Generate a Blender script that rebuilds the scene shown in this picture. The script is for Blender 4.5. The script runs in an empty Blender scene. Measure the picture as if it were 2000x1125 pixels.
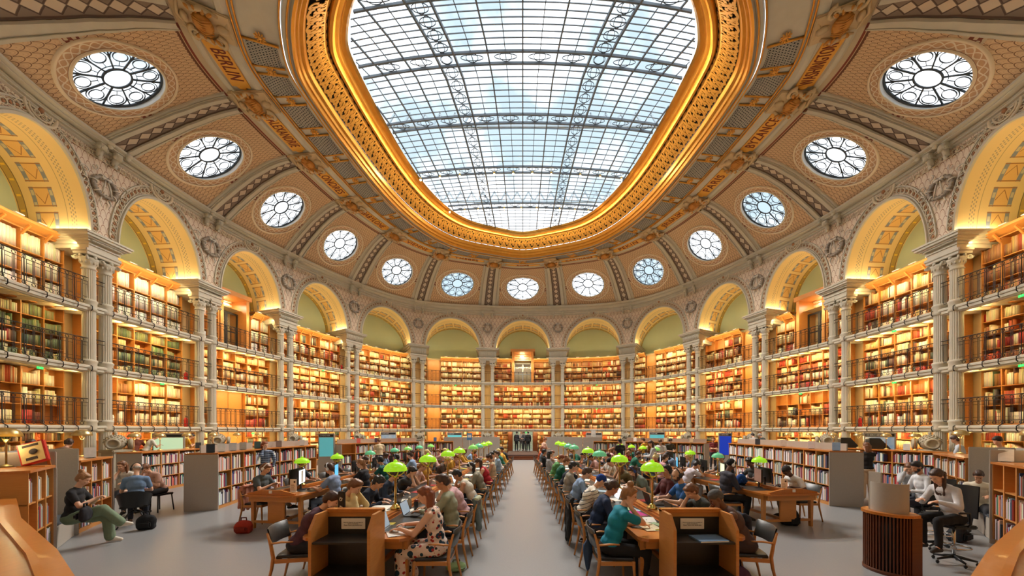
import bpy, bmesh, math, random
import numpy as np
from mathutils import Vector, Matrix, Euler
rnd = random.Random(7)
PI = math.pi
SC = bpy.context.scene
COL = SC.collection

# ---------------------------------------------------------------- camera, world, exposure
EYE = 2.1
F = 650.0                     # focal length in pixels of the 2000 px wide frame
CX, CY = 1021.0, 842.0        # vanishing point of the aisle
cam = bpy.data.cameras.new('camera')
cam.sensor_width = 36.0
cam.lens = 36.0 * F / 2000.0
cam.shift_x = -(CX - 1000.0) / 2000.0
cam.shift_y = (CY - 562.5) / 2000.0
cam.clip_start = 0.05
cam.clip_end = 300
camo = bpy.data.objects.new('camera', cam)
COL.objects.link(camo)
camo.location = (0, 0, EYE)
camo.rotation_euler = (PI / 2, 0, 0)
SC.camera = camo
SC.cycles.max_bounces = 7; SC.cycles.diffuse_bounces = 4; SC.cycles.glossy_bounces = 2; SC.cycles.transmission_bounces = 3; SC.cycles.transparent_max_bounces = 6
SC.cycles.adaptive_threshold = 0.05
SC.cycles.caustics_reflective = False; SC.cycles.caustics_refractive = False
SC.view_settings.view_transform = 'Standard'
SC.view_settings.look = 'None'
SC.view_settings.gamma = 1.0
SC.view_settings.use_curve_mapping = False
SC.view_settings.exposure = EXPOSURE = 0.95

world = bpy.data.worlds.new('sky')
SC.world = world
world.use_nodes = True
nt = world.node_tree
bg = nt.nodes['Background']
tc = nt.nodes.new('ShaderNodeTexCoord')
nz = nt.nodes.new('ShaderNodeTexNoise'); nz.inputs['Scale'].default_value = 5.0; nz.inputs['Detail'].default_value = 5.0
rp = nt.nodes.new('ShaderNodeValToRGB')
rp.color_ramp.elements[0].position = 0.42; rp.color_ramp.elements[0].color = (0.31, 0.385, 0.43, 1)
rp.color_ramp.elements[1].position = 0.62; rp.color_ramp.elements[1].color = (0.98, 0.98, 1.0, 1)
nt.links.new(tc.outputs['Generated'], nz.inputs['Vector'])
nt.links.new(nz.outputs['Fac'], rp.inputs['Fac'])
nt.links.new(rp.outputs['Color'], bg.inputs['Color'])
bg.inputs['Strength'].default_value = WORLD_STRENGTH = 1.35

K_SHELF, K_ARCH, K_COVE, K_RING, K_SPOT = 0.72, 0.55, 5.0, 0.5, 620.0   # strengths of the room's own lamps

# ---------------------------------------------------------------- helpers
def px(x, y, z):
    """ground position of a point of height z seen at photo pixel x, y"""
    Y = F * (EYE - z) / (y - CY)
    return ((x - CX) * Y / F, Y)
def pxY(x, Y):
    return ((x - CX) * Y / F, Y)

def tag(o, label=None, cat=None, group=None, kind=None):
    if label: o['label'] = label
    if cat: o['category'] = cat
    if group: o['group'] = group
    if kind: o['kind'] = kind
    return o
def empty(name, loc=(0, 0, 0), rz=0.0):
    o = bpy.data.objects.new(name, None)
    o.empty_display_size = 0.1
    o.location = loc; o.rotation_euler = (0, 0, rz)
    COL.objects.link(o)
    return o
def kids(o):
    return KIDS.get(o.name, [])
KIDS = {}
def adopt(c, p):
    c.parent = p
    KIDS.setdefault(p.name, []).append(c)
def copy_tree(o, parent=None):
    c = o.copy(); COL.objects.link(c)
    if parent is not None: adopt(c, parent)
    for ch in list(kids(o)): copy_tree(ch, c)
    return c

class MB:
    """collects shapes that become ONE mesh object"""
    def __init__(s):
        s.v = []; s.f = []; s.m = []; s.sm = []; s.uv = {}
    def add(s, vs, fs, mi=0, smooth=False, uvs=None):
        b = len(s.v)
        s.v.extend([tuple(p) for p in vs])
        for i, f in enumerate(fs):
            if uvs is not None: s.uv[len(s.f)] = uvs[i]
            s.f.append(tuple(b + k for k in f)); s.m.append(mi); s.sm.append(smooth)
        return s
    def box(s, x0, x1, y0, y1, z0, z1, mi=0, M=None):
        vs = [(x, y, z) for z in (z0, z1) for x, y in ((x0, y0), (x1, y0), (x1, y1), (x0, y1))]
        if M is not None: vs = [M @ Vector(p) for p in vs]
        return s.add(vs, [(3, 2, 1, 0), (4, 5, 6, 7), (0, 1, 5, 4), (1, 2, 6, 5), (2, 3, 7, 6), (3, 0, 4, 7)], mi)
    def rbox(s, x0, x1, y0, y1, z0, z1, b=0.01, mi=0, M=None):
        """box with chamfered edges"""
        bm = bmesh.new()
        bmesh.ops.create_cube(bm, size=1.0)
        bmesh.ops.scale(bm, vec=(x1 - x0, y1 - y0, z1 - z0), verts=bm.verts)
        bmesh.ops.bevel(bm, geom=list(bm.edges), offset=b, segments=2, affect='EDGES')
        bmesh.ops.translate(bm, vec=((x0 + x1) / 2, (y0 + y1) / 2, (z0 + z1) / 2), verts=bm.verts)
        if M is not None: bmesh.ops.transform(bm, matrix=M, verts=bm.verts)
        s.frombm(bm, mi, False); bm.free()
        return s
    def frombm(s, bm, mi=0, smooth=True):
        bm.verts.index_update()
        s.add([v.co.copy() for v in bm.verts], [[v.index for v in f.verts] for f in bm.faces], mi, smooth)
    def frommesh(s, me, mi=0, smooth=True, M=None):
        vs = [v.co for v in me.vertices]
        if M is not None: vs = [M @ v for v in vs]
        s.add(vs, [tuple(p.vertices) for p in me.polygons], mi, smooth)
    def tube(s, pts, r, n=8, mi=0, closed=False, smooth=True, cap=True, flat=None):
        pts = [Vector(p) for p in pts]
        k = len(pts)
        rs = r if isinstance(r, (list, tuple)) else [r] * k
        rings = []
        up = None
        for i in range(k):
            if closed: t = pts[(i + 1) % k] - pts[i - 1]
            else: t = pts[min(i + 1, k - 1)] - pts[max(i - 1, 0)]
            if t.length < 1e-9: t = Vector((0, 0, 1))
            t.normalize()
            if up is None:
                up = Vector((0, 0, 1)) if abs(t.z) < 0.9 else Vector((1, 0, 0))
            a = t.cross(up)
            if a.length < 1e-6: a = t.orthogonal()
            a.normalize(); b = a.cross(t).normalized(); up = b
            rr = rs[i]
            ring = []
            for j in range(n):
                w = 2 * PI * (j + 0.5) / n
                ca, sa = math.cos(w) * rr, math.sin(w) * rr
                if flat: sa *= flat
                ring.append(pts[i] + a * ca + b * sa)
            rings.append(ring)
        vs = [p for ring in rings for p in ring]
        fs = []
        for i in range(k if closed else k - 1):
            i2 = (i + 1) % k
            for j in range(n):
                j2 = (j + 1) % n
                fs.append((i * n + j, i * n + j2, i2 * n + j2, i2 * n + j))
        if cap and not closed:
            fs.append(tuple(range(n - 1, -1, -1))); fs.append(tuple((k - 1) * n + j for j in range(n)))
        return s.add(vs, fs, mi, smooth)
    def bar(s, p0, p1, w, h=None, mi=0):
        """rectangular bar between two points, w sideways, h up"""
        h = w if h is None else h
        p0, p1 = Vector(p0), Vector(p1)
        t = (p1 - p0).normalized()
        up = Vector((0, 0, 1)) if abs(t.z) < 0.95 else Vector((0, 1, 0))
        a = t.cross(up).normalized() * (w / 2); b = a.cross(t).normalized() * (h / 2)
        vs = [q + x for q in (p0, p1) for x in (a + b, -a + b, -a - b, a - b)]
        return s.add(vs, [(0, 1, 2, 3), (7, 6, 5, 4), (0, 4, 5, 1), (1, 5, 6, 2), (2, 6, 7, 3), (3, 7, 4, 0)], mi)
    def lathe(s, prof, n=24, mi=0, M=None, smooth=True, c=(0, 0, 0), mod=None):
        vs = []; fs = []
        k = len(prof)
        for r, z in prof:
            for j in range(n):
                w = 2 * PI * j / n
                rr = r * (mod(j, r, z) if mod else 1)
                p = Vector((c[0] + rr * math.cos(w), c[1] + rr * math.sin(w), c[2] + z))
                vs.append(M @ p if M is not None else p)
        for i in range(k - 1):
            for j in range(n):
                j2 = (j + 1) % n
                fs.append((i * n + j, i * n + j2, (i + 1) * n + j2, (i + 1) * n + j))
        fs.append(tuple(range(n - 1, -1, -1))); fs.append(tuple((k - 1) * n + j for j in range(n)))
        return s.add(vs, fs, mi, smooth)
    def ball(s, c, r, n=12, mi=0, M=None, R=None):
        rx, ry, rz = r if isinstance(r, (tuple, list)) else (r, r, r)
        vs = []; fs = []
        m = max(4, n // 2)
        for i in range(m + 1):
            th = PI * i / m
            for j in range(n):
                w = 2 * PI * j / n
                p = Vector((rx * math.sin(th) * math.cos(w), ry * math.sin(th) * math.sin(w), rz * math.cos(th)))
                if R is not None: p = R @ p
                p = p + Vector(c)
                vs.append(M @ p if M is not None else p)
        for i in range(m):
            for j in range(n):
                j2 = (j + 1) % n
                fs.append((i * n + j, (i + 1) * n + j, (i + 1) * n + j2, i * n + j2))
        return s.add(vs, fs, mi, True)
    def grid(s, P, mi=0, smooth=True, uv=None, closed_u=False, flip=False):
        """P[i][j] points; quads"""
        ni, nj = len(P), len(P[0])
        vs = [p for row in P for p in row]
        fs = []; uvs = []
        for i in range(ni if closed_u else ni - 1):
            i2 = (i + 1) % ni
            for j in range(nj - 1):
                q = [(i, j), (i2, j), (i2, j + 1), (i, j + 1)]
                if flip: q.reverse()
                fs.append(tuple(a * nj + b for a, b in q))
                if uv is not None: uvs.append([uv[a][b] for a, b in q])
        return s.add(vs, fs, mi, smooth, uvs if uv is not None else None)
    def sweep(s, path, prof, closed=False, mi=0, smooth=False):
        """prof points (a, z) put beside the path: path = list of functions(a)->(x, y)"""
        P = [[(*fn(a), z) for (a, z) in prof] for fn in path]
        return s.grid(P, mi, smooth, closed_u=closed)
    def build(s, name, mats, parent=None, loc=None):
        me = bpy.data.meshes.new(name)
        me.from_pydata([tuple(p) for p in s.v], [], s.f)
        if not isinstance(mats, (list, tuple)): mats = [mats]
        for m in mats: me.materials.append(m)
        if s.f:
            me.polygons.foreach_set('material_index', s.m)
            me.polygons.foreach_set('use_smooth', s.sm)
        if s.uv:
            l = me.uv_layers.new(name='UVMap')
            arr = np.zeros(len(me.loops) * 2, dtype=np.float32)
            k = 0
            for i, f in enumerate(s.f):
                u = s.uv.get(i)
                if u is not None:
                    for j in range(len(f)):
                        arr[2 * (k + j)] = u[j][0]; arr[2 * (k + j) + 1] = u[j][1]
                k += len(f)
            l.data.foreach_set('uv', arr)
        me.update()
        o = bpy.data.objects.new(name, me)
        COL.objects.link(o)
        if loc is not None: o.location = loc
        if parent is not None: adopt(o, parent)
        return o

# ---------------------------------------------------------------- materials
def srgb(r, g, b):
    f = lambda c: (c / 255 / 12.92) if c / 255 <= 0.04045 else ((c / 255 + 0.055) / 1.055) ** 2.4
    return (f(r), f(g), f(b), 1.0)
class E:
    """arithmetic on shader sockets"""
    def __init__(s, nt, sk): s.nt = nt; s.sk = sk
    def _m(s, op, *a):
        n = s.nt.nodes.new('ShaderNodeMath'); n.operation = op
        for i, v in enumerate(a):
            if isinstance(v, E): s.nt.links.new(v.sk, n.inputs[i])
            else: n.inputs[i].default_value = float(v)
        return E(s.nt, n.outputs[0])
    def __add__(s, o): return s._m('ADD', s, o)
    __radd__ = __add__
    def __sub__(s, o): return s._m('SUBTRACT', s, o)
    def __rsub__(s, o): return s._m('SUBTRACT', o, s)
    def __mul__(s, o): return s._m('MULTIPLY', s, o)
    __rmul__ = __mul__
    def __truediv__(s, o): return s._m('DIVIDE', s, o)
    def lt(s, o): return s._m('LESS_THAN', s, o)
    def gt(s, o): return s._m('GREATER_THAN', s, o)
    def fl(s): return s._m('FLOOR', s)
    def fr(s): return s._m('FRACT', s)
    def ab(s): return s._m('ABSOLUTE', s)
    def sin(s): return s._m('SINE', s)
    def sqrt(s): return s._m('SQRT', s)
    def mod(s, o): return s._m('FLOORED_MODULO', s, o)
    def mx(s, o): return s._m('MAXIMUM', s, o)
    def mn(s, o): return s._m('MINIMUM', s, o)
MATS = {}
def mat(name, col, rough=0.5, metal=0.0, noise=None, bump=None, emit=None, alpha=None, trans=None, spec=None, coat=None):
    m = bpy.data.materials.new(name); m.use_nodes = True
    nt = m.node_tree; b = nt.nodes['Principled BSDF']
    b.inputs['Base Color'].default_value = col
    b.inputs['Roughness'].default_value = rough
    b.inputs['Metallic'].default_value = metal
    if spec is not None: b.inputs['Specular IOR Level'].default_value = spec
    if coat is not None: b.inputs['Coat Weight'].default_value = coat
    if trans is not None: b.inputs['Transmission Weight'].default_value = trans
    if emit is not None:
        b.inputs['Emission Color'].default_value = emit[0]; b.inputs['Emission Strength'].default_value = emit[1]
    if noise:   # (scale, second colour, stretch)
        tcn = nt.nodes.new('ShaderNodeTexCoord')
        mp = nt.nodes.new('ShaderNodeMapping'); mp.inputs['Scale'].default_value = noise[2] if len(noise) > 2 else (1, 1, 1)
        n = nt.nodes.new('ShaderNodeTexNoise'); n.inputs['Scale'].default_value = noise[0]; n.inputs['Detail'].default_value = 4
        mix = nt.nodes.new('ShaderNodeMix'); mix.data_type = 'RGBA'
        mix.inputs['A'].default_value = col; mix.inputs['B'].default_value = noise[1]
        nt.links.new(tcn.outputs['Object'], mp.inputs['Vector']); nt.links.new(mp.outputs[0], n.inputs['Vector'])
        nt.links.new(n.outputs['Fac'], mix.inputs['Factor']); nt.links.new(mix.outputs['Result'], b.inputs['Base Color'])
        if bump:
            bp = nt.nodes.new('ShaderNodeBump'); bp.inputs['Strength'].default_value = bump; bp.inputs['Distance'].default_value = 0.01
            nt.links.new(n.outputs['Fac'], bp.inputs['Height']); nt.links.new(bp.outputs[0], b.inputs['Normal'])
    MATS[name] = m
    return m
def uvE(m):
    nt = m.node_tree
    n = nt.nodes.new('ShaderNodeUVMap'); s = nt.nodes.new('ShaderNodeSeparateXYZ')
    nt.links.new(n.outputs[0], s.inputs[0])
    return E(nt, s.outputs[0]), E(nt, s.outputs[1])
def layers(m, base, ls):
    """base colour (or socket), then (mask E, colour) painted over in turn"""
    nt = m.node_tree; b = nt.nodes['Principled BSDF']
    cur = base
    for mask, c in ls:
        mix = nt.nodes.new('ShaderNodeMix'); mix.data_type = 'RGBA'
        if isinstance(cur, tuple): mix.inputs['A'].default_value = cur
        else: nt.links.new(cur, mix.inputs['A'])
        mix.inputs['B'].default_value = c
        nt.links.new(mask.sk, mix.inputs['Factor'])
        cur = mix.outputs['Result']
    if isinstance(cur, tuple): b.inputs['Base Color'].default_value = cur
    else: nt.links.new(cur, b.inputs['Base Color'])
def scales(U, V, n, k):
    """fish-scale arcs; U, V in metres -> mask of the lines, mask of the inner arcs"""
    y = V * k; row = y.fl(); x = (U * n + row.mod(2) * 0.5).fr() - 0.5; fy = y.fr()
    d = (x * x + fy * fy * 0.28).sqrt()
    line = (d - 0.46).ab().lt(0.035)
    x2 = (U * n + (row + 1).mod(2) * 0.5).fr() - 0.5
    inner = ((d * 26).sin()).gt(0.55) * d.lt(0.42)
    return line, inner

stone = mat('grey stone', srgb(212, 205, 186), 0.55, noise=(3, srgb(196, 188, 168)))
stone_dk = mat('darker grey stone', srgb(168, 160, 142), 0.6)  # plain darker stone of the air vents
plaster = mat('warm beige plaster', srgb(214, 192, 150), 0.35, noise=(1.5, srgb(198, 172, 126)))
cream = mat('cream painted plaster', srgb(226, 212, 184), 0.6)
oak = mat('oak', srgb(210, 146, 78), 0.38, noise=(6, srgb(188, 122, 58), (1, 1, 9)))
oak_h = mat('oak top', srgb(204, 126, 52), 0.28, noise=(5, srgb(178, 102, 38), (9, 1.5, 1)), coat=0.3)
oak_dk = mat('dark oak', srgb(112, 58, 26), 0.4, noise=(6, srgb(82, 40, 18), (1, 1, 9)))
greyp = mat('grey laminate panel', srgb(178, 168, 156), 0.5, noise=(60, srgb(164, 155, 144)))
gold = mat('gilding', srgb(232, 170, 74), 0.32, 0.75, noise=(4, srgb(214, 146, 56)))
goldp = mat('gold paint', srgb(238, 172, 72), 0.5, 0.1)
brass = mat('polished brass', srgb(226, 190, 110), 0.22, 0.9)
brassd = mat('satin brass', srgb(206, 184, 130), 0.3, 0.85)
iron = mat('black iron', srgb(46, 40, 36), 0.45, 0.3)
ironb = mat('painted steel frame', srgb(72, 80, 88), 0.5)
black = mat('black linoleum', srgb(34, 33, 33), 0.35, noise=(30, srgb(42, 40, 38)))
blackp = mat('black plastic', srgb(26, 26, 28), 0.4)
white = mat('white paint', srgb(238, 236, 230), 0.5)
paper = mat('paper', srgb(240, 234, 222), 0.7)
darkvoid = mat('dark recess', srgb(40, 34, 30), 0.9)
silver = mat('silver aluminium', srgb(186, 188, 190), 0.3, 0.8)
chrome = mat('chrome', srgb(200, 200, 200), 0.12, 1.0)
greyscreen = mat('laptop screen', srgb(70, 76, 84), 0.25, emit=(srgb(176, 190, 200), 0.35))
greenwall = mat('green painted wall', srgb(190, 202, 170), 0.6, noise=(1.2, srgb(180, 194, 160)))
redx = mat('red enamel', srgb(190, 30, 26), 0.35)
carpet = mat('brown carpet', srgb(96, 74, 62), 0.95, noise=(80, srgb(84, 64, 54)))

floor_m = mat('grey terrazzo', srgb(150, 150, 150), 0.3, noise=(45, srgb(134, 135, 137)), spec=0.45)

# painted vault: fish scales with red border lines, U = bay fraction (-.5..5), V = 0..1 of the section
vault_m = mat('painted vault', srgb(206, 168, 126), 0.7)
U, V = uvE(vault_m)
ln, inn = scales(U, V, 30, 26)
eu = 0.5 - U.ab(); ev = V.mn(1.0 - V)
edge = (eu - 0.085).mn(ev * 0.8 - 0.035)
layers(vault_m, srgb(222, 190, 150), [(inn * 0.5, srgb(204, 162, 120)), (ln, srgb(136, 98, 72)), (edge.lt(0.03), srgb(206, 176, 136)), ((edge - 0.024).ab().lt(0.006), srgb(110, 66, 46)),
    (edge.lt(0.014), srgb(132, 62, 46)), (edge.lt(0.002), srgb(200, 182, 150)), ((U.ab().gt(0.29) * (V - 0.42).ab().lt(0.05)), srgb(208, 188, 156)),
    ((U.ab().gt(0.29) * (V - 0.42).ab().lt(0.036)) * ((U * 160).sin() * (V * 170).sin()).gt(-0.1), srgb(128, 66, 50))])
# arcade wall: scales in greyish pink, U in bays, V in metres
arc_m = mat('painted arcade wall', srgb(206, 182, 156), 0.65)
U, V = uvE(arc_m)
ln, inn = scales(U, V, 20, 3.4)
layers(arc_m, srgb(232, 214, 190), [(inn * 0.4, srgb(216, 190, 164)), (ln, srgb(178, 138, 112))])
# soffit of the arches: U = angle 0..1, V = 0..1 depth from the room
sof_m = mat('painted soffit', srgb(232, 202, 140), 0.5)
U, V = uvE(sof_m)
au = (U * 10).fr() - 0.5; cell = au.ab().lt(0.40)
mid = (V - 0.58).ab()
key = ((V - 0.20).ab() - ((U * 60).fr().gt(0.5)) * 0.03).ab().lt(0.008)
layers(sof_m, srgb(238, 208, 142), [(key, srgb(176, 158, 128)), (((V - 0.29).ab().lt(0.004)), srgb(170, 150, 110)),
    ((mid.lt(0.165) * cell), srgb(236, 190, 112)), (((mid - 0.13).ab().lt(0.03) * cell), srgb(140, 146, 152)), (((mid - 0.13).ab().lt(0.02) * cell * (U * 130).sin().gt(0.2)), srgb(206, 196, 160)),
    ((mid.lt(0.09) * ((au * 0.22 + mid - 0.06).ab().lt(0.006) )) * cell, srgb(168, 112, 60)), ((mid.lt(0.165) * (au.ab() - 0.36).ab().lt(0.02)), srgb(168, 112, 60)),
    ((V - 0.92).ab().lt(0.055), srgb(196, 160, 84)), (((V - 0.92).ab().lt(0.03) * (((U * 16).fr() - 0.5).ab().lt(0.07))), srgb(246, 206, 70)), (((V - 0.92).ab() - 0.052).ab().lt(0.006), srgb(120, 100, 60))])
# diamonds on the ribs
rib_m = mat('painted rib band', srgb(130, 112, 96), 0.6)
U, V = uvE(rib_m)
dd = ((V * 12).fr() - 0.5).ab() * 0.9 + U.ab() * 0.75
layers(rib_m, srgb(138, 120, 104), [(dd.lt(0.42), srgb(214, 196, 172)), ((dd - 0.5).ab().lt(0.05), srgb(90, 70, 60)), ((U.ab() - 0.85).ab().lt(0.08), srgb(100, 76, 60))])
# pierced grille of the ring: holes drawn dark
gri_m = mat('pierced grey grille', srgb(170, 164, 150), 0.5)
U, V = uvE(gri_m)
row = (V * 9).fl(); gx = (U * 10 + row.mod(2) * 0.5).fr() - 0.5; gy = (V * 9).fr() - 0.5
layers(gri_m, srgb(176, 170, 156), [((gx * gx + gy * gy * 1.1).sqrt().lt(0.30), srgb(26, 26, 34)), (((gx.ab() - 0.5).ab() + (gy.ab() - 0.5).ab()).lt(0.22), srgb(50, 48, 54))])
# ring of heart ornaments round each oculus
sur_m = mat('painted oculus surround', srgb(220, 192, 158), 0.6)
U, V = uvE(sur_m)
w1 = ((U * 2 * PI * 16).sin() * 0.32 + 0.5 - V).ab().lt(0.08); w2 = ((U * 2 * PI * 16).sin() * -0.32 + 0.5 - V).ab().lt(0.06)
layers(sur_m, srgb(206, 164, 124), [((w1.mx(w2)), srgb(238, 222, 196)), ((V - 0.5).ab().gt(0.44), srgb(240, 222, 190)), (((V - 0.5).ab() - 0.43).ab().lt(0.02), srgb(128, 88, 64))])

# glass
glass = bpy.data.materials.new('frosted roof glass'); glass.use_nodes = True
nt = glass.node_tree; nt.nodes.clear()
out = nt.nodes.new('ShaderNodeOutputMaterial'); tr = nt.nodes.new('ShaderNodeBsdfTransparent'); tr.inputs[0].default_value = (0.93, 0.96, 0.98, 1)
gl = nt.nodes.new('ShaderNodeBsdfGlossy'); gl.inputs['Roughness'].default_value = 0.1
mx = nt.nodes.new('ShaderNodeMixShader'); mx.inputs[0].default_value = 0.04
nt.links.new(tr.outputs[0], mx.inputs[1]); nt.links.new(gl.outputs[0], mx.inputs[2]); nt.links.new(mx.outputs[0], out.inputs[0])

# coloured books and cloth use an attribute or a plain colour
bookm = bpy.data.materials.new('book bindings'); bookm.use_nodes = True
nt = bookm.node_tree; b = nt.nodes['Principled BSDF']; b.inputs['Roughness'].default_value = 0.55
at = nt.nodes.new('ShaderNodeAttribute'); at.attribute_name = 'tint'
nt.links.new(at.outputs['Color'], b.inputs['Base Color'])

# ---------------------------------------------------------------- the oval plan
def table(us, vals, odd):
    """smooth closed curve through the listed half, mirrored: returns sampler"""
    us = np.array(us, float); v = np.array(vals, float)
    uu = np.concatenate([-us[::-1][:-1] if us[0] == 0 else -us[::-1], us])
    vm = (-v if odd else v)[::-1]
    vv = np.concatenate([vm[:-1] if us[0] == 0 else vm, v])
    # periodic extension
    base_u, base_v = uu[:-1], vv[:-1]
    U3 = np.concatenate([base_u - 16, base_u, base_u + 16, [base_u[0] + 32]])
    V3 = np.concatenate([base_v, base_v, base_v, [base_v[0]]])
    n = len(U3); h = np.diff(U3)
    A = np.zeros((n, n)); r = np.zeros(n); A[0, 0] = A[-1, -1] = 1
    for i in range(1, n - 1):
        A[i, i - 1] = h[i - 1]; A[i, i] = 2 * (h[i - 1] + h[i]); A[i, i + 1] = h[i]
        r[i] = 6 * ((V3[i + 1] - V3[i]) / h[i] - (V3[i] - V3[i - 1]) / h[i - 1])
    Msec = np.linalg.solve(A, r)
    tt = np.linspace(-9.5, 9.5, 3801)
    k = np.clip(np.searchsorted(U3, tt) - 1, 0, n - 2)
    hk = h[k]; a = (U3[k + 1] - tt) / hk; b = (tt - U3[k]) / hk
    yy = a * V3[k] + b * V3[k + 1] + ((a ** 3 - a) * Msec[k] + (b ** 3 - b) * Msec[k + 1]) * hk * hk / 6
    return lambda u: np.interp(u, tt, yy)
WU = [0, .5, 1.5, 2.5, 3.5, 4.5, 5.5, 6.5, 7.25, 8]
Wx = table(WU, [0, 3.31, 9.44, 13.07, 14.85, 15.74, 15.84, 14.9, 10.2, 0], True)
Wy = table(WU, [31.6, 31.4, 30.0, 25.6, 20.9, 16.6, 12.45, 8.0, 1.0, -3.5], False)
NU = [0, .5, 1.5, 2.5, 3.5, 4.5, 5, 5.5, 6, 6.5, 7.25, 8]
Nx = table(NU, [0, 2.34, 6.4, 9.0, 10.35, 10.95, 11.15, 11.25, 11.2, 10.7, 7.7, 0], True)
Ny = table(NU, [27.8, 27.35, 26, 23.4, 20.2, 17.05, 15.5, 14.0, 12.6, 11.2, 7.6, 5.0], False)
def P2(u, d):
    """plan point beside the column line, d outward"""
    e = 0.01
    tx = Wx(u + e) - Wx(u - e); ty = Wy(u + e) - Wy(u - e)
    L = np.sqrt(tx * tx + ty * ty)
    nx, ny = -ty / L, tx / L
    k = np.where(np.asarray(ny) > 0, 1 + 0.35 * ny, 1.0)
    return Wx(u) + d * nx, Wy(u) + d * ny * k
def dlt(u):
    s = np.clip((np.abs(u) - 1) / 4.5, 0, 1); return 0.55 * s * s * (3 - 2 * s)
def PT(u, d, z): 
    x, y = P2(u, d); return (float(x), float(y), float(z))
def ang(u):
    """heading of the wall tangent at u"""
    e = 0.01
    return math.atan2(Wy(u + e) - Wy(u - e), Wx(u + e) - Wx(u - e))
def RG(u, a, yf, z, drop=0.0):
    x = Nx(u) * a / 11.3; ny = Ny(u)
    yn = 13.8 - 8.8 * (a / 11.3) ** 1.1 * (0.80 + 0.20 * min(max((a - 7.0) / 4.0, 0), 1))
    y = np.where(ny > 13.8, 13.8 + (ny - 13.8) * (yf - 13.8) / 14.0, 13.8 + (ny - 13.8) * (13.8 - yn) / 8.8)
    return (float(x), float(y), float(z))
def V3(u, t, off=0.0):
    """vault surface: t from wall 0 to ring 1, off to the outside"""
    w = PT(u, 0, 0); r = RG(u, 11.95, 28.15, 0)
    t2 = min(max((t - 0.10) / 0.90, 0), 1)
    q = float(np.interp(t2, [0, .12, .298, .49, .70, .82, 1], [0, .2, .45, .68, .86, .93, 1.0]))
    zc = 13.6 - 1.55 * float(dlt(u))
    q *= 1 - .30 * float(dlt(u)) * (1 - t2)
    z = zc + (16.0 - zc) * q
    z -= .26 * min(max(abs(u) - 4.7, 0), 1) * math.sin(PI * t2)
    A = PI / 2 * t2
    wx, wy = P2(u, 1.0)
    return (w[0] + (r[0] - w[0]) * t + off * math.cos(A) * (float(wx) - w[0]), w[1] + (r[1] - w[1]) * t + off * math.cos(A) * (float(wy) - w[1]), z + off * math.sin(A))
CITY = {0: 'ROME', -1: 'THEBES', -2: 'VIENNE', -3: 'BABYLONE', -4: 'LONDRES', -5: 'ALEXANDRIE', -6: 'BERLIN', 1: 'CARTHAGE', 2: 'PEKIN', 3: 'JERUSALEM', 4: 'PARIS', 5: 'BYZANCE', 6: 'WASHINGTON'}
def bayname(k): return 'the %s bay' % CITY[k]
ALLB = list(range(-8, 8))
VIS = list(range(-6, 7))
Z1, Z2, Z3 = 2.3, 4.5, 6.7
def structure(o): o['kind'] = 'structure'; return o
# ================================================================ THE SETTING
def lamp_area(name, loc, direction, sx, sy, power, col, xaxis=None):
    d = bpy.data.lights.new(name, 'AREA'); d.shape = 'RECTANGLE'; d.size = sx; d.size_y = sy
    d.energy = power; d.color = col[:3]
    o = bpy.data.objects.new(name, d); COL.objects.link(o); o.location = loc
    z = -Vector(direction).normalized()
    x = Vector(xaxis) if xaxis is not None else z.orthogonal()
    x = (x - z * x.dot(z)).normalized(); y = z.cross(x)
    R = Matrix((x, y, z)).transposed()
    o.rotation_euler = R.to_euler()
    return o
WARM = (1.0, 0.79, 0.37); WARM2 = (1.0, 0.83, 0.54)

m = MB(); m.add([(-34, -20, 0), (34, -20, 0), (34, 50, 0), (-34, 50, 0)], [(0, 1, 2, 3)])
structure(m.build('floor', floor_m))
us = [x / 8 for x in range(-56, 57)]
m = MB()
def ring_in(u, f): 
    x, y = P2(u, 0.9); return (float(x) * f, 6 + (float(y) - 6) * f)
m.grid([[(*ring_in(u, 0.835), 0.006), (*ring_in(u, 1.0), 0.006)] for u in us])
structure(m.build('floor_carpet', carpet))

def patch(m, u0, u1, z0, z1, d, mi=0, n=None, dl0=0, dl1=0):
    n = n or max(1, int((u1 - u0) * 8))
    P = []
    for i in range(n + 1):
        u = u0 + (u1 - u0) * i / n; q = float(dlt(u))
        P.append([PT(u, d, z0 - q * dl0), PT(u, d, z1 - q * dl1)])
    m.grid(P, mi)
# wall behind the bookcases, with the openings of the portals
m = MB()
PORT = {0: 0.155, 4: 0.17, -4: 0.17}
for k in ALLB:
    w = PORT.get(k)
    if w is None: patch(m, k - .5, k + .5, 0, 9.15, 1.36)
    else:
        patch(m, k - .5, k - w, 0, 9.15, 1.36); patch(m, k + w, k + .5, 0, 9.15, 1.36)
        if k == 0: patch(m, -w, w, 3.9, 6.7, 1.36)
        else: patch(m, k - w, k + w, 0, 6.7, 1.36)
structure(m.build('wall_bookcase', plaster))
m = MB()
for k in ALLB: patch(m, k - .5, k + .5, 9.1, 9.1001, 1.36)
m2 = MB()
P = [[PT(u, 1.36, 9.15), PT(u, 2.35, 9.15)] for u in [x / 8 for x in range(-64, 65)]]
m2.grid(P); structure(m2.build('trim_ledge', plaster))

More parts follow.
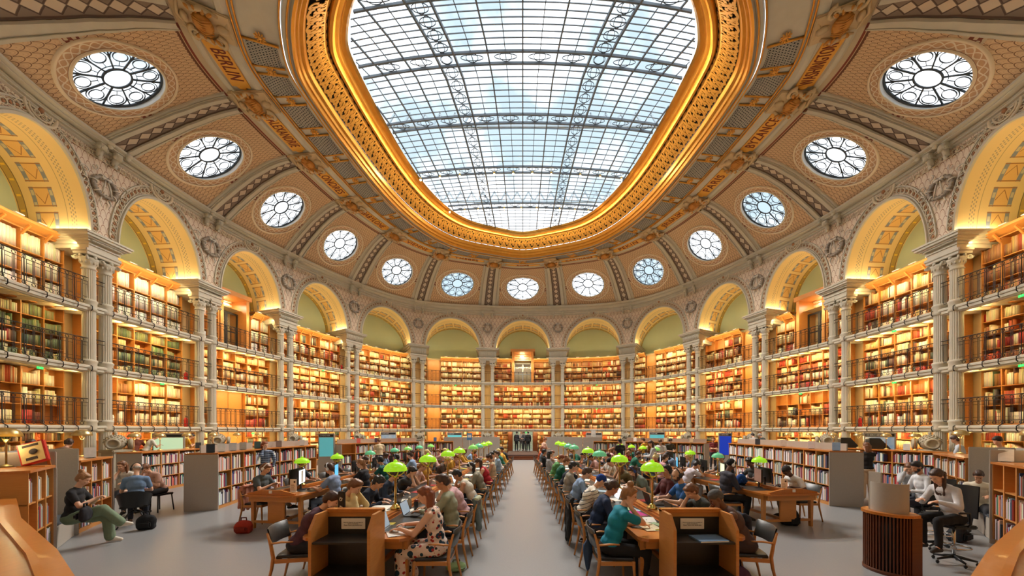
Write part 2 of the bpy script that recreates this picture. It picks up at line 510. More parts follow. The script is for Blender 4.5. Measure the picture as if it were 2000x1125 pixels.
# arcade wall, soffits, lunettes, mouldings
ZS = 9.8; AR = 2.7; HW = 0.38; ZT = 13.05
NA = 36
def arch(k, th, d, dr=0.0, hw=HW):
    u = k + (hw + dr / 6.2) * math.sin(th)
    return PT(u, d, ZS + (AR + dr) * math.cos(th) - float(dlt(u)))
mw = MB(); ms = MB(); ml = MB(); mt = MB(); mbd = MB()
for k in ALLB:
    ths = [-PI / 2 + PI * i / NA for i in range(NA + 1)]
    # front face
    P = []; uv = []
    for th in ths:
        ax, az = HW * math.sin(th), AR * math.cos(th)
        dx, dz = math.sin(th) * 0.5, math.cos(th) * (ZT - ZS)
        s = max(abs(dx) / 0.5, abs(dz) / (ZT - ZS))
        bx, bz = dx / s, dz / s
        row = []; ruv = []
        for j in range(5):
            t = j / 4; x = ax + (bx - ax) * t; z = az + (bz - az) * t
            u = k + x
            row.append(PT(u, -0.15, ZS + z - float(dlt(u)))); ruv.append((u, z))
        P.append(row); uv.append(ruv)
    mw.grid(P, 0, uv=uv)
    # soffit
    P = []; uv = []
    for i, th in enumerate(ths):
        P.append([arch(k, th, -0.15 + 2.5 * j / 6) for j in range(7)]); uv.append([(i / NA, j / 6) for j in range(7)])
    ms.grid(P, 0, uv=uv, flip=True)
    # lunette
    P = []
    for th in ths:
        a = arch(k, th, 2.34); b = PT(k + HW * math.sin(th), 2.34, 9.0)
        P.append([a, b])
    ml.grid(P, 0)
    # mouldings round the arch
    P = []
    prof = [(0.0, -0.15), (0.0, -0.24), (0.09, -0.26), (0.12, -0.20), (0.16, -0.20), (0.17, -0.15)]
    for th in ths: P.append([arch(k, th, d, dr) for dr, d in prof])
    mt.grid(P, 0, smooth=False)
    prof = [(0.44, -0.15), (0.45, -0.20), (0.50, -0.20), (0.51, -0.15)]
    P = []
    for th in ths[1:-1]: P.append([arch(k, th, d, dr) for dr, d in prof])
    mt.grid(P, 0, smooth=False)
    if abs(k) <= 7:     # chain of painted links
        nb = 34
        for i in range(nb):
            th = -PI / 2 * 0.97 + PI * 0.97 * (i + .5) / nb
            c = Vector(arch(k, th, -0.175, 0.30))
            e1 = Vector(arch(k, th + 0.05, -0.175, 0.30)) - c; e2 = Vector(arch(k, th, -0.175, 0.42)) - c
            e1.normalize(); e2.normalize()
            e3 = e1.cross(e2)
            mbd.ball(c, (0.052, 0.052, 0.02), 8, 1, R=Matrix((e1, e2, e3)).transposed())
            mbd.tube([c + e1 * 0.12 * math.cos(a) + e2 * 0.095 * math.sin(a) for a in [0, .8, 1.57, 2.35, 3.14, 3.9, 4.7, 5.5]], 0.018, 4, 0, closed=True)
        # flower at the crown
        c = Vector(arch(k, 0, -0.2, 0.50)); T = (Vector(PT(k + .02, -.2, 5)) - Vector(PT(k, -.2, 5))).normalized(); Z = Vector((0, 0, 1))
        for r, w in ((0.42, 0.05), (0.30, 0.03)):
            mbd.tube([c + T * r * math.cos(a * PI / 8) + Z * r * math.sin(a * PI / 8) for a in range(16)], w, 6, 0, closed=True)
        for j in range(6):
            a = j * PI / 3
            cc = c + T * 0.17 * math.cos(a) + Z * 0.17 * math.sin(a)
            mbd.tube([cc + T * .08 * math.cos(b) + Z * .08 * math.sin(b) for b in (0, 1.05, 2.1, 3.14, 4.2, 5.25)], 0.02, 4, 0, closed=True)
        mbd.ball(c, 0.08, 8, 1)
structure(mw.build('wall_arcade', arc_m))
structure(ms.build('wall_soffit', sof_m))
structure(ml.build('wall_lunette', greenwall))
structure(mt.build('trim_arches', stone))
structure(mbd.build('trim_chain', [cream, mat('ochre paint', srgb(176, 124, 82), 0.6)]))

# cornice between arcade and vault
FU = [x / 16 for x in range(-128, 129)]
def cprof(m, prof, us, mi=0, kz=1.0, base=None):
    m.grid([[PT(u, d, z - float(dlt(u)) * kz) for d, z in prof] for u in us], mi, smooth=False)
m = MB()
prof = [(-0.15, 12.95, 1), (-0.22, 13.0, 1), (-0.22, 13.1, 1.1), (-0.30, 13.14, 1.15), (-0.30, 13.3, 1.2), (-0.38, 13.36, 1.3), (-0.50, 13.42, 1.4), (-0.50, 13.5, 1.5), (-0.62, 13.58, 1.55), (-0.62, 13.66, 1.55), (-0.45, 13.72, 1.55), (0.1, 13.74, 1.55)]
m.grid([[PT(u, d, z - float(dlt(u)) * kk) for d, z, kk in prof] for u in FU], 0, smooth=False)
for z, kk, d in ((13.22, 1.17, -0.31), (13.46, 1.45, -0.51)):
    m.tube([PT(u, d, z - float(dlt(u)) * kk) for u in FU], 0.025, 5, 0)
structure(m.build('trim_cornice', stone))
m = MB()   # ropework below the cornice
for i in range(-60, 61):
    pass
for i in range(int(13.6 * 22)):
    u = -6.8 + i / 22
    c = Vector(PT(u, -0.19, 12.78 - float(dlt(u)))); T = (Vector(PT(u + .02, -.19, 5)) - Vector(PT(u, -.19, 5))).normalized(); Z = Vector((0, 0, 1))
    if abs(u - round(u)) < 0.09: continue
    m.tube([c + T * .11 * math.cos(b) + Z * .085 * math.sin(b) for b in (0, 1.05, 2.1, 3.14, 4.2, 5.25)], 0.018, 4, 0, closed=True)
structure(m.build('trim_rope', cream))

# vault with its oculi
OU, OT, TO = 0.25, 0.22, 0.47
mv = MB(); mr = MB(); mrv = MB()
def vpt(k, x, t, off=0): return V3(k + x, t, off)
for k in ALLB:
    P = []; uv = []
    NV = 64
    for i in range(NV + 1):
        a = 2 * PI * i / NV
        ca, sa = math.cos(a), math.sin(a)
        ex, et = OU * ca, OT * sa
        # outer rectangle
        up = (1.0 - TO); dn = TO - 0.02
        hh = up if sa > 0 else dn
        s = max(abs(ca), abs(sa)) 
        bx, bt = 0.5 * ca / s, hh * sa / s
        row = []; ruv = []
        for j in range(7):
            w = j / 6; x = ex + (bx - ex) * w; t = TO + et + (bt - et) * w
            row.append(vpt(k, x, t)); ruv.append((x, t))
        P.append(row); uv.append(ruv)
    mv.grid(P, 0, uv=uv)
    if abs(k) <= 7:
        P = []; uv = []
        for i in range(NV + 1):
            a = 2 * PI * i / NV; row = []; ruv = []
            for j, (f, o) in enumerate(((1.0, -0.015), (1.0, -0.05), (1.05, -0.06), (1.06, -0.02), (1.27, -0.02), (1.28, -0.05), (1.33, -0.05), (1.34, 0.0))):
                row.append(vpt(k, OU * f * math.cos(a), TO + OT * f * math.sin(a), o)); ruv.append((i / NV, [0, 0, 0.02, .05, .95, .98, 1, 1][j]))
            P.append(row); uv.append(ruv)
        mr.grid(P, 0, uv=uv)
        P = []
        for i in range(NV + 1):
            a = 2 * PI * i / NV
            P.append([vpt(k, OU * math.cos(a), TO + OT * math.sin(a), o) for o in (-0.05, 0.24)])
        mrv.grid(P, 0)
structure(mv.build('ceiling', vault_m))
structure(mr.build('trim_oculi', sur_m))
structure(mrv.build('trim_reveals', white))

# oculus windows
for n, k in enumerate(range(-7, 8)):
    w = empty('window_%d' % (n + 1), vpt(k, 0, TO, 0.2)); w['kind'] = 'structure'
    inv = Matrix.Translation(-Vector(w.location))
    def L(x, t, o=0.16): return inv @ Vector(vpt(k, x, t, o))
    def el(cx, ct, rx, rt, nseg=20, o=0.16): return [L(cx + rx * math.cos(2 * PI * i / nseg), ct + rt * math.sin(2 * PI * i / nseg), o) for i in range(nseg)]
    fm = MB(); r0 = 0.035 if abs(k) < 3 else 0.028
    fm.tube(el(0, TO, OU * .99, OT * .99, 48), 0.05, 5, 0, closed=True)
    fm.tube(el(0, TO, OU * .31, OT * .31, 28), r0 * 1.2, 5, 0, closed=True)
    fm.tube(el(0, TO, OU * .42, OT * .42, 28), r0 * .4, 4, 0, closed=True)
    for j in range(10):
        a = 2 * PI * (j + .5) / 10; c, s = math.cos(a), math.sin(a)
        fm.tube([L(OU * f * c, TO + OT * f * s) for f in (.31, .65, .99)], r0, 4, 0)
        a = 2 * PI * j / 10; c, s = math.cos(a), math.sin(a)
        fm.tube(el(OU * .72 * c, TO + OT * .72 * s, OU * .155, OT * .155, 16), r0 * .55, 4, 0, closed=True)
        # lobe of the petal
        pts = []
        for i in range(13):
            b = -PI * .62 + PI * 1.24 * i / 12
            rr, q = .72 + .21 * math.cos(b), .21 * math.sin(b)
            pts.append(L(OU * (rr * c - q * s), TO + OT * (rr * s + q * c)))
        fm.tube(pts, r0 * .6, 4, 0)
        fm.tube([L(OU * f * c, TO + OT * f * s) for f in (.42, .565)], r0 * .4, 4, 0)
        fm.tube([L(OU * f * c, TO + OT * f * s) for f in (.875, .99)], r0 * .4, 4, 0)
    fm.build('frame', ironb, w)
    g = MB(); g.add([L(0, TO, .2)] + el(0, TO, OU, OT, 40, .2), [(0, i + 1, (i + 1) % 40 + 1) for i in range(40)])
    g.build('pane', glass, w)

# ribs of the vault
for i, uh in enumerate([x + .5 for x in range(-8, 8)]):
    m = MB()
    ts = [0.05 + 0.9 * j / 20 for j in range(21)]
    def cross(u_off, off): return [V3(uh + u_off * (1 - 0.0 * 1), t, off) for t in ts]
    prof = [(-.145, 0.0), (-.14, -.07), (-.105, -.09), (-.10, -.16), (-.06, -.16), (-.055, -.08)]
    for sgn in (1, -1):
        P = [[V3(uh + sgn * a, t, o) for a, o in prof] for t in ts]
        m.grid(P, 0, smooth=False, flip=sgn > 0)
        m.tube([V3(uh + sgn * .118, t, -.11) for t in ts], 0.02, 4, 0)
    m.grid([[V3(uh - .056, t, -.06), V3(uh + .056, t, -.06)] for t in ts], 1, uv=[[(-1, t), (1, t)] for t in ts])
    # scroll blocks at the foot
    for sgn in (1, -1):
        c = Vector(V3(uh + sgn * .08, 0.10, -.16))
        m.ball(c, (.13, .13, .09), 10, 0); m.ball(c + Vector((0, 0, -.12)), (.08, .08, .08), 8, 0)
    o = m.build('trim_rib', [cream if False else stone, rib_m]); structure(o); o.name = 'trim_%d' % (i + 1)

# ring above the vault
m = MB()
def rings(m, prof, mi=0, us=FU, smooth=False, uv=None):
    m.grid([[RG(u, a, yf, z) for a, yf, z in prof] for u in us], mi, smooth=smooth, uv=uv)
rings(m, [(12.05, 28.2, 16.0), (11.9, 28.1, 15.93), (11.75, 28.02, 15.93), (11.7, 28.0, 16.0), (10.9, 27.72, 16.0), (10.85, 27.7, 15.93), (10.7, 27.65, 15.93), (10.45, 27.57, 16.0), (9.15, 27.08, 16.06)], 0)
rings(m, [(9.1, 27.05, 16.06), (9.05, 27.0, 15.92), (8.95, 26.8, 15.9), (8.86, 26.6, 15.96), (8.8, 26.5, 15.86)], 1)
structure(m.build('trim_ring', [stone, stone]))
m = MB()
rings(m, [(8.8, 26.5, 15.86), (8.72, 26.42, 15.84), (8.66, 26.36, 15.98), (8.6, 26.3, 15.98), (8.55, 26.26, 16.12), (8.45, 26.2, 16.14), (8.4, 26.15, 16.3), (8.37, 26.12, 16.32)], 0)
rings(m, [(7.68, 25.62, 17.0), (7.6, 25.58, 16.9), (7.5, 25.5, 16.9), (7.42, 25.46, 17.04), (7.3, 25.42, 17.04), (7.22, 25.40, 17.18), (7.05, 25.37, 17.18), (6.96, 25.35, 17.3)], 0)
for a, yf, z in ((10.5, 27.6, 15.97), (10.38, 27.54, 15.97), (9.14, 27.07, 16.0), (8.93, 26.75, 15.88)):
    m.tube([RG(u, a, yf, z) for u in FU], 0.035, 5)
structure(m.build('trim_gilded', gold))
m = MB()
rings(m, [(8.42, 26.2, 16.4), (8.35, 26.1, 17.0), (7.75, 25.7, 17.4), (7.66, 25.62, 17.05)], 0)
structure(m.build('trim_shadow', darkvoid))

# gilded openwork: a repeated scroll motif laid on the slope
def OW(c, v, off=0.0):
    """c cell coordinate along the ring (1 cell = 1/9 bay), v 0..1 across"""
    u = c / 7.0
    A = RG(u, 8.37 + (7.68 - 8.37) * v, 26.12 + (25.62 - 26.12) * v, 16.34 + (17.0 - 16.34) * v)
    return Vector(A) + Vector((0, 0, -off))
def ribbon(m, pts, w, mi=0, th=0.03):
    """flat strip following (c, v) points, width w in cell units"""
    L = []; R = []
    n = len(pts)
    for i in range(n):
        a = pts[max(i - 1, 0)]; b = pts[min(i + 1, n - 1)]
        dx, dy = b[0] - a[0], b[1] - a[1]; q = math.hypot(dx, dy) or 1
        nx, ny = -dy / q * w, dx / q * w
        L.append((pts[i][0] + nx, pts[i][1] + ny)); R.append((pts[i][0] - nx, pts[i][1] - ny))
    P = [[OW(l[0], l[1], 0.0), OW(l[0], l[1], th), OW(r[0], r[1], th), OW(r[0], r[1], 0.0)] for l, r in zip(L, R)]
    m.grid(P, mi, smooth=False)
m = MB()
N0 = int(6.9 * 7)
def arcp(cx, cy, r, a0, a1, n=9, ry=None):
    ry = ry or r
    return [(cx + r * math.cos(a0 + (a1 - a0) * i / n), cy + ry * math.sin(a0 + (a1 - a0) * i / n)) for i in range(n + 1)]
for c in range(-N0, N0 + 1):
    ribbon(m, arcp(c, .50, .46, -PI * .15, PI * 1.15, 10, .44), .055)
    ribbon(m, arcp(c + .5, .50, .46, PI * .85, PI * 2.15, 10, .44), .055)
    ribbon(m, arcp(c, .30, .20, PI * .1, -PI * 1.3, 8), .05)
    ribbon(m, arcp(c, .72, .16, -PI * .6, PI * 1.0, 7), .045)
    ribbon(m, arcp(c + .5, .28, .17, PI * .9, -PI * .5, 7), .045)
    ribbon(m, arcp(c + .5, .70, .20, 0, PI * 1.4, 8), .05)
    ribbon(m, [(c, .04), (c + .02, .3), (c, .5), (c - .02, .96)], .035)
    for q, v in ((0, .5), (.5, .5), (.25, .12), (.25, .88), (.75, .12), (.75, .88), (.25, .5), (.75, .5)):
        ribbon(m, [(c + q - .10, v), (c + q, v + .03), (c + q + .10, v)], .07)
structure(m.build('trim_openwork', goldp))

# skylight
def beamg(Y): return float(np.interp(Y, [8.5, 11.75, 12.9, 14.3, 16.4, 19.6, 24.9], [2.3, 1.60, 1.42, 1.26, 1.157, 1.075, 1.0]))
ringpts = [RG(u, 6.96, 25.35, 0) for u in FU[:-1]]
def inside(x, y):
    c = False; n = len(ringpts)
    j = n - 1
    for i in range(n):
        xi, yi = ringpts[i][0], ringpts[i][1]; xj, yj = ringpts[j][0], ringpts[j][1]
        if (yi > y) != (yj > y) and x < (xj - xi) * (y - yi) / (yj - yi) + xi: c = not c
        j = i
    return c
sky = empty('window_16', (0, 16, 17.3)); sky['kind'] = 'structure'
S0 = Vector((0, 16, 17.3))
def clipline(m, fn, t0, t1, n, w, h):
    run = []
    for i in range(n + 1):
        p = fn(t0 + (t1 - t0) * i / n)
        if inside(p[0], p[1]): run.append(p)
        else:
            if len(run) > 1: strip(m, run, w, h)
            run = []
    if len(run) > 1: strip(m, run, w, h)
def strip(m, pts, w, h):
    P = []
    for i, p in enumerate(pts):
        a = pts[max(i - 1, 0)]; b = pts[min(i + 1, len(pts) - 1)]
        dx, dy = b[0] - a[0], b[1] - a[1]; q = math.hypot(dx, dy) or 1; nx, ny = -dy / q * w / 2, dx / q * w / 2
        z = 17.32 - S0.z
        P.append([(p[0] + nx, p[1] + ny - 16, z), (p[0] + nx, p[1] + ny - 16, z - h), (p[0] - nx, p[1] - ny - 16, z - h), (p[0] - nx, p[1] - ny - 16, z)])
    m.grid(P, 0, smooth=False)
long_a = lambda a: (lambda y: (a * beamg(y), y))
crossY = [8.6, 11.35, 13.5, 16.15, 19.3, 22.35, 25.6]
def cross_f(Y): return lambda x: (x, Y + 0.0125 * x * x)
mains = MB(); minors = MB(); orn = MB()
for s in (1, -1):
    for a in (2.03, 2.60): clipline(mains, long_a(a * s), 8.6, 25.6, 120, 0.07, 0.12)
    for a in (1.03, 3.62, 4.65, 5.7, 6.7): clipline(mains, long_a(a * s), 8.6, 25.6, 120, 0.055, 0.06)
    for a in (0.51, 1.53, 3.1, 4.13, 5.17, 6.2): clipline(minors, long_a(a * s), 8.6, 25.6, 120, 0.026, 0.03)
clipline(mains, long_a(0.0001), 8.6, 25.6, 120, 0.05, 0.08)
for i, Y in enumerate(crossY[1:-1]):
    for dy in (-.22, .22): clipline(mains, cross_f(Y + dy), -7.2, 7.2, 120, 0.055, 0.10)
for i in range(len(crossY) - 1):
    a, b = crossY[i] + .22, crossY[i + 1] - .22
    for j in range(1, 8): clipline(minors, cross_f(a + (b - a) * j / 8), -7.2, 7.2, 120, 0.024, 0.03)
def flatring(m, cx, cy, rx, ry, w=0.026, n=16):
    if not inside(cx, cy): return
    m.tube([(cx + rx * math.cos(2 * PI * i / n), cy - 16 + ry * math.sin(2 * PI * i / n), 0.0) for i in range(n)], w / 2, 4, 0, closed=True)
for i in range(len(crossY) - 1):
    a, b = crossY[i] + .22, crossY[i + 1] - .22
    for s in (1, -1):
        for j in range(4):
            y = a + (b - a) * (j + .5) / 4; x = 2.315 * s * beamg(y); y += .0125 * x * x
            h = (b - a) / 8; w = .22 * beamg(y)
            flatring(orn, x, y, w * .9, h * .72); flatring(orn, x, y, w * .45, h * .9)
for Y in crossY[1:-1]:
    g = beamg(Y)
    for s in (1, -1):
        for a in (.51, 1.53, 2.315, 3.1, 4.13, 5.17, 6.1):
            x = a * s * g; y = Y + .0125 * x * x
            if inside(x + .3 * s, y):
                flatring(orn, x, y, .34 * g if a != 2.315 else .2, .11 if a != 2.315 else .16); flatring(orn, x, y, .18 * g, .17)
roofi = mat('roof steel', srgb(120, 130, 140), .5)
trm = MB()
for Y in (12.4, 17.7, 23.5):
    for x0 in range(-9, 9):
        trm.bar((x0 * .8, Y - 16, 1.0), (x0 * .8 + .8, Y - 16, 1.0), .12, .12); trm.bar((x0 * .8, Y - 16, 1.0), (x0 * .8 + .4, Y - 16, 1.7), .08, .08); trm.bar((x0 * .8 + .4, Y - 16, 1.7), (x0 * .8 + .8, Y - 16, 1.0), .08, .08)
trm.build('outer_truss', mat('pale roof truss', srgb(214, 226, 232), .6), sky)
mains.build('main_beam_grid', roofi, sky); minors.build('glazing_bar_grid', roofi, sky); orn.build('iron_ornament', ironb, sky)
g = MB(); n = len(ringpts)
g.add([(0, 0, .06)] + [(x, y - 16, .06) for x, y, _ in ringpts], [(0, i + 1, (i + 1) % n + 1) for i in range(n)]); g.build('pane', glass, sky)
bulbm = mat('lit bulb', srgb(255, 220, 160), 0.4, emit=(srgb(255, 214, 150), 14.0))
for Y in (19.3, 22.35):
    g_ = beamg(Y)
    sl = [a for a in ((-5.6, -4.5, -3.4, -1.53, -.51, .51, 1.53, 3.1, 4.2, 5.4) if Y < 20 else (-4.8, -3.8, -2.9, -1.2, -.1, .9, 2.4, 3.4, 4.3)) if inside(a * g_, Y + .0125 * (a * g_) ** 2)]
    for ai, a in enumerate(sl):
        pos = ('first', 'second', 'third', 'fourth', 'fifth', 'sixth', 'seventh', 'eighth', 'ninth', 'tenth')[ai] + ' from the left'
        x = a * g_; y = Y + .0125 * x * x
        if not inside(x, y): continue
        b = MB(); b.lathe([(.03, .12), (.06, .08), (.06, 0.0), (.03, -.02)], 10)
        t = b.build('spotlight', brass, None, (x, y, 17.05))
        c = MB(); c.ball((0, 0, -.04), .055, 10); c.build('bulb', bulbm, t)
        sd = bpy.data.lights.new('spotlight_beam', 'SPOT'); sd.energy = K_SPOT; sd.spot_size = 2.6; sd.spot_blend = 1.0; sd.color = (1, .94, .86); sd.shadow_soft_size = .15
        so = bpy.data.objects.new('spotlight_beam', sd); COL.objects.link(so); so.location = (x, y, 16.9); so.rotation_euler = (-.25, 0, 0)
        j = {19.3: 'second', 22.35: 'last'}[Y]
        tag(t, 'small lit spotlight on the %s cross beam of the roof glass, %s' % (j, pos), 'spotlight', 'spotlights on the roof beams')

def font_mesh(fc, name, parent, loc, rot=(0, 0, 0), scale=(1, 1, 1)):
    t = bpy.data.objects.new('t', fc); COL.objects.link(t); dg = bpy.context.evaluated_depsgraph_get()
    me = bpy.data.meshes.new_from_object(t.evaluated_get(dg)); bpy.data.objects.remove(t)
    o = bpy.data.objects.new(name, me); COL.objects.link(o); adopt(o, parent); o.location = loc; o.rotation_euler = rot; o.scale = scale
    return o
# name panels, cartouches, grilles and rosettes of the ring
namem = mat('gilt name panel', srgb(240, 178, 70), 0.55, noise=(6, srgb(232, 164, 58)))
redink = mat('dark red lettering', srgb(128, 46, 24), 0.6)
for k in VIS:
    c = Vector(RG(k, 11.3, 27.86, 15.985)); e = .02
    T = (Vector(RG(k + e, 11.3, 27.86, 15.985)) - Vector(RG(k - e, 11.3, 27.86, 15.985))).normalized()
    inw = Vector((0, 0, -1)).cross(T).normalized()      # towards the opening
    if (Vector((0, 15, 16)) - c).dot(inw) < 0: inw = -inw
    nrm = T.cross(inw)
    Lw = (Vector(RG(k + .31, 11.3, 27.86, 16)) - Vector(RG(k - .31, 11.3, 27.86, 16))).length / 2
    hw = (Vector(RG(k, 11.72, 28.0, 16)) - Vector(RG(k, 10.88, 27.72, 16))).length / 2 * .82
    p = MB(); R = Matrix((T, inw, nrm)).transposed().to_4x4()
    p.rbox(-Lw, Lw, -hw, hw, -0.04, 0.03, .012)
    for s in (1, -1): p.ball((s * (Lw + .04), 0, 0), (.07, hw * .55, .05), 8)
    t = p.build('name_panel', namem); t.matrix_world = Matrix.Translation(c) @ R
    tag(t, 'gilded ceiling name panel lettered %s in dark red' % CITY[k], 'name panel', 'city name panels of the ceiling ring')
    fc = bpy.data.curves.new('lettering', 'FONT'); fc.body = CITY[k]; fc.align_x = 'CENTER'; fc.align_y = 'CENTER'
    fc.size = 1.0; fc.extrude = 0.01; fc.space_character = 1.1
    fc.materials.append(redink)
    wid = len(CITY[k]) * .72
    sc = min(Lw * 1.7 / wid, hw * 3.2)
    font_mesh(fc, 'lettering', t, (0, 0, 0.035 if nrm.z < 0 else -0.045), (0, 0, 0) if nrm.z < 0 else (0, PI, 0), (sc, hw * 2.0, 1))
acanth = mat('toned stucco', srgb(206, 180, 138), 0.6); acg = mat('ochre gilt stucco', srgb(206, 142, 62), 0.5, 0.2)
def cart_mesh():
    m = MB(); r = random.Random(3)
    m.ball((0, 0, -.18), (.34, .30, .16), 16, 1)
    for i in range(7): m.tube([(-.24 + .08 * i, -.26, -.24), (-.24 + .08 * i, 0, -.36), (-.24 + .08 * i, .24, -.24)], .02, 5, 1)
    for s in (1, -1):
        def spiral(cx, cy, r0, a0, turns, n=18): return [(cx + s * r0 * (1 - i / n * .8) * math.cos(a0 + turns * 2 * PI * i / n), cy + r0 * (1 - i / n * .8) * math.sin(a0 + turns * 2 * PI * i / n), -.14 - .08 * i / n) for i in range(n + 1)]
        m.tube(spiral(.48, .34, .22, PI, -1.2), [.07 - .002 * i for i in range(19)], 6, 0)
        m.tube(spiral(.50, -.34, .20, PI, 1.2), [.07 - .002 * i for i in range(19)], 6, 0)
        m.tube([(s * .36, -.5, -.1), (s * .55, -.1, -.2), (s * .42, .2, -.22), (s * .6, .5, -.12)], [.05, .09, .08, .03], 6, 0)
        for j in range(4):
            a = -.8 + j * .5
            m.ball((s * (.38 + .1 * math.cos(a)), .42 * math.sin(a), -.24), (.12, .06, .05), 8, 1, R=Matrix.Rotation(a * s, 3, 'Z'))
    m.ball((0, .5, -.16), (.18, .12, .12), 10, 0); m.ball((0, -.55, -.14), (.14, .2, .1), 10, 0)
    m.tube([(-.5, .55, -.05), (0, .7, -.15), (.5, .55, -.05)], .06, 6, 0); m.tube([(-.3, -.75, -.05), (0, -.62, -.1), (.3, -.75, -.05)], .05, 6, 0)
    m.rbox(-.5, .5, -.85, .85, -.1, .02, .03, 0)
    return m
cart0 = None
def orient_ring(o, u, a, yf, z, sc=1):
    c = Vector(RG(u, a, yf, z)); e = .02
    T = (Vector(RG(u + e, a, yf, z)) - Vector(RG(u - e, a, yf, z))).normalized()
    Wv = Vector((0, 0, 1)).cross(T)     # outward
    o.matrix_world = Matrix.Translation(c) @ Matrix((T, Wv, Vector((0, 0, 1)))).transposed().to_4x4() @ Matrix.Scale(sc, 4)
def between(uh):
    a, b = int(math.floor(uh)), int(math.ceil(uh))
    return 'between the names %s and %s' % (CITY.get(a, 'nothing'), CITY.get(b, 'nothing'))
UH = [x + .5 for x in range(-7, 7)]
def wherepier(uh):
    if abs(uh) > 6: return ('beyond BERLIN at the %s' if uh < 0 else 'beyond WASHINGTON at the %s') % ('left edge' if uh < 0 else 'right edge')
    return between(uh)
for uh in UH:
    if cart0 is None: o = cart0 = cart_mesh().build('cartouche', [acanth, acg])
    else: o = cart0.copy(); COL.objects.link(o)
    orient_ring(o, uh, 11.35, 27.86, 15.96, 1.0 if abs(uh) < 4 else .95)
    tag(o, 'scrolled stucco cartouche of the ceiling ring %s' % wherepier(uh), 'cartouche', 'cartouches of the ceiling ring')
ros = None
for uh in [x / 2 for x in range(-13, 14)]:
    if ros is None:
        m = MB(); m.ball((0, 0, -.03), (.07, .07, .05), 10)
        for j in range(10):
            a = 2 * PI * j / 10; m.ball((.13 * math.cos(a), .13 * math.sin(a), -.02), (.07, .03, .03), 6, R=Matrix.Rotation(a, 3, 'Z'))
        o = ros = m.build('rosette', goldp)
    else: o = ros.copy(); COL.objects.link(o)
    orient_ring(o, uh, 9.78, 27.31, 15.97, 0.95)
    near = CITY[int(round(uh))] if uh == int(uh) else between(uh)
    tag(o, 'gilt daisy rosette on the ceiling ring %s' % (('opposite the name ' + near) if uh == int(uh) else near), 'rosette', 'rosettes of the ceiling ring')
for k in VIS:
    for s in (-1, 1):
        m = MB(); us_ = [k + s * .25 + x for x in (-.185, -.12, -.06, 0, .06, .12, .185)]
        P = [[RG(u, a, yf, z) for a, yf, z in ((10.28, 27.50, 15.99), (10.25, 27.49, 15.96), (9.35, 27.15, 16.0), (9.32, 27.14, 16.03))] for u in us_]
        uv = [[(i / 6, 0), (i / 6, .02), (i / 6, .98), (i / 6, 1)] for i in range(7)]
        m.grid(P, 0, uv=uv)
        # frame ends
        for ue in (us_[0], us_[-1]): m.tube([RG(ue, 10.35, 27.52, 15.97), RG(ue, 9.25, 27.12, 16.0)], .04, 5, 1)
        o = m.build('vent_grille', [gri_m, gold])
        tag(o, 'pierced grey ceiling grille beside the name %s, towards %s' % (CITY[k], CITY.get(k + s, 'the %s edge' % ('left' if s < 0 else 'right'))), 'grille', 'grilles of the ceiling ring')
# ================================================================ PIERS, COLUMNS, GALLERIES
def frame_at(u, d, z):
    x, y, z = PT(u, d, z)
    return Matrix.Translation((x, y, z)) @ Matrix.Rotation(ang(u), 4, 'Z')
def column_parts():
    root = empty('fluted_column')
    fl = lambda j, r, z: 1.0 if j % 2 == 0 else 0.90
    sh = MB()
    for z0, z1 in ((1.15, 2.12), (2.5, 4.3), (4.72, 6.5), (6.92, 8.0)):
        sh.lathe([(.175, z0), (.172, z0 + .04), (.165, z1 - .04), (.172, z1)], 40, mod=fl, smooth=False)
    sh.build('shaft', stone, root)
    b = MB(); b.rbox(-.3, .3, -.3, .3, 0, .75, .02); b.lathe([(.29, .75), (.30, .8), (.24, .86), (.25, .95), (.20, 1.0), (.21, 1.06), (.185, 1.15)], 24)
    b.build('base', stone, root)
    for z in (2.1, 4.3, 6.5):
        c = MB(); c.lathe([(.17, z), (.205, z + .02), (.20, z + .10), (.195, z + .3), (.215, z + .33), (.215, z + .38), (.18, z + .42)], 24)
        c.build('collar', stone, root)
    c = MB(); c.lathe([(.165, 8.0), (.20, 8.03), (.165, 8.08), (.165, 8.14), (.19, 8.2), (.235, 8.34), (.25, 8.42), (.2, 8.44)], 24)
    for sx in (1, -1):
        for sy in (1, -1):
            c0 = Vector((sx * .21, sy * .21, 8.40)); dv = Vector((sx, sy, 0)).normalized()
            pts = [c0 + dv * (.075 * (1 - i / 16) * math.cos(-i * .75)) + Vector((0, 0, .085 * (1 - i / 16) * math.sin(-i * .75))) for i in range(15)]
            c.tube(pts, [.035 - .001 * i for i in range(15)], 6)
        c.ball((0, sx * .23, 8.45), (.06, .05, .07), 8); c.ball((sx * .23, 0, 8.45), (.05, .06, .07), 8)
    for j in range(12):
        a = 2 * PI * j / 12; c.ball((.2 * math.cos(a), .2 * math.sin(a), 8.26), (.035, .035, .07), 6)
    c.rbox(-.26, .26, -.26, .26, 8.5, 8.60, .015); c.rbox(-.29, .29, -.29, .29, 8.60, 8.72, .02)
    c.build('capital', stone, root)
    return root
def pierlabel(uh):
    if abs(uh) > 6: return 'pier at the %s edge' % ('left' if uh < 0 else 'right')
    a, b = int(math.floor(uh)), int(math.ceil(uh))
    return 'pier between %s and %s' % (CITY[a], CITY[b])
colp = None
CU = 0.068
for uh in UH:
    for s in (-1, 1):
        if colp is None: c = colp = column_parts()
        else: c = copy_tree(colp)
        u = uh + s * CU
        x, y, _ = PT(u, .08, 0); c.location = (x, y, 0); c.rotation_euler.z = ang(u)
        tag(c, 'tall grey fluted column, %s one of the pair on the %s' % ('left' if s < 0 else 'right', pierlabel(uh)), 'column', 'paired fluted columns')
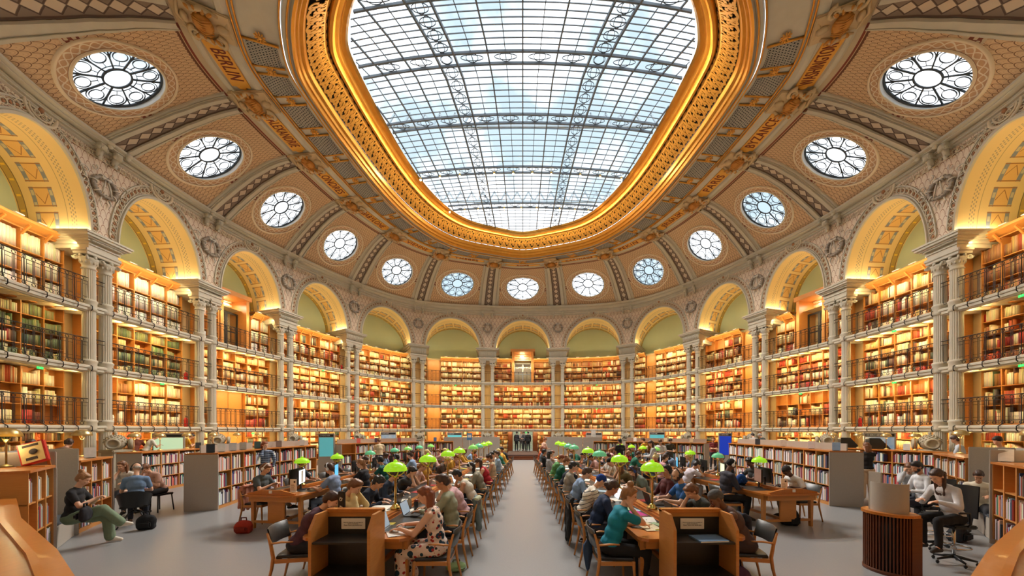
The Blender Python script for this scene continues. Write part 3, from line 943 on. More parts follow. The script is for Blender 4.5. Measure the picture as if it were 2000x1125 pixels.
for uh in UH:
    root = empty('entablature', PT(uh, 0.1, 8.72)); q = float(dlt(uh)); inv = Matrix.Translation(-Vector(root.location))
    tag(root, 'moulded stone entablature block on the columns of the %s' % pierlabel(uh), 'entablature', 'entablatures above the columns')
    def block(m, u0, u1, d0, d1, z0, z1, mi=0, n=4):
        a = [inv @ Vector(PT(u0 + (u1 - u0) * i / n, d0, 0)) for i in range(n + 1)]; b = [inv @ Vector(PT(u0 + (u1 - u0) * i / n, d1, 0)) for i in range(n + 1)]
        pts = [Vector((p.x, p.y, z)) for z in (z0 - 8.72, z1 - 8.72) for p in a + b[::-1]]
        k = 2 * (n + 1)
        m.add(pts, [tuple(range(k - 1, -1, -1)), tuple(range(k, 2 * k))] + [(i, (i + 1) % k, k + (i + 1) % k, k + i) for i in range(k)], mi)
    L = abs(Vector(PT(uh + .12, 0, 0)) - Vector(PT(uh - .12, 0, 0)).copy()) if False else (Vector(PT(uh + .12, 0, 0)) - Vector(PT(uh - .12, 0, 0))).length
    k6 = 0.24 / L      # u per metre
    zt = ZS - q
    m = MB()
    block(m, uh - .125, uh + .125, -.16, 2.3, 8.72, 9.0)
    block(m, uh - .125 - .03 * k6, uh + .125 + .03 * k6, -.20, 2.3, 8.86, 9.0)
    block(m, uh - .12, uh + .12, -.17, 2.3, 9.0, zt - .26)
    m.build('frieze', stone, root)
    f = MB(); nf = 16
    for i in range(nf):
        u = uh - .125 + .25 * (i + .5) / nf
        a = inv @ Vector(PT(u, -.17, 0)); b = inv @ Vector(PT(u, -.30, 0))
        f.tube([(a.x, a.y, 9.03 - 8.72), ((a.x + b.x) / 2, (a.y + b.y) / 2, 9.06 - 8.72), (b.x, b.y, zt - .28 - 8.72)], .032, 6)
    f.build('fluting', stone, root)
    c = MB()
    for o, z0, z1 in ((.10, zt - .28, zt - .2), (.17, zt - .2, zt - .14), (.24, zt - .14, zt - .05), (.28, zt - .05, zt + .02)):
        block(c, uh - .12 - o * k6, uh + .12 + o * k6, -.15 - o, 2.3, z0, z1)
    c.build('cornice', stone, root)

# galleries
EU = [x / 16 for x in range(-110, 111)]
for i, z in enumerate((Z1, Z2, Z3)):
    m = MB()
    prof = [(1.36, z), (-.02, z), (-.08, z), (-.10, z - .03), (-.10, z - .09), (-.06, z - .11), (-.06, z - .2), (-.02, z - .22), (.0, z - .25), (.12, z - .25), (.14, z - .12)]
    m.grid([[PT(u, d, zz) for d, zz in prof] for u in EU], 0, smooth=False)
    structure(m.build('floor_gallery_%d' % (i + 1), stone))
    m = MB()
    m.grid([[PT(u, d, zz) for d, zz in [(.14, z - .10), (1.36, z - .10)]] for u in EU], 0)
    for j in range(-54, 55):
        u = j / 8
        m.bar(PT(u, .1, z - .22), PT(u, 1.3, z - .14), .07, .10)
    structure(m.build('trim_gallery_%d' % (i + 1), cream))

LEVN = {0: 'ground floor', 1: 'first gallery', 2: 'second gallery', 3: 'third gallery'}
def railing(u0, u1, z, small=False):
    root = empty('gallery_railing', PT((u0 + u1) / 2, 0, z)); inv = Matrix.Translation(-Vector(root.location))
    def Q(u, d, zz): return inv @ Vector(PT(u, d, zz))
    n = 12 if not small else 2
    uu = [u0 + (u1 - u0) * i / n for i in range(n + 1)]
    m = MB(); m.tube([Q(u, -.02, z + .98) for u in uu], .017, 6); m.build('top_rail', iron, root)
    f = MB()
    for zz, r in ((.84, .013), (.16, .013)): f.tube([Q(u, -.02, z + zz) for u in uu], r, 4)
    npst = 8 if not small else 2
    L = (Vector(PT(u1, 0, 0)) - Vector(PT(u0, 0, 0))).length
    if not small:
        for i in range(npst - 1):
            a = u0 + (u1 - u0) * i / (npst - 1); b = u0 + (u1 - u0) * (i + 1) / (npst - 1); h = b - a
            for t in (.12, .44, .5, .56, .88): f.bar(Q(a + h * t, -.02, z + .16), Q(a + h * t, -.02, z + .84), .009)
            for zz in (.28, .72):
                f.bar(Q(a + h * .12, -.02, z + zz), Q(a + h * .44, -.02, z + zz), .012); f.bar(Q(a + h * .56, -.02, z + zz), Q(a + h * .88, -.02, z + zz), .012)
            for zz in (.09, .91):
                for t in (.0, .5): 
                    c = Q(a + h * t, -.02, z + zz); T = (Q(a + h * (t + .1), -.02, z + zz) - c).normalized()
                    f.tube([c + T * .05 * math.cos(w) + Vector((0, 0, .05 * math.sin(w))) for w in (0, .8, 1.6, 2.4, 3.2, 4, 4.8, 5.5)], .009, 4, closed=True)
    else:
        for t in (.3, .7): f.bar(Q(u0 + (u1 - u0) * t, -.02, z + .16), Q(u0 + (u1 - u0) * t, -.02, z + .84), .009)
    f.build('fretwork', iron, root)
    if not small:
        for i in range(npst):
            u = u0 + (u1 - u0) * i / (npst - 1)
            p = MB(); p.tube([Q(u, -.02, z + .98), Q(u, -.03, z + .05), Q(u, -.15, z - .04), Q(u, -.15, z - .16), Q(u, -.11, z - .2)], [.012, .014, .014, .014, .02], 5)
            p.build('post', iron, root)
    return root
for li, z in ((1, Z1), (2, Z2), (3, Z3)):
    for k in VIS:
        r = railing(k - .41, k + .41, z)
        tag(r, 'black iron %s railing in %s' % (LEVN[li], bayname(k)), 'railing', 'gallery railings')
    for uh in UH[1:-1]:
        r = railing(uh - .045, uh + .045, z, True)
        tag(r, 'short black %s rail between the paired columns of the %s' % (LEVN[li], pierlabel(uh)), 'railing', 'short rails between paired columns')

# ---------------------------------------------------------------- bookcases
BK = []      # u0, u1, d0, d1, z0, z1, r, g, b
PAL = {
 'mix': [(222, 204, 168), (224, 200, 152), (236, 224, 198), (178, 72, 50), (206, 164, 104), (150, 100, 66), (110, 84, 66), (216, 116, 70), (96, 100, 86), (230, 214, 180), (196, 150, 96), (240, 232, 214), (232, 218, 186)],
 'pale': [(236, 222, 190), (226, 206, 164), (242, 234, 214), (214, 190, 146), (232, 216, 180), (190, 160, 118)],
 'red': [(190, 70, 52), (172, 58, 44), (206, 100, 70), (220, 190, 140), (228, 208, 168), (220, 200, 160), (150, 90, 64), (236, 222, 190)],
 'brown': [(160, 108, 70), (136, 90, 60), (176, 126, 84), (224, 206, 170), (176, 140, 96), (96, 60, 44), (160, 74, 48), (206, 180, 134)],
 'green': [(98, 110, 80), (122, 128, 92), (84, 96, 74), (190, 176, 130), (146, 140, 100)],
 'modern': [(240, 238, 232), (226, 224, 218), (40, 42, 46), (176, 40, 40), (60, 84, 120), (232, 214, 190), (214, 130, 110), (90, 92, 90), (244, 242, 238), (120, 40, 60), (210, 190, 160), (70, 110, 100), (196, 196, 196)],
 'file': [(222, 216, 206), (228, 222, 214), (216, 208, 196)]}
def fill_row(r, u0, u1, d0, d1, z0, h, upm, pal, dens=1.0, thick=(.028, .06), hf=(.62, .9)):
    """books between u0 and u1 standing at z0; upm = u per metre"""
    cols = PAL[pal]; u = u0 + .01 * upm
    if r.random() > dens: return
    end = u1 - .01 * upm if r.random() < .72 * dens else u0 + (u1 - u0) * r.uniform(.45, .92)
    base = r.choice(cols); run = 0; hh = r.uniform(*hf)
    while True:
        w = r.uniform(*thick) * upm
        if u + w > end: break
        if run <= 0: base = r.choice(cols); run = r.choice((1, 1, 1, 2, 3, 6, 9)) if pal != 'modern' else 1; hh = r.uniform(*hf)
        run -= 1
        c = [min(255, max(0, x + r.uniform(-12, 12))) for x in base]
        BK.append((u, u + w * .92, d0 + r.uniform(0, .03), d1, z0, z0 + h * hh * r.uniform(.96, 1.0), *c)); u += w
def bookcase(k, lev, u0, u1, z0, z1, rows, ncomp, pal, dens, r, empty_rows=(), name='bookcase', top=False):
    root = empty(name, PT((u0 + u1) / 2, 1.05, z0)); inv = Matrix.Translation(-Vector(root.location))
    Lm = (Vector(PT(u1, 1.1, 0)) - Vector(PT(u0, 1.1, 0))).length; upm = (u1 - u0) / Lm
    def Q(u, d, z): return inv @ Vector(PT(u, d, z))
    def pnl(m, ua, ub, da, db, za, zb, n=1):
        P = []
        a = [Q(ua + (ub - ua) * i / n, da, 0) for i in range(n + 1)] + [Q(ua + (ub - ua) * i / n, db, 0) for i in range(n, -1, -1)]
        kk = len(a); o = root.location.z
        pts = [Vector((p.x, p.y, z - o)) for z in (za, zb) for p in a]
        m.add(pts, [tuple(range(kk - 1, -1, -1)), tuple(range(kk, 2 * kk))] + [(i, (i + 1) % kk, kk + (i + 1) % kk, kk + i) for i in range(kk)])
    c = MB(); n = ncomp
    t = .03 * upm
    for i in range(n + 1):
        u = u0 + (u1 - u0) * i / n
        pnl(c, u - t / 2, u + t / 2, 1.0, 1.33, z0, z1)
    pnl(c, u0, u1, 1.31, 1.35, z0, z1, n); pnl(c, u0, u1, .99, 1.33, z1 - .04, z1, n); pnl(c, u0, u1, .99, 1.33, z0, z0 + .06, n)
    c.build('carcass', oak, root)
    h = (z1 - z0 - .06) / rows
    for j in range(1, rows):
        s = MB(); pnl(s, u0, u1, 1.01, 1.32, z0 + .06 + h * j - .0275, z0 + .06 + h * j, n); s.build('shelf', oak, root)
    for j in range(rows):
        for i in range(n):
            if j in empty_rows: continue
            ua = u0 + (u1 - u0) * i / n + t / 2; ub = u0 + (u1 - u0) * (i + 1) / n - t / 2
            p = pal if r.random() < .8 else r.choice(('mix', 'pale', 'red'))
            if pal == 'file': p = 'file'
            fill_row(r, ua, ub, 1.05, 1.29, z0 + .06 + h * j, h - .03, upm, p, dens, (.05, .07) if pal == 'file' else (.03, .06), (.86, .92) if pal == 'file' else (.6, .9))
    if top:
        cn = MB()
        prof = [(1.34, z1), (.98, z1), (.90, z1 + .03), (.72, z1 + .12), (.66, z1 + .14), (.64, z1 + .22), (.70, z1 + .24), (1.34, z1 + .24)]
        cn.grid([[Q(u0 + (u1 - u0) * i / 8, d, z) for d, z in prof] for i in range(9)], 0, smooth=False)
        cn.build('canopy', oak, root)
        for i in range(n + 1):
            b = MB(); u = u0 + (u1 - u0) * i / n
            b.bar(Q(u, 1.0, z1 - .22), Q(u, .72, z1 + .06), .05, .06); b.build('bracket', oak, root)
        for i in range(n):
            b = MB(); u = u0 + (u1 - u0) * (i + .5) / n; pnl(b, u - .13 * upm, u + .13 * upm, .66, .78, z1 + .25, z1 + .29); b.build('shelf_mark', white, root)
    return root
def light_row(k, u0, u1, z, power, d=.8):
    n = max(1, int(round((Vector(PT(u1, d, 0)) - Vector(PT(u0, d, 0))).length / 2.6)))
    for i in range(n):
        a = Vector(PT(u0 + (u1 - u0) * i / n, d, z)); b = Vector(PT(u0 + (u1 - u0) * (i + 1) / n, d, z)); T = (b - a)
        out = Vector((-T.y, T.x, 0)).normalized()
        lamp_area('shelf_light', (a + b) / 2, out * 1.0 + Vector((0, 0, -.75)), T.length * .95, .05, power * T.length, WARM, T)
pr = random.Random(11)
for k in VIS:
    wp = PORT.get(k)
    for lev, (z0, z1) in enumerate(((0.0, 2.18), (Z1, Z2 - .12), (Z2, Z3 - .12), (Z3, 8.95))):
        far = abs(k) <= 2
        rows = {0: 5, 1: 4 if far else 3, 2: 4, 3: 4 if far else 3}[lev]
        pal = {0: 'mix', 1: 'pale' if k in (-6, -5, 0) else 'mix', 2: pr.choice(('pale', 'mix', 'red', 'pale')), 3: pr.choice(('mix', 'pale', 'brown'))}[lev]
        if lev == 3 and k in (-6, -5): pal = 'file'
        if lev == 3 and k == -4: pal = 'file'
        if lev == 3 and k in (0, 1): pal = 'brown'
        if lev == 2 and k in (-5, -6): pal = 'green'
        dens = 1.0
        if k == 3 and lev in (1, 3): dens = .72
        if k == 4 and lev == 1: dens = .7
        if k in (-5, -6) and lev == 1: dens = .93
        spans = [(k - .43, k + .43, 6)]
        if k == 0:
            if lev in (0, 3): spans = [(-.43, -.16, 2), (.16, .43, 2)]
        elif wp and lev == 3: spans = [(k - .43, k - .19, 2), (k + .19, k + .43, 2)]
        elif k == -4 and lev in (0, 1): spans = [(k - .43, k - .26, 1), (k + .12, k + .43, 2)]
        elif k == 3: spans = [(k - .43, k + .1, 4), (k + .24, k + .43, 1)]
        elif k == -1: spans = [(k - .43, k - .36, 1), (k - .17, k + .43, 4)]
        elif k == 2 : spans = [(k - .43, k - .28, 1), (k - .14, k + .43, 4)]
        for (a, b, n) in spans:
            o = bookcase(k, lev, a, b, z0, z1, rows, n, pal, dens, pr, top=(lev == 3))
            side = '' if len(spans) == 1 else (' on the left' if a < k - .3 and b < k + .2 else ' on the right')
            tag(o, 'glowing oak bookcase%s of %s, %s' % (side, bayname(k), 'ground floor' if lev == 0 else 'on the ' + LEVN[lev]), 'bookcase', 'wall bookcases of the %s' % LEVN[lev])
        light_row(k, k - .42, k + .42, (z1 - .02) if lev < 3 else 8.9, K_SHELF * (15 if lev < 3 else 11), d=.28)
        # wooden panelled doors in the gaps between bookcases
        gaps = []
        if k == -4 and lev in (0, 1): gaps = [(k - .25, k + .11)]
        if k == 3: gaps = [(k + .11, k + .23)]
        if k == -1: gaps = [(k - .35, k - .18)]
        if k == 2: gaps = [(k - .27, k - .15)]
        for a, b in gaps:
            r = empty('panelled_door', PT((a + b) / 2, 1.2, z0)); inv = Matrix.Translation(-Vector(r.location))
            A = inv @ Vector(PT(a, 1.2, z0)); B = inv @ Vector(PT(b, 1.2, z0)); T = (B - A); W_ = T.length; Mx = Matrix.Translation(A) @ Matrix.Rotation(math.atan2(T.y, T.x), 4, 'Z')
            m = MB(); m.box(0, W_, 0, .05, 0, z1 - z0, 0, Mx); m.build('frame', oak, r)
            nd = 2 if W_ > .9 else 1
            for q in range(nd):
                x0 = W_ * q / nd + .05; x1 = W_ * (q + 1) / nd - .05
                for za, zb in ((.15, (z1 - z0) * .4), ((z1 - z0) * .44, z1 - z0 - .1)):
                    m = MB(); m.rbox(x0, x1, -.03, .0, za, zb, .012, 0, Mx); m.build('panel', oak, r)
            m = MB(); m.ball((W_ * (.5 if nd == 2 else .9), -.06, 1.0), .03, 8, 0, Mx); m.build('door_knob', brass, r)
            tag(r, 'panelled oak cupboard door beside the %s bookcase of %s' % (LEVN[lev], bayname(k)), 'door', 'panelled doors between bookcases')

# all wall books: one body of many thousands
def books_object(arr, fn, name, mult=1.0):
    A = np.array(arr, float)
    n = len(A)
    X = np.empty((n, 8, 3))
    ci = 0
    for z in (4, 5):
        for (a, b) in ((0, 2), (1, 2), (1, 3), (0, 3)):
            x, y = fn(A[:, a], A[:, b]); X[:, ci, 0] = x; X[:, ci, 1] = y; X[:, ci, 2] = A[:, z]; ci += 1
    F_ = np.array([(3, 2, 1, 0), (4, 5, 6, 7), (0, 1, 5, 4), (1, 2, 6, 5), (2, 3, 7, 6), (3, 0, 4, 7)])
    faces = (F_[None] + (np.arange(n) * 8)[:, None, None]).reshape(-1, 4)
    me = bpy.data.meshes.new(name)
    me.vertices.add(n * 8); me.vertices.foreach_set('co', X.reshape(-1))
    nf = len(faces)
    me.loops.add(nf * 4); me.loops.foreach_set('vertex_index', faces.reshape(-1).astype(np.int32))
    me.polygons.add(nf); me.polygons.foreach_set('loop_start', np.arange(0, nf * 4, 4, dtype=np.int32))
    me.update(calc_edges=True)
    c = me.color_attributes.new('tint', 'FLOAT_COLOR', 'POINT')
    rgb = A[:, 6:9] / 255
    lin = np.where(rgb <= .04045, rgb / 12.92, ((rgb + .055) / 1.055) ** 2.4) * mult
    C4 = np.ones((n, 8, 4)); C4[:, :, :3] = lin[:, None, :]
    c.data.foreach_set('color', C4.reshape(-1).astype(np.float32))
    me.materials.append(bookm)
    o = bpy.data.objects.new(name, me); COL.objects.link(o)
    return o

# light on the soffits from the cornices of the piers, and round the vault and the ring
for uh in [x + .5 for x in range(-7, 7)]:
    for s in (-1, 1):
        u = uh + s * .140; a = Vector(PT(u, .1, 0)); b = Vector(PT(u, 2.1, 0)); z = ZS - float(dlt(u)) + .06
        T = Vector(PT(u + s * .05, .1, 0)) - a; T.normalize()
        lamp_area('arch_light', Vector(((a.x * .75 + b.x * .25), (a.y * .75 + b.y * .25), z)), T * .12 + Vector((0, 0, 1)), 1.5, .06, K_ARCH * 22, WARM2, b - a)
for i in range(-26, 27):
    u = i / 4
    w = Vector(PT(u, -.35, 13.85 - 1.55 * float(dlt(u)))); T = Vector(PT(u + .1, 0, 0)) - Vector(PT(u - .1, 0, 0)); inn_ = Vector((T.y, -T.x, 0)).normalized()
    lamp_area('cornice_light', w, inn_ * .8 + Vector((0, 0, 1)), 1.3, .08, K_COVE * 16, (1.0, .80, .56), T)
for i in range(-28, 29):
    u = i / 4
    p = Vector(RG(u, 8.66, 26.36, 16.08)); T = Vector(RG(u + .1, 8.66, 26.36, 16)) - Vector(RG(u - .1, 8.66, 26.36, 16)); o_ = Vector((-T.y, T.x, 0)).normalized()
    lamp_area('ring_light', Vector(RG(u, 7.1, 25.4, 16.9)) , o_ * 1.0 + Vector((0, 0, -.25)), T.length * 1.1, .05, K_RING * 3.5, (1.0, .80, .48), T)

# wreaths on the arcade wall and consoles under the cornice
stuc = mat('white stucco', srgb(222, 214, 200), 0.6); stucg = mat('grey stucco', srgb(160, 148, 134), 0.65)
def wreath_mesh():
    m = MB()
    m.tube([(.40 * math.cos(a), -.08, .40 * math.sin(a)) for a in [2 * PI * i / 28 for i in range(28)]], .075, 8, 1, closed=True)
    for i in range(40):
        a = 2 * PI * i / 40; q = .40 + (.05 if i % 2 else -.05); m.ball((q * math.cos(a), -.13, q * math.sin(a)), (.045, .03, .028), 6, 1, R=Matrix.Rotation(-a, 3, 'Y'))
    for a in (.2, 1.25, 1.9, 2.95, 3.9, 5.5):
        c, s_ = math.cos(a), math.sin(a)
        m.tube([((.40 + .105 * math.cos(b)) * c, -.08 - .105 * math.sin(b), (.40 + .105 * math.cos(b)) * s_) for b in (0, .9, 1.8, 2.7, 3.6, 4.5, 5.4)], .026, 5, 0, closed=True)
    for s in (1, -1):
        for (cx, cz, r0, st, tn) in ((s * .66, .34, .17, 0, 1.0), (s * .68, -.10, .15, 1, 1.0), (s * .36, .66, .13, 2, .9)):
            m.tube([(cx + s * r0 * (1 - i / 22) * math.cos(st + tn * 2 * PI * i / 16), -.07, cz + r0 * (1 - i / 22) * math.sin(st + tn * 2 * PI * i / 16)) for i in range(16)], [.036 - .0015 * i for i in range(16)], 5, 0, flat=.6)
        m.tube([(s * .04, -.15, .30), (s * .10, -.17, .0), (s * .17, -.15, -.36)], [.02, .05, .025], 6, 0, flat=.5)
        m.tube([(s * .14, -.08, -.50), (s * .20, -.09, -.66), (s * .10, -.07, -.92)], [.045, .04, .008], 6, 0, flat=.5)
        m.ball((s * .10, -.16, .36), (.09, .04, .055), 10, 0)
    m.ball((0, -.18, .34), (.04, .04, .04), 10, 0)
    return m
wr0 = None; cs0 = None
for uh in UH:
    if wr0 is None: o = wr0 = wreath_mesh().build('wreath', [stuc, stucg])
    else: o = wr0.copy(); COL.objects.link(o)
    o.matrix_world = frame_at(uh, -.16, 11.75 - float(dlt(uh))) @ Matrix.Scale(.95 if abs(uh) < 5 else .85, 4)
    tag(o, 'stucco wreath with fluttering ribbons above the %s' % pierlabel(uh), 'wreath', 'stucco wreaths on the arcade')
    for s in (1, -1):
        if cs0 is None:
            m = MB(); m.rbox(-.11, .11, -.34, 0, -.02, .22, .02); m.tube([(0, -.26, .0), (0, -.32, .1), (0, -.22, .14), (0, -.1, -.25), (0, -.16, -.3), (0, -.2, -.22)], [.1, .09, .1, .08, .07, .04], 8)
            for x in (-.11, .11): m.ball((x, -.27, .04), (.03, .08, .08), 8)
            o = cs0 = m.build('console', stone)
        else: o = cs0.copy(); COL.objects.link(o)
        o.matrix_world = frame_at(uh + s * .065, -.16, 13.05 - 1.12 * float(dlt(uh)))
        tag(o, 'scrolled console under the cornice, %s of two above the %s' % ('left' if s < 0 else 'right', pierlabel(uh)), 'console', 'consoles under the cornice')

# ---------------------------------------------------------------- portals
glow = mat('lit stair hall wall', srgb(226, 204, 160), 0.6)
for k in (0, -4, 4):
    w = PORT[k]; z0, z1 = Z3, 10.25 - float(dlt(k)) * .6
    if k == 0: z1 = 10.2
    r = empty('portal', PT(k, 1.3, z0)); inv = Matrix.Translation(-Vector(r.location))
    def Q(u, d, z): return inv @ Vector(PT(u, d, z))
    f = MB()
    for s in (-1, 1):
        ua, ub = k + s * w, k + s * (w - .035)
        for dd in (1.0,):
            pts = [Q(ua, 1.0, z0), Q(ub, 1.0, z0), Q(ub, 2.3, z0), Q(ua, 2.3, z0)]
            f.add([(p.x, p.y, z - z0) for z in (z0, z1) for p in pts], [(3, 2, 1, 0), (4, 5, 6, 7), (0, 1, 5, 4), (1, 2, 6, 5), (2, 3, 7, 6), (3, 0, 4, 7)])
    pts = [Q(k - w - .02, .92, 0), Q(k + w + .02, .92, 0), Q(k + w + .02, 2.36, 0), Q(k - w - .02, 2.36, 0)]
    f.add([(p.x, p.y, z - z0) for z in (z1 - .25, z1) for p in pts], [(3, 2, 1, 0), (4, 5, 6, 7), (0, 1, 5, 4), (1, 2, 6, 5), (2, 3, 7, 6), (3, 0, 4, 7)])
    f.build('door_surround', oak, r)
    b = MB(); pts = [Q(k - w, 2.3, 0), Q(k + w, 2.3, 0)]
    b.add([(pts[0].x, pts[0].y, 0), (pts[1].x, pts[1].y, 0), (pts[1].x, pts[1].y, z1 - z0), (pts[0].x, pts[0].y, z1 - z0)], [(0, 1, 2, 3)])
    b.build('inner_wall', glow, r)
    d_ = MB(); A = Q(k - w + .035, 1.7, z0); B = Q(k + w - .035, 1.7, z0); T = B - A; W_ = T.length; Mx = Matrix.Translation(A) @ Matrix.Rotation(math.atan2(T.y, T.x), 4, 'Z')
    for q in range(2):
        x0 = W_ * q / 2; x1 = W_ * (q + 1) / 2
        for a_, b_ in ((x0, x0 + .07), (x1 - .07, x1)): d_.box(a_, b_, -.03, .03, 0, 2.25, 0, Mx)
        for a_, b_ in ((0, .25), (1.15, 1.2), (2.2, 2.3)): d_.box(x0, x1, -.03, .03, a_, b_, 0, Mx)
    d_.build('door_frame', silver if k == 0 else iron, r)
    g = MB(); g.box(0.03, W_ - .03, -.004, .004, .1, 2.2, 0, Mx); g.build('glass', glass, r)
    st = MB()
    for q in range(5): st.box(.1, W_ - .1, .32 - .02 * q, .36, 2.3 + .22 * q, 2.42 + .22 * q, 0, Mx)
    st.build('moulded_ceiling_step', cream, r)
    tag(r, 'tall oak portal with glazed doors rising into the arch of %s' % bayname(k), 'portal')
    c = Vector(PT(k, 2.0, z1 - .4)); lamp_area('portal_light', c, (0, 0, -1), .6, .4, 22 if k == 0 else 14, (1, .88, .70))

# entrance on the ground floor and the window above it
ent = empty('entrance', PT(0, 1.3, 0)); inv = Matrix.Translation(-Vector(ent.location))
yb = ent.location.y
for s in (-1, 1):
    m = MB(); m.box(min(s * 1.0, s * 1.45), max(s * 1.0, s * 1.45), -.75, .6, 0, 2.18); m.build('dark_reveal', oak_dk, ent)
m = MB(); m.box(-1.0, 1.0, .0, .5, 2.1, 2.2); m.build('lintel', oak_dk, ent)
for s in (-1, 1):
    m = MB(); x0, x1 = (1.02, 1.42) if s > 0 else (-1.42, -1.02)
    m.rbox(x0, x1, -.82, -.76, .05, 2.1, .02); m.rbox(x0 + .08, x1 - .08, -.85, -.82, .2, 1.0, .02); m.rbox(x0 + .08, x1 - .08, -.85, -.82, 1.15, 2.0, .02); m.build('door_leaf', oak_dk, ent)
m = MB()
for x in (-.96, -.64, -.32, 0, .32, .64, .96): m.box(x - .018, x + .018, .55, .6, .3, 2.1)
for z in (.3, .75, 1.2, 1.65, 2.08): m.box(-.97, .97, .55, .6, z - .015, z + .015)
m.build('glazing_bars', white, ent)
m = MB(); m.box(-.97, .97, .57, .575, .3, 2.1); m.build('pane', glass, ent)
tag(ent, 'entrance with dark oak doors and a bright glazed screen at the aisle\'s end', 'entrance')
win = empty('barred_window', PT(0, 1.3, 2.5)); 
m = MB()
for i in range(7): x = -.75 + .25 * i; m.box(x - .012, x + .012, 0, .03, 0, 1.35)
for z in (0, .34, .68, 1.02, 1.35): m.box(-.76, .76, 0, .03, z - .012, z + .012)
m.build('bars', iron, win)
m = MB(); m.box(-.76, .76, .08, .085, 0, 1.35); m.build('pane', glass, win)
m = MB(); m.box(-.86, -.76, -.1, .3, -.06, 1.42); m.box(.76, .86, -.1, .3, -.06, 1.42); m.box(-.86, .86, -.1, .3, 1.35, 1.45); m.build('frame', oak, win)
tag(win, 'small barred daylight window above the entrance, at first gallery level', 'window')
m = MB(); 
for s in (-1,1): m.add([PT(s*.17,1.38,0), PT(s*.17,2.3,0), PT(s*.17,2.3,6.6), PT(s*.17,1.38,6.6)],[(0,1,2,3)])
structure(m.build('wall_reveal', cream))
# garden wall and tree outside the window
m = MB(); m.add([(-9, 40, -1), (9, 40, -1), (9, 40, 3.0), (-9, 40, 3.0)], [(0, 1, 2, 3)])
structure(m.build('exterior_hedge', mat('hedge green', srgb(176, 200, 150), .9, noise=(3, srgb(236, 240, 226)))))
# ================================================================ FURNITURE
def frame2(p, q):
    """matrix: x axis from p to q, y axis to its left, origin p; and length"""
    a = math.atan2(q[1] - p[1], q[0] - p[0])
    return Matrix.Translation((p[0], p[1], 0)) @ Matrix.Rotation(a, 4, 'Z'), math.hypot(q[0] - p[0], q[1] - p[1])
FB = []      # free books: (matrix, w, d, h, colour, case, row, order)
CASES = {}
def lowcase(key, where, pts, h=1.5, depth=.62, comp=.85, rows=3, ends=(True, False), screen=True, front=-1, foot=.1, pal='modern', dens=.97, endm=None, bk=None):
    """a run of low shelving; shelves face the side front*y of the first segment"""
    root = empty('low_bookcase', (pts[0][0], pts[0][1], 0)); inv = Matrix.Translation(-Vector(root.location))
    r = random.Random(key)
    car = MB(); top = MB(); scr = MB(); nseg = len(pts) - 1
    tot = 0
    rails = [MB() for _ in range(rows - 1)]
    cnt = [0] * rows
    for si in range(nseg):
        Mx, L = frame2(pts[si], pts[si + 1]); M0 = inv @ Mx
        f = front
        def bx(m, x0, x1, y0, y1, z0, z1, mi=0): m.box(x0, x1, *sorted((f * -y0, f * -y1)), z0, z1, mi, M0)
        # y measured backwards from the front
        n = max(1, round(L / comp))
        bx(car, 0, L, depth * .45, depth * .5, foot, h - .04); bx(car, 0, L, .03, depth - .03, 0, foot); bx(car, 0, L, depth * .5, depth, foot, h - .04)
        for i in range(n + 1):
            x = L * i / n; bx(car, max(0, x - .018), min(L, x + .018), 0, depth * .46, foot, h - .04)
        bx(top, -.01, L + .01, -.02, depth + .02, h - .04, h)
        hh = (h - .04 - foot) / rows
        for j in range(1, rows): bx(rails[j - 1], 0, L, .01, depth * .45, foot + hh * j - .022, foot + hh * j)
        if screen: bx(scr, 0, L, depth * .52, depth * .56, h, h + .2)
        for j in range(rows):
            for i in range(n):
                x0, x1 = L * i / n + .025, L * (i + 1) / n - .03
                x = x0; end = x1 if r.random() < .6 else x0 + (x1 - x0) * r.uniform(.6, .95)
                if r.random() > dens: continue
                while True:
                    w = r.uniform(.014, .042) * (1.0 if bk is None else bk)
                    if x + w > end: break
                    bh = hh * r.uniform(.62, .86); c = r.choice(PAL[pal]); d = r.uniform(.15, .21)
                    cy = (.02 + d / 2) * -f
                    FB.append((Mx @ Matrix.Translation((x + w / 2, cy, foot + hh * j + bh / 2)), w * .93, d, bh, [min(255, max(0, v + r.uniform(-14, 14))) for v in c], key, rows - j, cnt[j], where))
                    cnt[j] += 1; x += w
        if si == 0: A0 = (M0.copy(), L)
        AE = (M0.copy(), L)
    car.build('carcass', oak, root)
    for m in rails: m.build('shelf', oak, root)
    top.build('top_board', oak_h, root)
    if screen: scr.build('display_screen', greyp, root)
    for e, (Mz, L), x0, x1 in ((ends[0], A0, -.035, 0), (ends[1], AE, None, None)):
        if not e: continue
        if x0 is None: x0, x1 = L, L + .035
        m = MB(); m.rbox(x0, x1, *sorted((front * .03, -front * (depth + .02))), 0, h - .045, .006, 0, Mz); m.build('end_panel', greyp, root)
    tag(root, where, 'bookcase', 'low oak bookcases round the reading room')
    CASES[key] = (pts, h, depth, front)
    return root
def on_case(key, x, back=.3):
    """point on the top of a low bookcase that shows at photo column x"""
    pts, h, depth, f = CASES[key]
    best = None
    for si in range(len(pts) - 1):
        Mx, L = frame2(pts[si], pts[si + 1])
        for i in range(101):
            p = Mx @ Vector((L * i / 100, -f * back, h)); q = abs(CX + F * p.x / p.y - x)
            if best is None or q < best[0]: best = (q, p.copy())
    return best[1]
lowcase('la', 'tall-sided oak bookcase with magazines, nearest on the left beside the oak counter', [(-7.28, 4.9), (-7.98, 5.66)], 1.52, .6, .36, 3, (False, True), False, front=-1, bk=.8)
lowcase('lb', 'short oak bookcase behind the woman in green trousers', [(-9.05, 6.8), (-9.82, 7.95)], 1.5, .6, .5, 3, (False, True), False, front=-1)
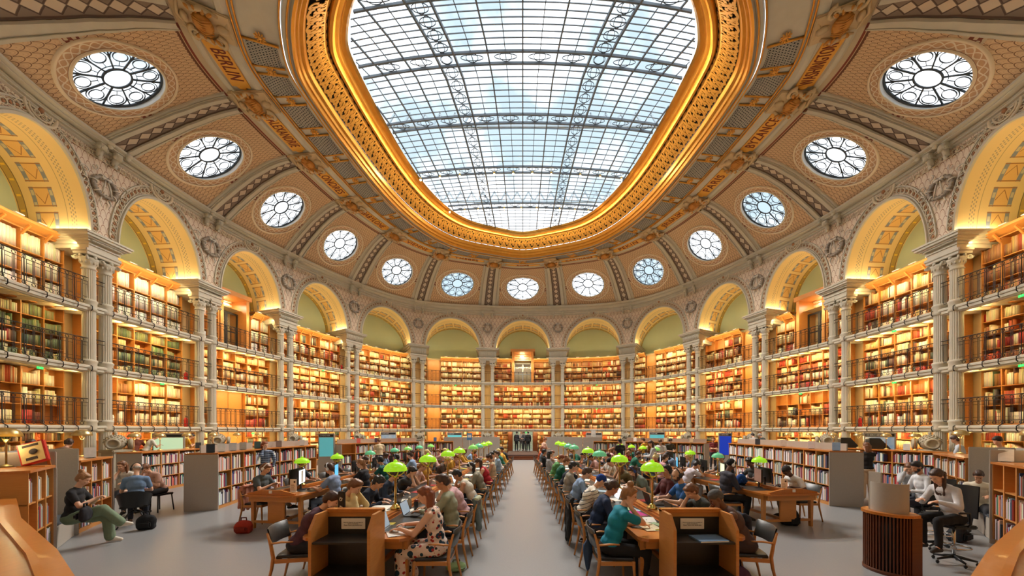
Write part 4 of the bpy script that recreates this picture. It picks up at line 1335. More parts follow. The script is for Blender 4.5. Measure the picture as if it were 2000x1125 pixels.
lowcase('lc', 'long low oak bookcase with brass lamps on top along the left outer ring', [(-12.6, 11.0), (-13.2, 14), (-13.1, 18)], 1.4, .65, .75, 3, (True, False), False, front=-1)
lowcase('ld', 'long curved low oak bookcase with a grey end panel left of the computer table', [(-8.14, 8.87), (-8.75, 11.3), (-8.55, 13.8)], 1.52, .7, .62, 3, (True, False), True, front=-1)
lowcase('le', 'low oak bookcase with a grey end at the far left of the reading tables', [(-8.6, 15.8), (-7.5, 17.6), (-5.9, 18.9)], 1.5, .7, .7, 3, (True, False), True, front=-1)
lowcase('lf', 'short low oak bookcase joined to the grey screen wall left of the entrance', [(-5.7, 19.3), (-4.1, 19.6)], 1.5, .6, .8, 3, (False, False), False, front=-1)
lowcase('ra', 'oak bookcase of boxed volumes, nearest on the right beside the oak counter', [(8.75, 6.2), (8.0, 5.25)], 1.53, .6, .42, 3, (True, False), False, front=-1, bk=.9)
lowcase('rb', 'short oak bookcase behind the drafting chairs on the right', [(11.3, 9.15), (9.97, 7.5)], 1.5, .6, .55, 3, (False, False), False, front=-1)
lowcase('rc', 'long low oak bookcase with brass lamps on top along the right outer ring', [(13.3, 18), (13.5, 14), (13.9, 10.7)], 1.4, .65, .75, 3, (False, True), False, front=-1)
lowcase('rd', 'long low oak bookcase with a broad grey end panel right of the computer table', [(9.6, 15.5), (9.35, 12.4), (8.63, 9.35)], 1.55, .75, .66, 3, (False, True), True, front=-1)
lowcase('re', 'low oak bookcase with a grey end at the far right of the reading tables', [(5.9, 19.1), (7.7, 18.1), (9.1, 16.7)], 1.5, .7, .7, 3, (False, True), True, front=-1)
lowcase('rf', 'short low oak bookcase joined to the grey screen wall right of the entrance', [(4.2, 19.7), (5.8, 19.4)], 1.5, .6, .8, 3, (False, False), False, front=-1)
for s, nm in ((-1, 'left'), (1, 'right')):
    m = MB(); Mx, L = frame2((s * 5.1, 21.4), (s * 1.5, 21.9)) if s < 0 else frame2((1.5, 21.9), (5.1, 21.4))
    for i in range(3): m.rbox(L * i / 3 + .01, L * (i + 1) / 3 - .01, 0, .06, 0, 1.72, .01, 0, Mx)
    o = m.build('screen_wall', greyp); tag(o, 'plain grey screen wall %s of the entrance steps' % nm, 'screen wall')
# steps before the entrance
st = empty('entrance_steps', (0, 25, 0))
for i in range(3):
    m = MB(); m.rbox(-1.25, 1.25, -.75 + .3 * i, 4.6, .11 * i, .11 * (i + 1), .01); m.build('step', oak_dk if i < 2 else carpet, st)
for s in (-1, 1):
    m = MB(); m.tube([(s * 1.15, -.5, .1), (s * 1.15, -.5, 1.05), (s * 1.15, .3, 1.3), (s * 1.15, 1.6, 1.3)], .02, 6); m.build('handrail', iron, st)
tag(st, 'three low wooden steps up to the entrance at the end of the aisle', 'steps')

# niches with seats between the near bookcases
def niche(p, q, lab, seat_side=1, front=-1):
    root = empty('reading_niche', (p[0], p[1], 0)); Mx, L = frame2(p, q); M0 = Matrix.Translation(-Vector(root.location)) @ Mx
    f = -front
    m = MB(); m.rbox(0, L, *sorted((f * .60, f * .64)), 0, 1.75, .01, 0, M0); m.build('back_panel', greyp, root)
    m = MB(); m.rbox(.0, .04, *sorted((f * .0, f * .6)), 0, 1.75, .01, 0, M0); m.build('side_panel', greyp, root); m = MB(); m.rbox(L - .04, L, *sorted((0, f * .6)), 0, 1.75, .01, 0, M0); m.build('side_panel', greyp, root)
    m = MB(); m.rbox(.05, L - .05, *sorted((f * .05, f * .58)), 0, .40, .01, 0, M0); m.build('bench', greyp, root)
    m = MB(); m.rbox(.06, L - .06, *sorted((f * .04, f * .57)), .40, .46, .02, 0, M0); m.build('seat_pad', ironb, root)
    tag(root, lab, 'niche')
niche((-8.02, 5.72), (-9.0, 6.75), 'pale grey seat niche behind the woman in green trousers')
niche((9.93, 7.42), (8.8, 6.27), 'pale grey seat niche where a person in a cream shirt sits, right edge')

# the oak counter curving round the photographer's place
for s, nm in ((-1, 'left'), (1, 'right')):
    root = empty('oak_counter', (s * 3, 2.2, 0)); inv = Matrix.Translation(-Vector(root.location))
    pts = [(1.2, 1.25), (2.0, 1.62), (2.9, 2.16), (3.75, 2.68), (5.5, 3.65), (7.15, 4.7)]
    nrm = []
    for i in range(len(pts)):
        a = pts[max(i - 1, 0)]; b = pts[min(i + 1, len(pts) - 1)]; dx, dy = b[0] - a[0], b[1] - a[1]; q = math.hypot(dx, dy); nrm.append((dy / q, -dx / q))
    def OP(i, d, z): return inv @ Vector((s * (pts[i][0] + nrm[i][0] * d), pts[i][1] + nrm[i][1] * d, z))
    m = MB(); m.grid([[OP(i, d, z) for d, z in ((0, 1.10), (0, 1.15), (.10, 1.16), (.14, 1.16), (.14, 1.13), (.72, 1.10), (.75, 1.06), (.75, 1.04), (0, 1.04), (0, 1.10))] for i in range(len(pts))], 0, smooth=False); m.build('top', oak_h, root)
    m = MB(); m.grid([[OP(i, d, z) for d, z in ((.04, 0), (.04, 1.04))] for i in range(len(pts))], 0, smooth=False); m.build('front_panel', oak, root)
    m = MB(); m.grid([[OP(i, d, z) for d, z in ((.14, .74), (.75, .74), (.75, .70), (.14, .70))] for i in range(len(pts))], 0, smooth=False); m.build('desk_shelf', oak_h, root)
    tag(root, 'honey oak counter sweeping across the bottom %s corner of the view' % nm, 'counter')

# return shelves in the foreground
def text(body, size, matl, parent, loc, rot, name='lettering', ax='CENTER'):
    fc = bpy.data.curves.new(name, 'FONT'); fc.body = body; fc.size = size; fc.align_x = ax; fc.align_y = 'CENTER'; fc.extrude = .0008
    fc.materials.append(matl)
    return font_mesh(fc, name, parent, loc, rot) if body else None
ink = mat('dark print', srgb(60, 56, 54), .6)
for s, X0, X1, nm in ((-1, -2.42, -1.72, 'left'), (1, 1.70, 2.44, 'right')):
    root = empty('book_return_shelf', ((X0 + X1) / 2, 3.95, 0)); w = (X1 - X0) / 2; y0, y1 = -.2, .2
    for sx in (-1, 1):
        m = MB()
        P = [(sx * w, y0, 0), (sx * w, y1, 0), (sx * w, y1, 1.13), (sx * w, y0 + .12, 1.13), (sx * w, y0, .98)]
        Q = [(p[0] - sx * .035, p[1], p[2]) for p in P]
        fs = [tuple(range(5)), tuple(range(9, 4, -1))] + [(i, i + 5, (i + 1) % 5 + 5, (i + 1) % 5) for i in range(5)]
        m.add(P + Q, fs); m.build('side_panel', oak, root)
    m = MB(); m.rbox(-w + .035, w - .035, .14, .2, 0, 1.12, .004); m.build('back_panel', oak, root)
    m = MB(); m.box(-w + .036, w - .036, .128, .139, .08, 1.05); m.build('black_lining', black, root)
    m = MB(); m.rbox(-w, w, .12, .22, 1.10, 1.145, .008); m.build('top_rail', oak_h, root)
    for z, mm in ((.84, black), (.46, black), (.08, oak_dk)):
        m = MB(); m.rbox(-w + .036, w - .036, y0 + .01, .13, z - .025, z, .004); m.build('shelf', mm, root)
    m = MB(); m.rbox(-.145, .145, .112, .124, .905, 1.035, .003); sg = m.build('notice', paper, root)
    text('Merci de déposer les ouvrages ici\naprès consultation.\nPlease, return your books here.', .0175, ink, sg, (0, .110, .97), (PI / 2, 0, 0))
    tag(root, 'oak and black book return shelf with a notice, before the %s reading table' % nm, 'return shelf')

# reading tables
def reading_table(lab, c0, c1, hw0, hw1, end_board, n=12):
    root = empty('reading_table', (c0[0], c0[1], 0)); Mx, L = frame2(c0, c1)
    a = math.atan2(c1[1] - c0[1], c1[0] - c0[0]); root.rotation_euler.z = a - PI / 2      # local +y along the table
    def hw(t): return hw0 + (hw1 - hw0) * t
    m = MB(); b = .08
    rows = [(0, -.1), (0.0, 0), (1, 0)]
    def plate(m, x0, x1, y0, y1, z0, z1, mi=0, k0=None, k1=None):
        # x as a fraction of the half width
        vs = [(x * (hw(y / L)), y, z) for z in (z0, z1) for x, y in ((x0, y0), (x1, y0), (x1, y1), (x0, y1))]
        m.add(vs, [(3, 2, 1, 0), (4, 5, 6, 7), (0, 1, 5, 4), (1, 2, 6, 5), (2, 3, 7, 6), (3, 0, 4, 7)], mi)
    nseg = 1
    P = []
    prof = [(0, .10), (.05, .03), (.12, 0), (L - .12, 0), (L - .05, .03), (L, .10)]
    pts = [(-(hw(y / L)) + c, y) for y, c in prof] + [((hw(y / L)) - c, y) for y, c in prof[::-1]]
    k = len(pts)
    m.add([(x, y, z) for z in (.715, .755) for x, y in pts], [tuple(range(k)), tuple(range(2 * k - 1, k - 1, -1))] + [(i, i + k, (i + 1) % k + k, (i + 1) % k) for i in range(k)])
    m.build('tabletop', oak_h, root)
    for s in (-1, 1):
        m = MB(); plate(m, *sorted((s * .16, s * .93)), .45, L - .3, .755, .758); m.build('writing_surface', black, root)
    m = MB(); plate(m, -.12, .12, .30, L - .2, .755, .80); plate(m, -.07, .07, .30, L - .2, .80, .825); m.build('centre_ridge', oak_h, root)
    m = MB(); plate(m, -.86, -.80, .1, L - .1, .60, .715); plate(m, .80, .86, .1, L - .1, .60, .715); plate(m, -.86, .86, .08, .13, .60, .715); m.build('apron', oak, root)
    nl = max(2, int(L / 2.4))
    for i in range(nl + 1):
        y = .2 + (L - .4) * i / nl
        for s in (-1, 1):
            l = MB(); x = s * (hw(y / L) - .09)
            l.add([(x + dx * r, y + dy * r, z) for z, r in ((0, .028), (.62, .036), (.715, .042)) for dx, dy in ((-1, -1), (1, -1), (1, 1), (-1, 1))],
                  [(3, 2, 1, 0)] + [(j * 4 + q, j * 4 + (q + 1) % 4, j * 4 + 4 + (q + 1) % 4, j * 4 + 4 + q) for j in range(2) for q in range(4)] + [(8, 9, 10, 11)])
            l.build('leg', oak, root)
    m = MB(); m.box(-.03, .03, .3, L - .3, .12, .17)
    for i in range(nl + 1):
        y = .2 + (L - .4) * i / nl; m.box(-hw(y / L) + .12, hw(y / L) - .12, y - .02, y + .02, .12, .17)
    m.build('stretcher', oak, root)
    if end_board:
        m = MB(); m.rbox(-.2, .2, .17, .2, .16, .70, .01); m.build('end_panel', oak, root)
        m = MB(); w = hw0 - .1
        P = [(-w, .755), (w, .755), (w, .79), (.22, .86), (-.22, .86), (-w, .79)]
        m.add([(x, y, z) for y in (.04, .08) for x, z in P], [tuple(range(6)), tuple(range(11, 5, -1))] + [(i, i + 6, (i + 1) % 6 + 6, (i + 1) % 6) for i in range(6)]); m.build('end_board', oak_h, root)
        m = MB(); m.box(-.035, .035, .033, .038, .79, .85); m.build('number_plate', paper, root)
    tag(root, lab, 'table', 'long oak reading tables')
    return root
TB = {'TL': ((-2.14, 4.17), (-1.62, 17.2), .70, .60), 'TR': ((2.17, 4.17), (1.70, 17.2), .70, .60), 'CL': ((-5.30, 6.95), (-4.25, 16.9), .64, .60), 'CR': ((5.82, 7.1), (4.75, 17.3), .66, .60)}
reading_table('long oak reading table on the left of the aisle', *TB['TL'], False)
reading_table('long oak reading table on the right of the aisle', *TB['TR'], False)
reading_table('oak computer table with raised end board, left of the left reading table', *TB['CL'], True)
reading_table('oak computer table with raised end board, right of the right reading table', *TB['CR'], True)
def ontable(T, y, off=0.0):
    """x of the table's centre line plus off half widths, at world y"""
    c0, c1, h0, h1 = TB[T]; t = (y - c0[1]) / (c1[1] - c0[1])
    return c0[0] + (c1[0] - c0[0]) * t + off * (h0 + (h1 - h0) * t)

# green glass lamps
gshade = [mat('lime green glass', srgb(150, 206, 44), .12, emit=(srgb(150, 214, 30), .34), coat=.5), mat('teal green glass', srgb(96, 184, 140), .12, emit=(srgb(96, 186, 130), .2), coat=.5), mat('mint green glass', srgb(130, 200, 100), .12, emit=(srgb(130, 204, 90), .26), coat=.5)]
lampin = mat('lit white shade lining', srgb(255, 240, 200), .5, emit=(srgb(255, 226, 150), 1.2))
lampp = {}
def shade_prof(r, h):
    return [(r * math.cos(a), h * math.sin(a)) for a in [PI / 2 * i / 9 for i in range(10)]]
def green_lamp(mi):
    if mi in lampp: return copy_tree(lampp[mi])
    root = empty('desk_lamp')
    m = MB(); m.lathe([(.085, 0), (.088, .02), (.075, .035), (.06, .045), (.045, .07), (.022, .09)], 20); m.build('base', brass, root)
    m = MB(); m.lathe([(.020, .08), (.020, .50), (.028, .51), (.028, .53), (.018, .54)], 14)
    for s in (-1, 1): m.tube([(0, 0, .50), (s * .12, 0, .58), (s * .165, 0, .63)], .009, 6)
    m.tube([(0, -.0, .50), (0, .12, .58), (0, .165, .63)], .009, 6); m.build('stem', brass, root)
    m = MB(); m.lathe([(.185, .625), (.187, .635)] + [(r + .002, z + .64) for r, z in shade_prof(.18, .135)], 28); m.build('shade', gshade[mi], root)
    m = MB(); m.lathe([(.17, .626), (.15, .68), (.09, .73), (.01, .75)], 20); m.build('shade_lining', lampin, root)
    m = MB(); m.lathe([(.03, .772), (.035, .785), (.022, .80), (.012, .81)], 14); m.build('finial', gshade[mi], root)
    lampp[mi] = root
    return root
ORD = ['nearest', 'second nearest', 'third nearest', 'fourth nearest', 'fifth nearest', 'sixth nearest', 'seventh nearest', 'eighth nearest', 'ninth nearest', 'tenth nearest']
LPX = {'TL': [(763.5, 5.46, 0), (832.6, 7.1, 0), (873, 8.7, 0), (900, 10.0, 0), (929, 12.2, 2), (940, 13.4, 1), (949, 14.7, 0), (957, 16.2, 0)],
       'TR': [(1292, 5.46, 0), (1216.7, 7.1, 0), (1173.6, 8.7, 1), (1149, 10.0, 0), (1119, 12.2, 1), (1106, 13.4, 1), (1097, 14.7, 0), (1090, 16.2, 0)],
       'CL': [(569, 7.85, 0), (652, 9.1, 0), (708, 10.7, 1), (777, 12.3, 1), (805, 13.4, 2), (828, 14.5, 1), (845, 15.8, 2)],
       'CR': [(1485, 8.05, 0), (1399, 9.5, 1), (1338, 10.8, 0), (1266, 13.0, 2), (1240, 14.1, 0), (1218, 15.2, 0), (1200, 16.5, 0)]}
TN = {'TL': 'the reading table left of the aisle', 'TR': 'the reading table right of the aisle', 'CL': 'the left computer table', 'CR': 'the right computer table'}
for T, L in LPX.items():
    for i, (x, Y, mi) in enumerate(L):
        o = green_lamp(mi); X = ontable(T, Y)
        o.location = (X, Y, .825); o.rotation_euler.z = 0
        if T[0] == 'C': o.scale = (.88, .88, .84)
        tag(o, '%s green glass and brass lamp on %s' % (ORD[i], TN[T]), 'lamp', 'green table lamps')
        d = bpy.data.lights.new('lamp_light', 'POINT'); d.energy = 7; d.color = (1, .84, .56); d.shadow_soft_size = .05
        l = bpy.data.objects.new('lamp_light', d); COL.objects.link(l); l.location = (X, Y, .825 + .665 * o.scale[2])
# brass lamps on the outer ring
bl0 = None
BL = [('la', 38), ('la', 103), ('lb', 168), ('lc', 262), ('lc', 312), ('lc', 366), ('lc', 416), ('lc', 463), ('lc', 505), ('rc', 1538.5), ('rc', 1581.6), ('rc', 1627), ('rc', 1677), ('rc', 1731), ('rc', 1787), ('rb', 1874), ('ra', 1934)]
for i, (key, x) in enumerate(BL):
    if bl0 is None:
        bl0 = o = empty('brass_lamp')
        m = MB(); m.lathe([(.07, 0), (.072, .015), (.05, .03), (.016, .05)], 18); m.build('base', brassd, o)
        m = MB(); m.lathe([(.011, .04), (.011, .40), (.02, .42), (.03, .45)], 10)
        for s in (-1, 1): m.tube([(0, 0, .38), (s * .06, 0, .45), (s * .08, 0, .50)], .008, 5)
        m.build('stem', brassd, o)
        m = MB(); m.lathe([(.155, .49), (.158, .5), (.152, .535), (.125, .585), (.08, .62), (.03, .636)], 24); m.build('shade', brassd, o)
        m = MB(); m.lathe([(.14, .491), (.10, .52), (.02, .54)], 16); m.build('shade_lining', lampin, o)
    else: o = copy_tree(bl0)
    p = on_case(key, x, .45); o.location = p
    side = 'left' if x < 1000 else 'right'
    num = i if side == 'left' else 16 - i
    tag(o, 'mushroom-shaped brass lamp on the %s outer bookcases, %s to the camera' % (side, ORD[num]), 'lamp', 'brass mushroom lamps')
    d = bpy.data.lights.new('lamp_light', 'POINT'); d.energy = 6; d.color = (1, .78, .42); d.shadow_soft_size = .04
    l = bpy.data.objects.new('lamp_light', d); COL.objects.link(l); l.location = p + Vector((0, 0, .42))

# chairs
chp = {}
def chair():
    if 'c' in chp: return copy_tree(chp['c'])
    root = empty('armchair')
    m = MB()
    P = [(-.23, .22), (-.12, .245), (.12, .245), (.23, .22), (.2, -.2), (.1, -.225), (-.1, -.225), (-.2, -.2)]
    k = 8; m.add([(x * f, y * f, z) for z, f in ((.425, 1), (.45, 1.0), (.462, .94)) for x, y in P], [tuple(range(k - 1, -1, -1))] + [(j * k + i, j * k + (i + 1) % k, j * k + k + (i + 1) % k, j * k + k + i) for j in range(2) for i in range(k)] + [tuple(range(2 * k, 3 * k))])
    m.build('seat', black, root)
    m = MB()
    for s in (-1, 1): m.bar((s * .23, -.2, .40), (s * .235, .23, .40), .025, .05)
    m.bar((-.235, .225, .40), (.235, .225, .40), .025, .05); m.bar((-.22, -.2, .40), (.22, -.2, .40), .025, .05); m.build('seat_frame', oak, root)
    for s in (-1, 1):
        m = MB(); m.tube([(s * .25, .24, 0), (s * .245, .225, .3), (s * .24, .22, .43)], [.013, .018, .022], 8); m.build('leg', oak, root)
        m = MB(); m.tube([(s * .245, -.30, 0), (s * .235, -.235, .3), (s * .235, -.215, .45), (s * .25, -.235, .62), (s * .24, -.28, .78)], [.013, .019, .023, .02, .014], 8); m.build('leg', oak, root)
        m = MB(); m.tube([(s * .25, -.23, .64), (s * .275, -.1, .66), (s * .27, .03, .655)], [.02, .022, .015], 8, flat=.6); m.build('arm', oak, root)
    m = MB(); P = []
    for i in range(9):
        a = -1.05 + 2.1 * i / 8; x = .245 * math.sin(a) / math.sin(1.05); y = -.16 - .11 * math.cos(a) / 1.0
        P.append([(x * q, y + dy, z) for x_, dy, z, q in ((0, .0, .60, .97), (0, -.05, .83, 1.0), (0, -.07, .835, 1.0), (0, -.02, .59, .97), (0, .0, .60, .97))])
    m.grid(P, 0); m.build('backrest', black, root)
    chp['c'] = root
    return root
CH0 = [0]
def put_chair(x, y, rz, label, group):
    o = chair(); o.location = (x, y, 0); o.rotation_euler.z = rz; tag(o, label, 'chair', group); return o
# ================================================================ PEOPLE
from mathutils import noise as mnoise
TS = bpy.data.scenes.new('workshop')
def remesh(mb, voxel, wob=0.0, smooth=3, name='m'):
    o = mb.build(name, []); COL.objects.unlink(o); TS.collection.objects.link(o); md = o.modifiers.new('r', 'REMESH'); md.mode = 'VOXEL'; md.voxel_size = voxel
    sm = o.modifiers.new('s', 'SMOOTH'); sm.factor = .5; sm.iterations = smooth
    vl = TS.view_layers[0]; vl.update(); me = bpy.data.meshes.new_from_object(o.evaluated_get(vl.depsgraph))
    old = o.data; bpy.data.objects.remove(o); bpy.data.meshes.remove(old)
    if wob:
        n = len(me.vertices); co = np.empty(n * 3, np.float32); me.vertices.foreach_get('co', co); co = co.reshape(-1, 3)
        nr = np.empty(n * 3, np.float32); me.vertices.foreach_get('normal', nr); nr = nr.reshape(-1, 3)
        for i in range(n):
            c = co[i]; co[i] = c + nr[i] * wob * (mnoise.noise(Vector((c[0] * 7, c[1] * 7, c[2] * 5))) + .5 * mnoise.noise(Vector((c[0] * 19, c[1] * 19, c[2] * 11))))
        me.vertices.foreach_set('co', co.reshape(-1))
    me.polygons.foreach_set('use_smooth', [True] * len(me.polygons)); me.update()
    return me
def cap(m, a, ra, b, rb, n=10):
    a, b = Vector(a), Vector(b)
    m.ball(a, ra, n); m.ball(b, rb, n)
    k = 4; m.tube([a + (b - a) * i / k for i in range(k + 1)], [ra + (rb - ra) * i / k for i in range(k + 1)], n)
def ik(S, W, l1, l2, hint):
    S, W = Vector(S), Vector(W); d = W - S; L = min(d.length, (l1 + l2) * .995); d.normalize()
    a = (l1 * l1 - l2 * l2 + L * L) / (2 * L); h = math.sqrt(max(l1 * l1 - a * a, 1e-5))
    hv = Vector(hint); hv = (hv - d * hv.dot(d)).normalized()
    return S + d * a + hv * h
def hand(m, W, f, n, side, curl=.5):
    f = Vector(f).normalized(); n = Vector(n); n = (n - f * n.dot(f)).normalized(); lat = f.cross(n) * side
    R = Matrix((lat, f, n)).transposed()
    m.ball(W + f * .05, (.038, .05, .016), 10, R=R)
    for i, (o, L) in enumerate(((-.028, .062), (-.009, .075), (.010, .078), (.028, .070))):
        b = W + f * .088 + lat * o; c = curl * (1 + .15 * i)
        d1 = (f * math.cos(c * .6) - n * math.sin(c * .6)).normalized(); p1 = b + d1 * L * .52
        d2 = (f * math.cos(c * 1.5) - n * math.sin(c * 1.5)).normalized(); p2 = p1 + d2 * L * .5
        cap(m, b, .0095, p1, .009, 6); cap(m, p1, .009, p2, .0075, 6)
    t0 = W + f * .02 + lat * .03; t1 = t0 + (f * .6 + lat * .7 - n * .2).normalized() * .04; t2 = t1 + (f * .9 + lat * .2 - n * .25).normalized() * .032
    cap(m, t0, .013, t1, .0105, 6); cap(m, t1, .0105, t2, .009, 6)
POSES = {
 #        lean, head pitch, head yaw, (wristL xyz), (wristR xyz)  seated unless 'st'
 'read': dict(lean=.34, hp=.62, hy=0, wl=(-.13, .40, .80), wr=(.14, .36, .80)),
 'write': dict(lean=.42, hp=.75, hy=.15, wl=(-.18, .34, .80), wr=(.10, .42, .805)),
 'type': dict(lean=.16, hp=.38, hy=0, wl=(-.12, .42, .81), wr=(.12, .42, .81)),
 'chin': dict(lean=.30, hp=.30, hy=-.35, wl=(-.12, .38, .80), wr='chin'),
 'temple': dict(lean=.48, hp=.70, hy=.1, wl=(-.06, .36, .80), wr='temple'),
 'both': dict(lean=.44, hp=.62, hy=0, wl='temple', wr='temple'),
 'up': dict(lean=.02, hp=.12, hy=.4, wl=(-.16, .30, .80), wr=(.15, .34, .80)),
 'lap': dict(lean=.10, hp=.55, hy=0, wl=(-.07, .27, .74), wr=(.07, .27, .74)),
 'phone': dict(lean=.12, hp=.55, hy=0, wl=(-.05, .30, .86), wr=(.06, .31, .87), cross=True),
 'back': dict(lean=-.12, hp=.05, hy=.3, wl=(-.10, .20, .70), wr=(.12, .24, .68)),
 'st': dict(st=True, lean=.03, hp=.15, hy=.3, wl=(-.24, .02, .86), wr=(.24, .05, .86)),
 'st_read': dict(st=True, lean=.05, hp=.55, hy=0, wl=(-.08, .30, 1.12), wr=(.08, .30, 1.12)),
 'st_fold': dict(st=True, lean=.0, hp=.1, hy=-.4, wl=(.10, .18, 1.16), wr=(-.10, .19, 1.14)),
 'st_face': dict(st=True, lean=.03, hp=.2, hy=.5, wl=(-.22, .08, .88), wr='chin'),
}
PC = {}
def proto(pose, sleeve, lower, vox):
    key = (pose, sleeve, lower, vox)
    if key in PC: return PC[key]
    p = POSES[pose]; st = p.get('st'); a = p['lean']
    P = Vector((0, -.02, .93)) if st else Vector((0, -.04, .55))
    dr = Vector((0, math.sin(a), math.cos(a))); bk = Vector((0, -math.cos(a), math.sin(a)))
    dr2 = Vector((0, math.sin(a * 1.35), math.cos(a * 1.35)))
    B = P + dr * .16; Cc = B + dr * .17; U = Cc + dr2 * .13; N = U + dr2 * .06
    hp, hy = p['hp'], p['hy']
    nk = Vector((0, math.sin(a * .6 + hp * .45 + .15), math.cos(a * .6 + hp * .45 + .15)))
    H = N + nk * .185
    HR = Matrix.Rotation(hy, 3, 'Z') @ Matrix.Rotation(-hp, 3, 'X')     # head frame: +y face, +z crown
    Rt = Matrix.Rotation(-a, 3, 'X')
    body, shirt, trou, shoes_ = MB(), MB(), MB(), []
    def torso(m, g, neck=True):
        m.ball(P + dr * .02, (.165 + g, .125 + g, .12 + g), 14, R=Rt); m.ball(B, (.142 + g, .105 + g, .13 + g), 14, R=Rt)
        m.ball(Cc, (.162 + g, .112 + g, .145 + g), 14, R=Rt); m.ball(U, (.168 + g * .7, .088 + g, .075 + g), 14, R=Matrix.Rotation(-a * 1.3, 3, 'X'))
        if neck: cap(m, N - nk * .03, .056, H - nk * .07, .050, 10)
    torso(body, 0)
    # head
    def hb(c, r, R=None): body.ball(H + HR @ Vector(c), r, 12, R=HR if R is None else HR @ R)
    hb((0, -.012, .03), (.077, .095, .088)); hb((0, .025, -.035), (.058, .066, .075)); hb((0, .055, -.085), (.026, .026, .022))
    hb((0, .055, .035), (.062, .035, .035)); hb((0, .096, -.018), (.013, .018, .016)); cap(body, H + HR @ Vector((0, .082, .018)), .009, H + HR @ Vector((0, .098, -.015)), .012, 6)
    hb((0, .082, -.052), (.024, .012, .008)); hb((0, .080, -.062), (.02, .012, .007))
    for s in (-1, 1):
        hb((s * .078, -.008, -.008), (.010, .02, .032)); hb((s * .035, .07, -.02), (.022, .02, .018)); hb((s * .032, .082, .032), (.020, .008, .006))
    eyes = [H + HR @ Vector((s * .030, .081, .012)) for s in (-1, 1)]
    g = .014
    torso(shirt, g, False)
    cap(shirt, N - nk * .035, .058, N + nk * .0, .060, 10)
    wr_out = {}
    for s, w in ((-1, p['wl']), (1, p['wr'])):
        S = U + Vector((s * .175, 0, 0)) - dr2 * .005; cap(body, U + Vector((s * .10, 0, .0)), .06, S, .056)
        if isinstance(w, str):
            W = H + HR @ Vector((s * .075, .055, -.125 if w == 'chin' else -.07)); E_ = ik(S, W, .275, .25, (s * .3, .6, -1)); fd = (H + HR @ Vector((s * .06, .04, .02 if w == 'temple' else -.03))) - W; nn = Vector((s, .2, 0)); curl = .9
        else:
            W = Vector(w); E_ = ik(S, W, .28, .255, (s * .9, -.25, -1)); nn = Vector((0, 0, 1)); curl = .45
            fd = Vector((-s * .15, 1, -.02)) if not st else (Vector((0, .2, -1)) if w[2] < 1 else Vector((-s * .4, 1, .1)))
            if st and w[2] < 1: nn = Vector((s, 0, 0)); curl = .5
            if pose == 'phone': fd = Vector((-s * .25, 1, .5)); curl = 1.0
            if pose in ('lap', 'back'): fd = Vector((-s * .5, 1, -.35))
            if (W - S).length > .53: W = S + (W - S).normalized() * .53
        cap(body, S, .050, E_, .040); cap(body, E_, .040, W, .027); hand(body, W, fd, nn, -s, curl)
        cap(body, W, .027, W + Vector(fd).normalized() * .03, .025, 8)
        wr_out[s] = W
        if sleeve != 'none':
            cap(shirt, U + Vector((s * .10, 0, .0)), .072, S, .068)
            if sleeve == 'long': cap(shirt, S, .064, E_, .055); cap(shirt, E_, .055, W - (W - E_).normalized() * .015, .038)
            else: cap(shirt, S, .064, S + (E_ - S) * .62, .060)
        else: cap(shirt, U + Vector((s * .07, 0, 0)), .065, U + Vector((s * .11, -.0, 0)), .062)
    # legs
    for s in (-1, 1):
        h0 = P + Vector((s * .09, 0, -.02))
        if st: K = P + Vector((s * .10, .02, -.44)); A = P + Vector((s * .11, -.02, -.85)); T = A + Vector((s * .03, .15, -.045))
        elif p.get('cross'):
            if s > 0: K = Vector((.06, .42, .66)); A = Vector((-.02, .66, .36)); T = A + Vector((-.02, .14, -.03))
            else: K = Vector((-.10, .42, .50)); A = Vector((-.10, .46, .09)); T = A + Vector((-.02, .15, -.05))
        else: K = Vector((s * .13, .40, .50)); A = Vector((s * .14, .40 - .06 * (s > 0), .09)); T = A + Vector((s * .03, .15, -.05))
        cap(body, h0, .085, K, .056); cap(body, K, .056, K + (A - K) * .3, .054); cap(body, K + (A - K) * .3, .054, A, .034); cap(body, A, .036, T, .030)
        if lower in ('long', 'wide'):
            q = .022 if lower == 'wide' else 0
            cap(trou, h0, .100 + q * .5, K, .072 + q); cap(trou, K, .070 + q, A - (A - K).normalized() * .02, .050 + q * 1.6)
        else:
            cap(trou, h0, .102, h0 + (K - h0) * .75, .082)
        f = (T - A); shoe = MB(); shoes_.append(shoe); cap(shoe, A + Vector((0, -.03, -.035)), .042, A + f * .55 + Vector((0, 0, -.008)), .044, 8); cap(shoe, A + f * .5, .044, A + f * 1.05 + Vector((0, 0, -.0)), .034, 8)
    trou.ball(P - dr * .02, (.185, .145, .115), 14, R=Rt); 
    res = dict(body=remesh(body, vox, 0, 2, 'body'), shirt=remesh(shirt, vox * 1.3, .010, 4, 'shirt'), trousers=remesh(trou, vox * 1.5, .009, 4, 'trousers'), shoes=[remesh(q, vox * 1.3, 0, 2, 'shoe') for q in shoes_], H=H, HR=HR, eyes=eyes, W=wr_out, N=N)
    PC[key] = res
    return res
HC = {}
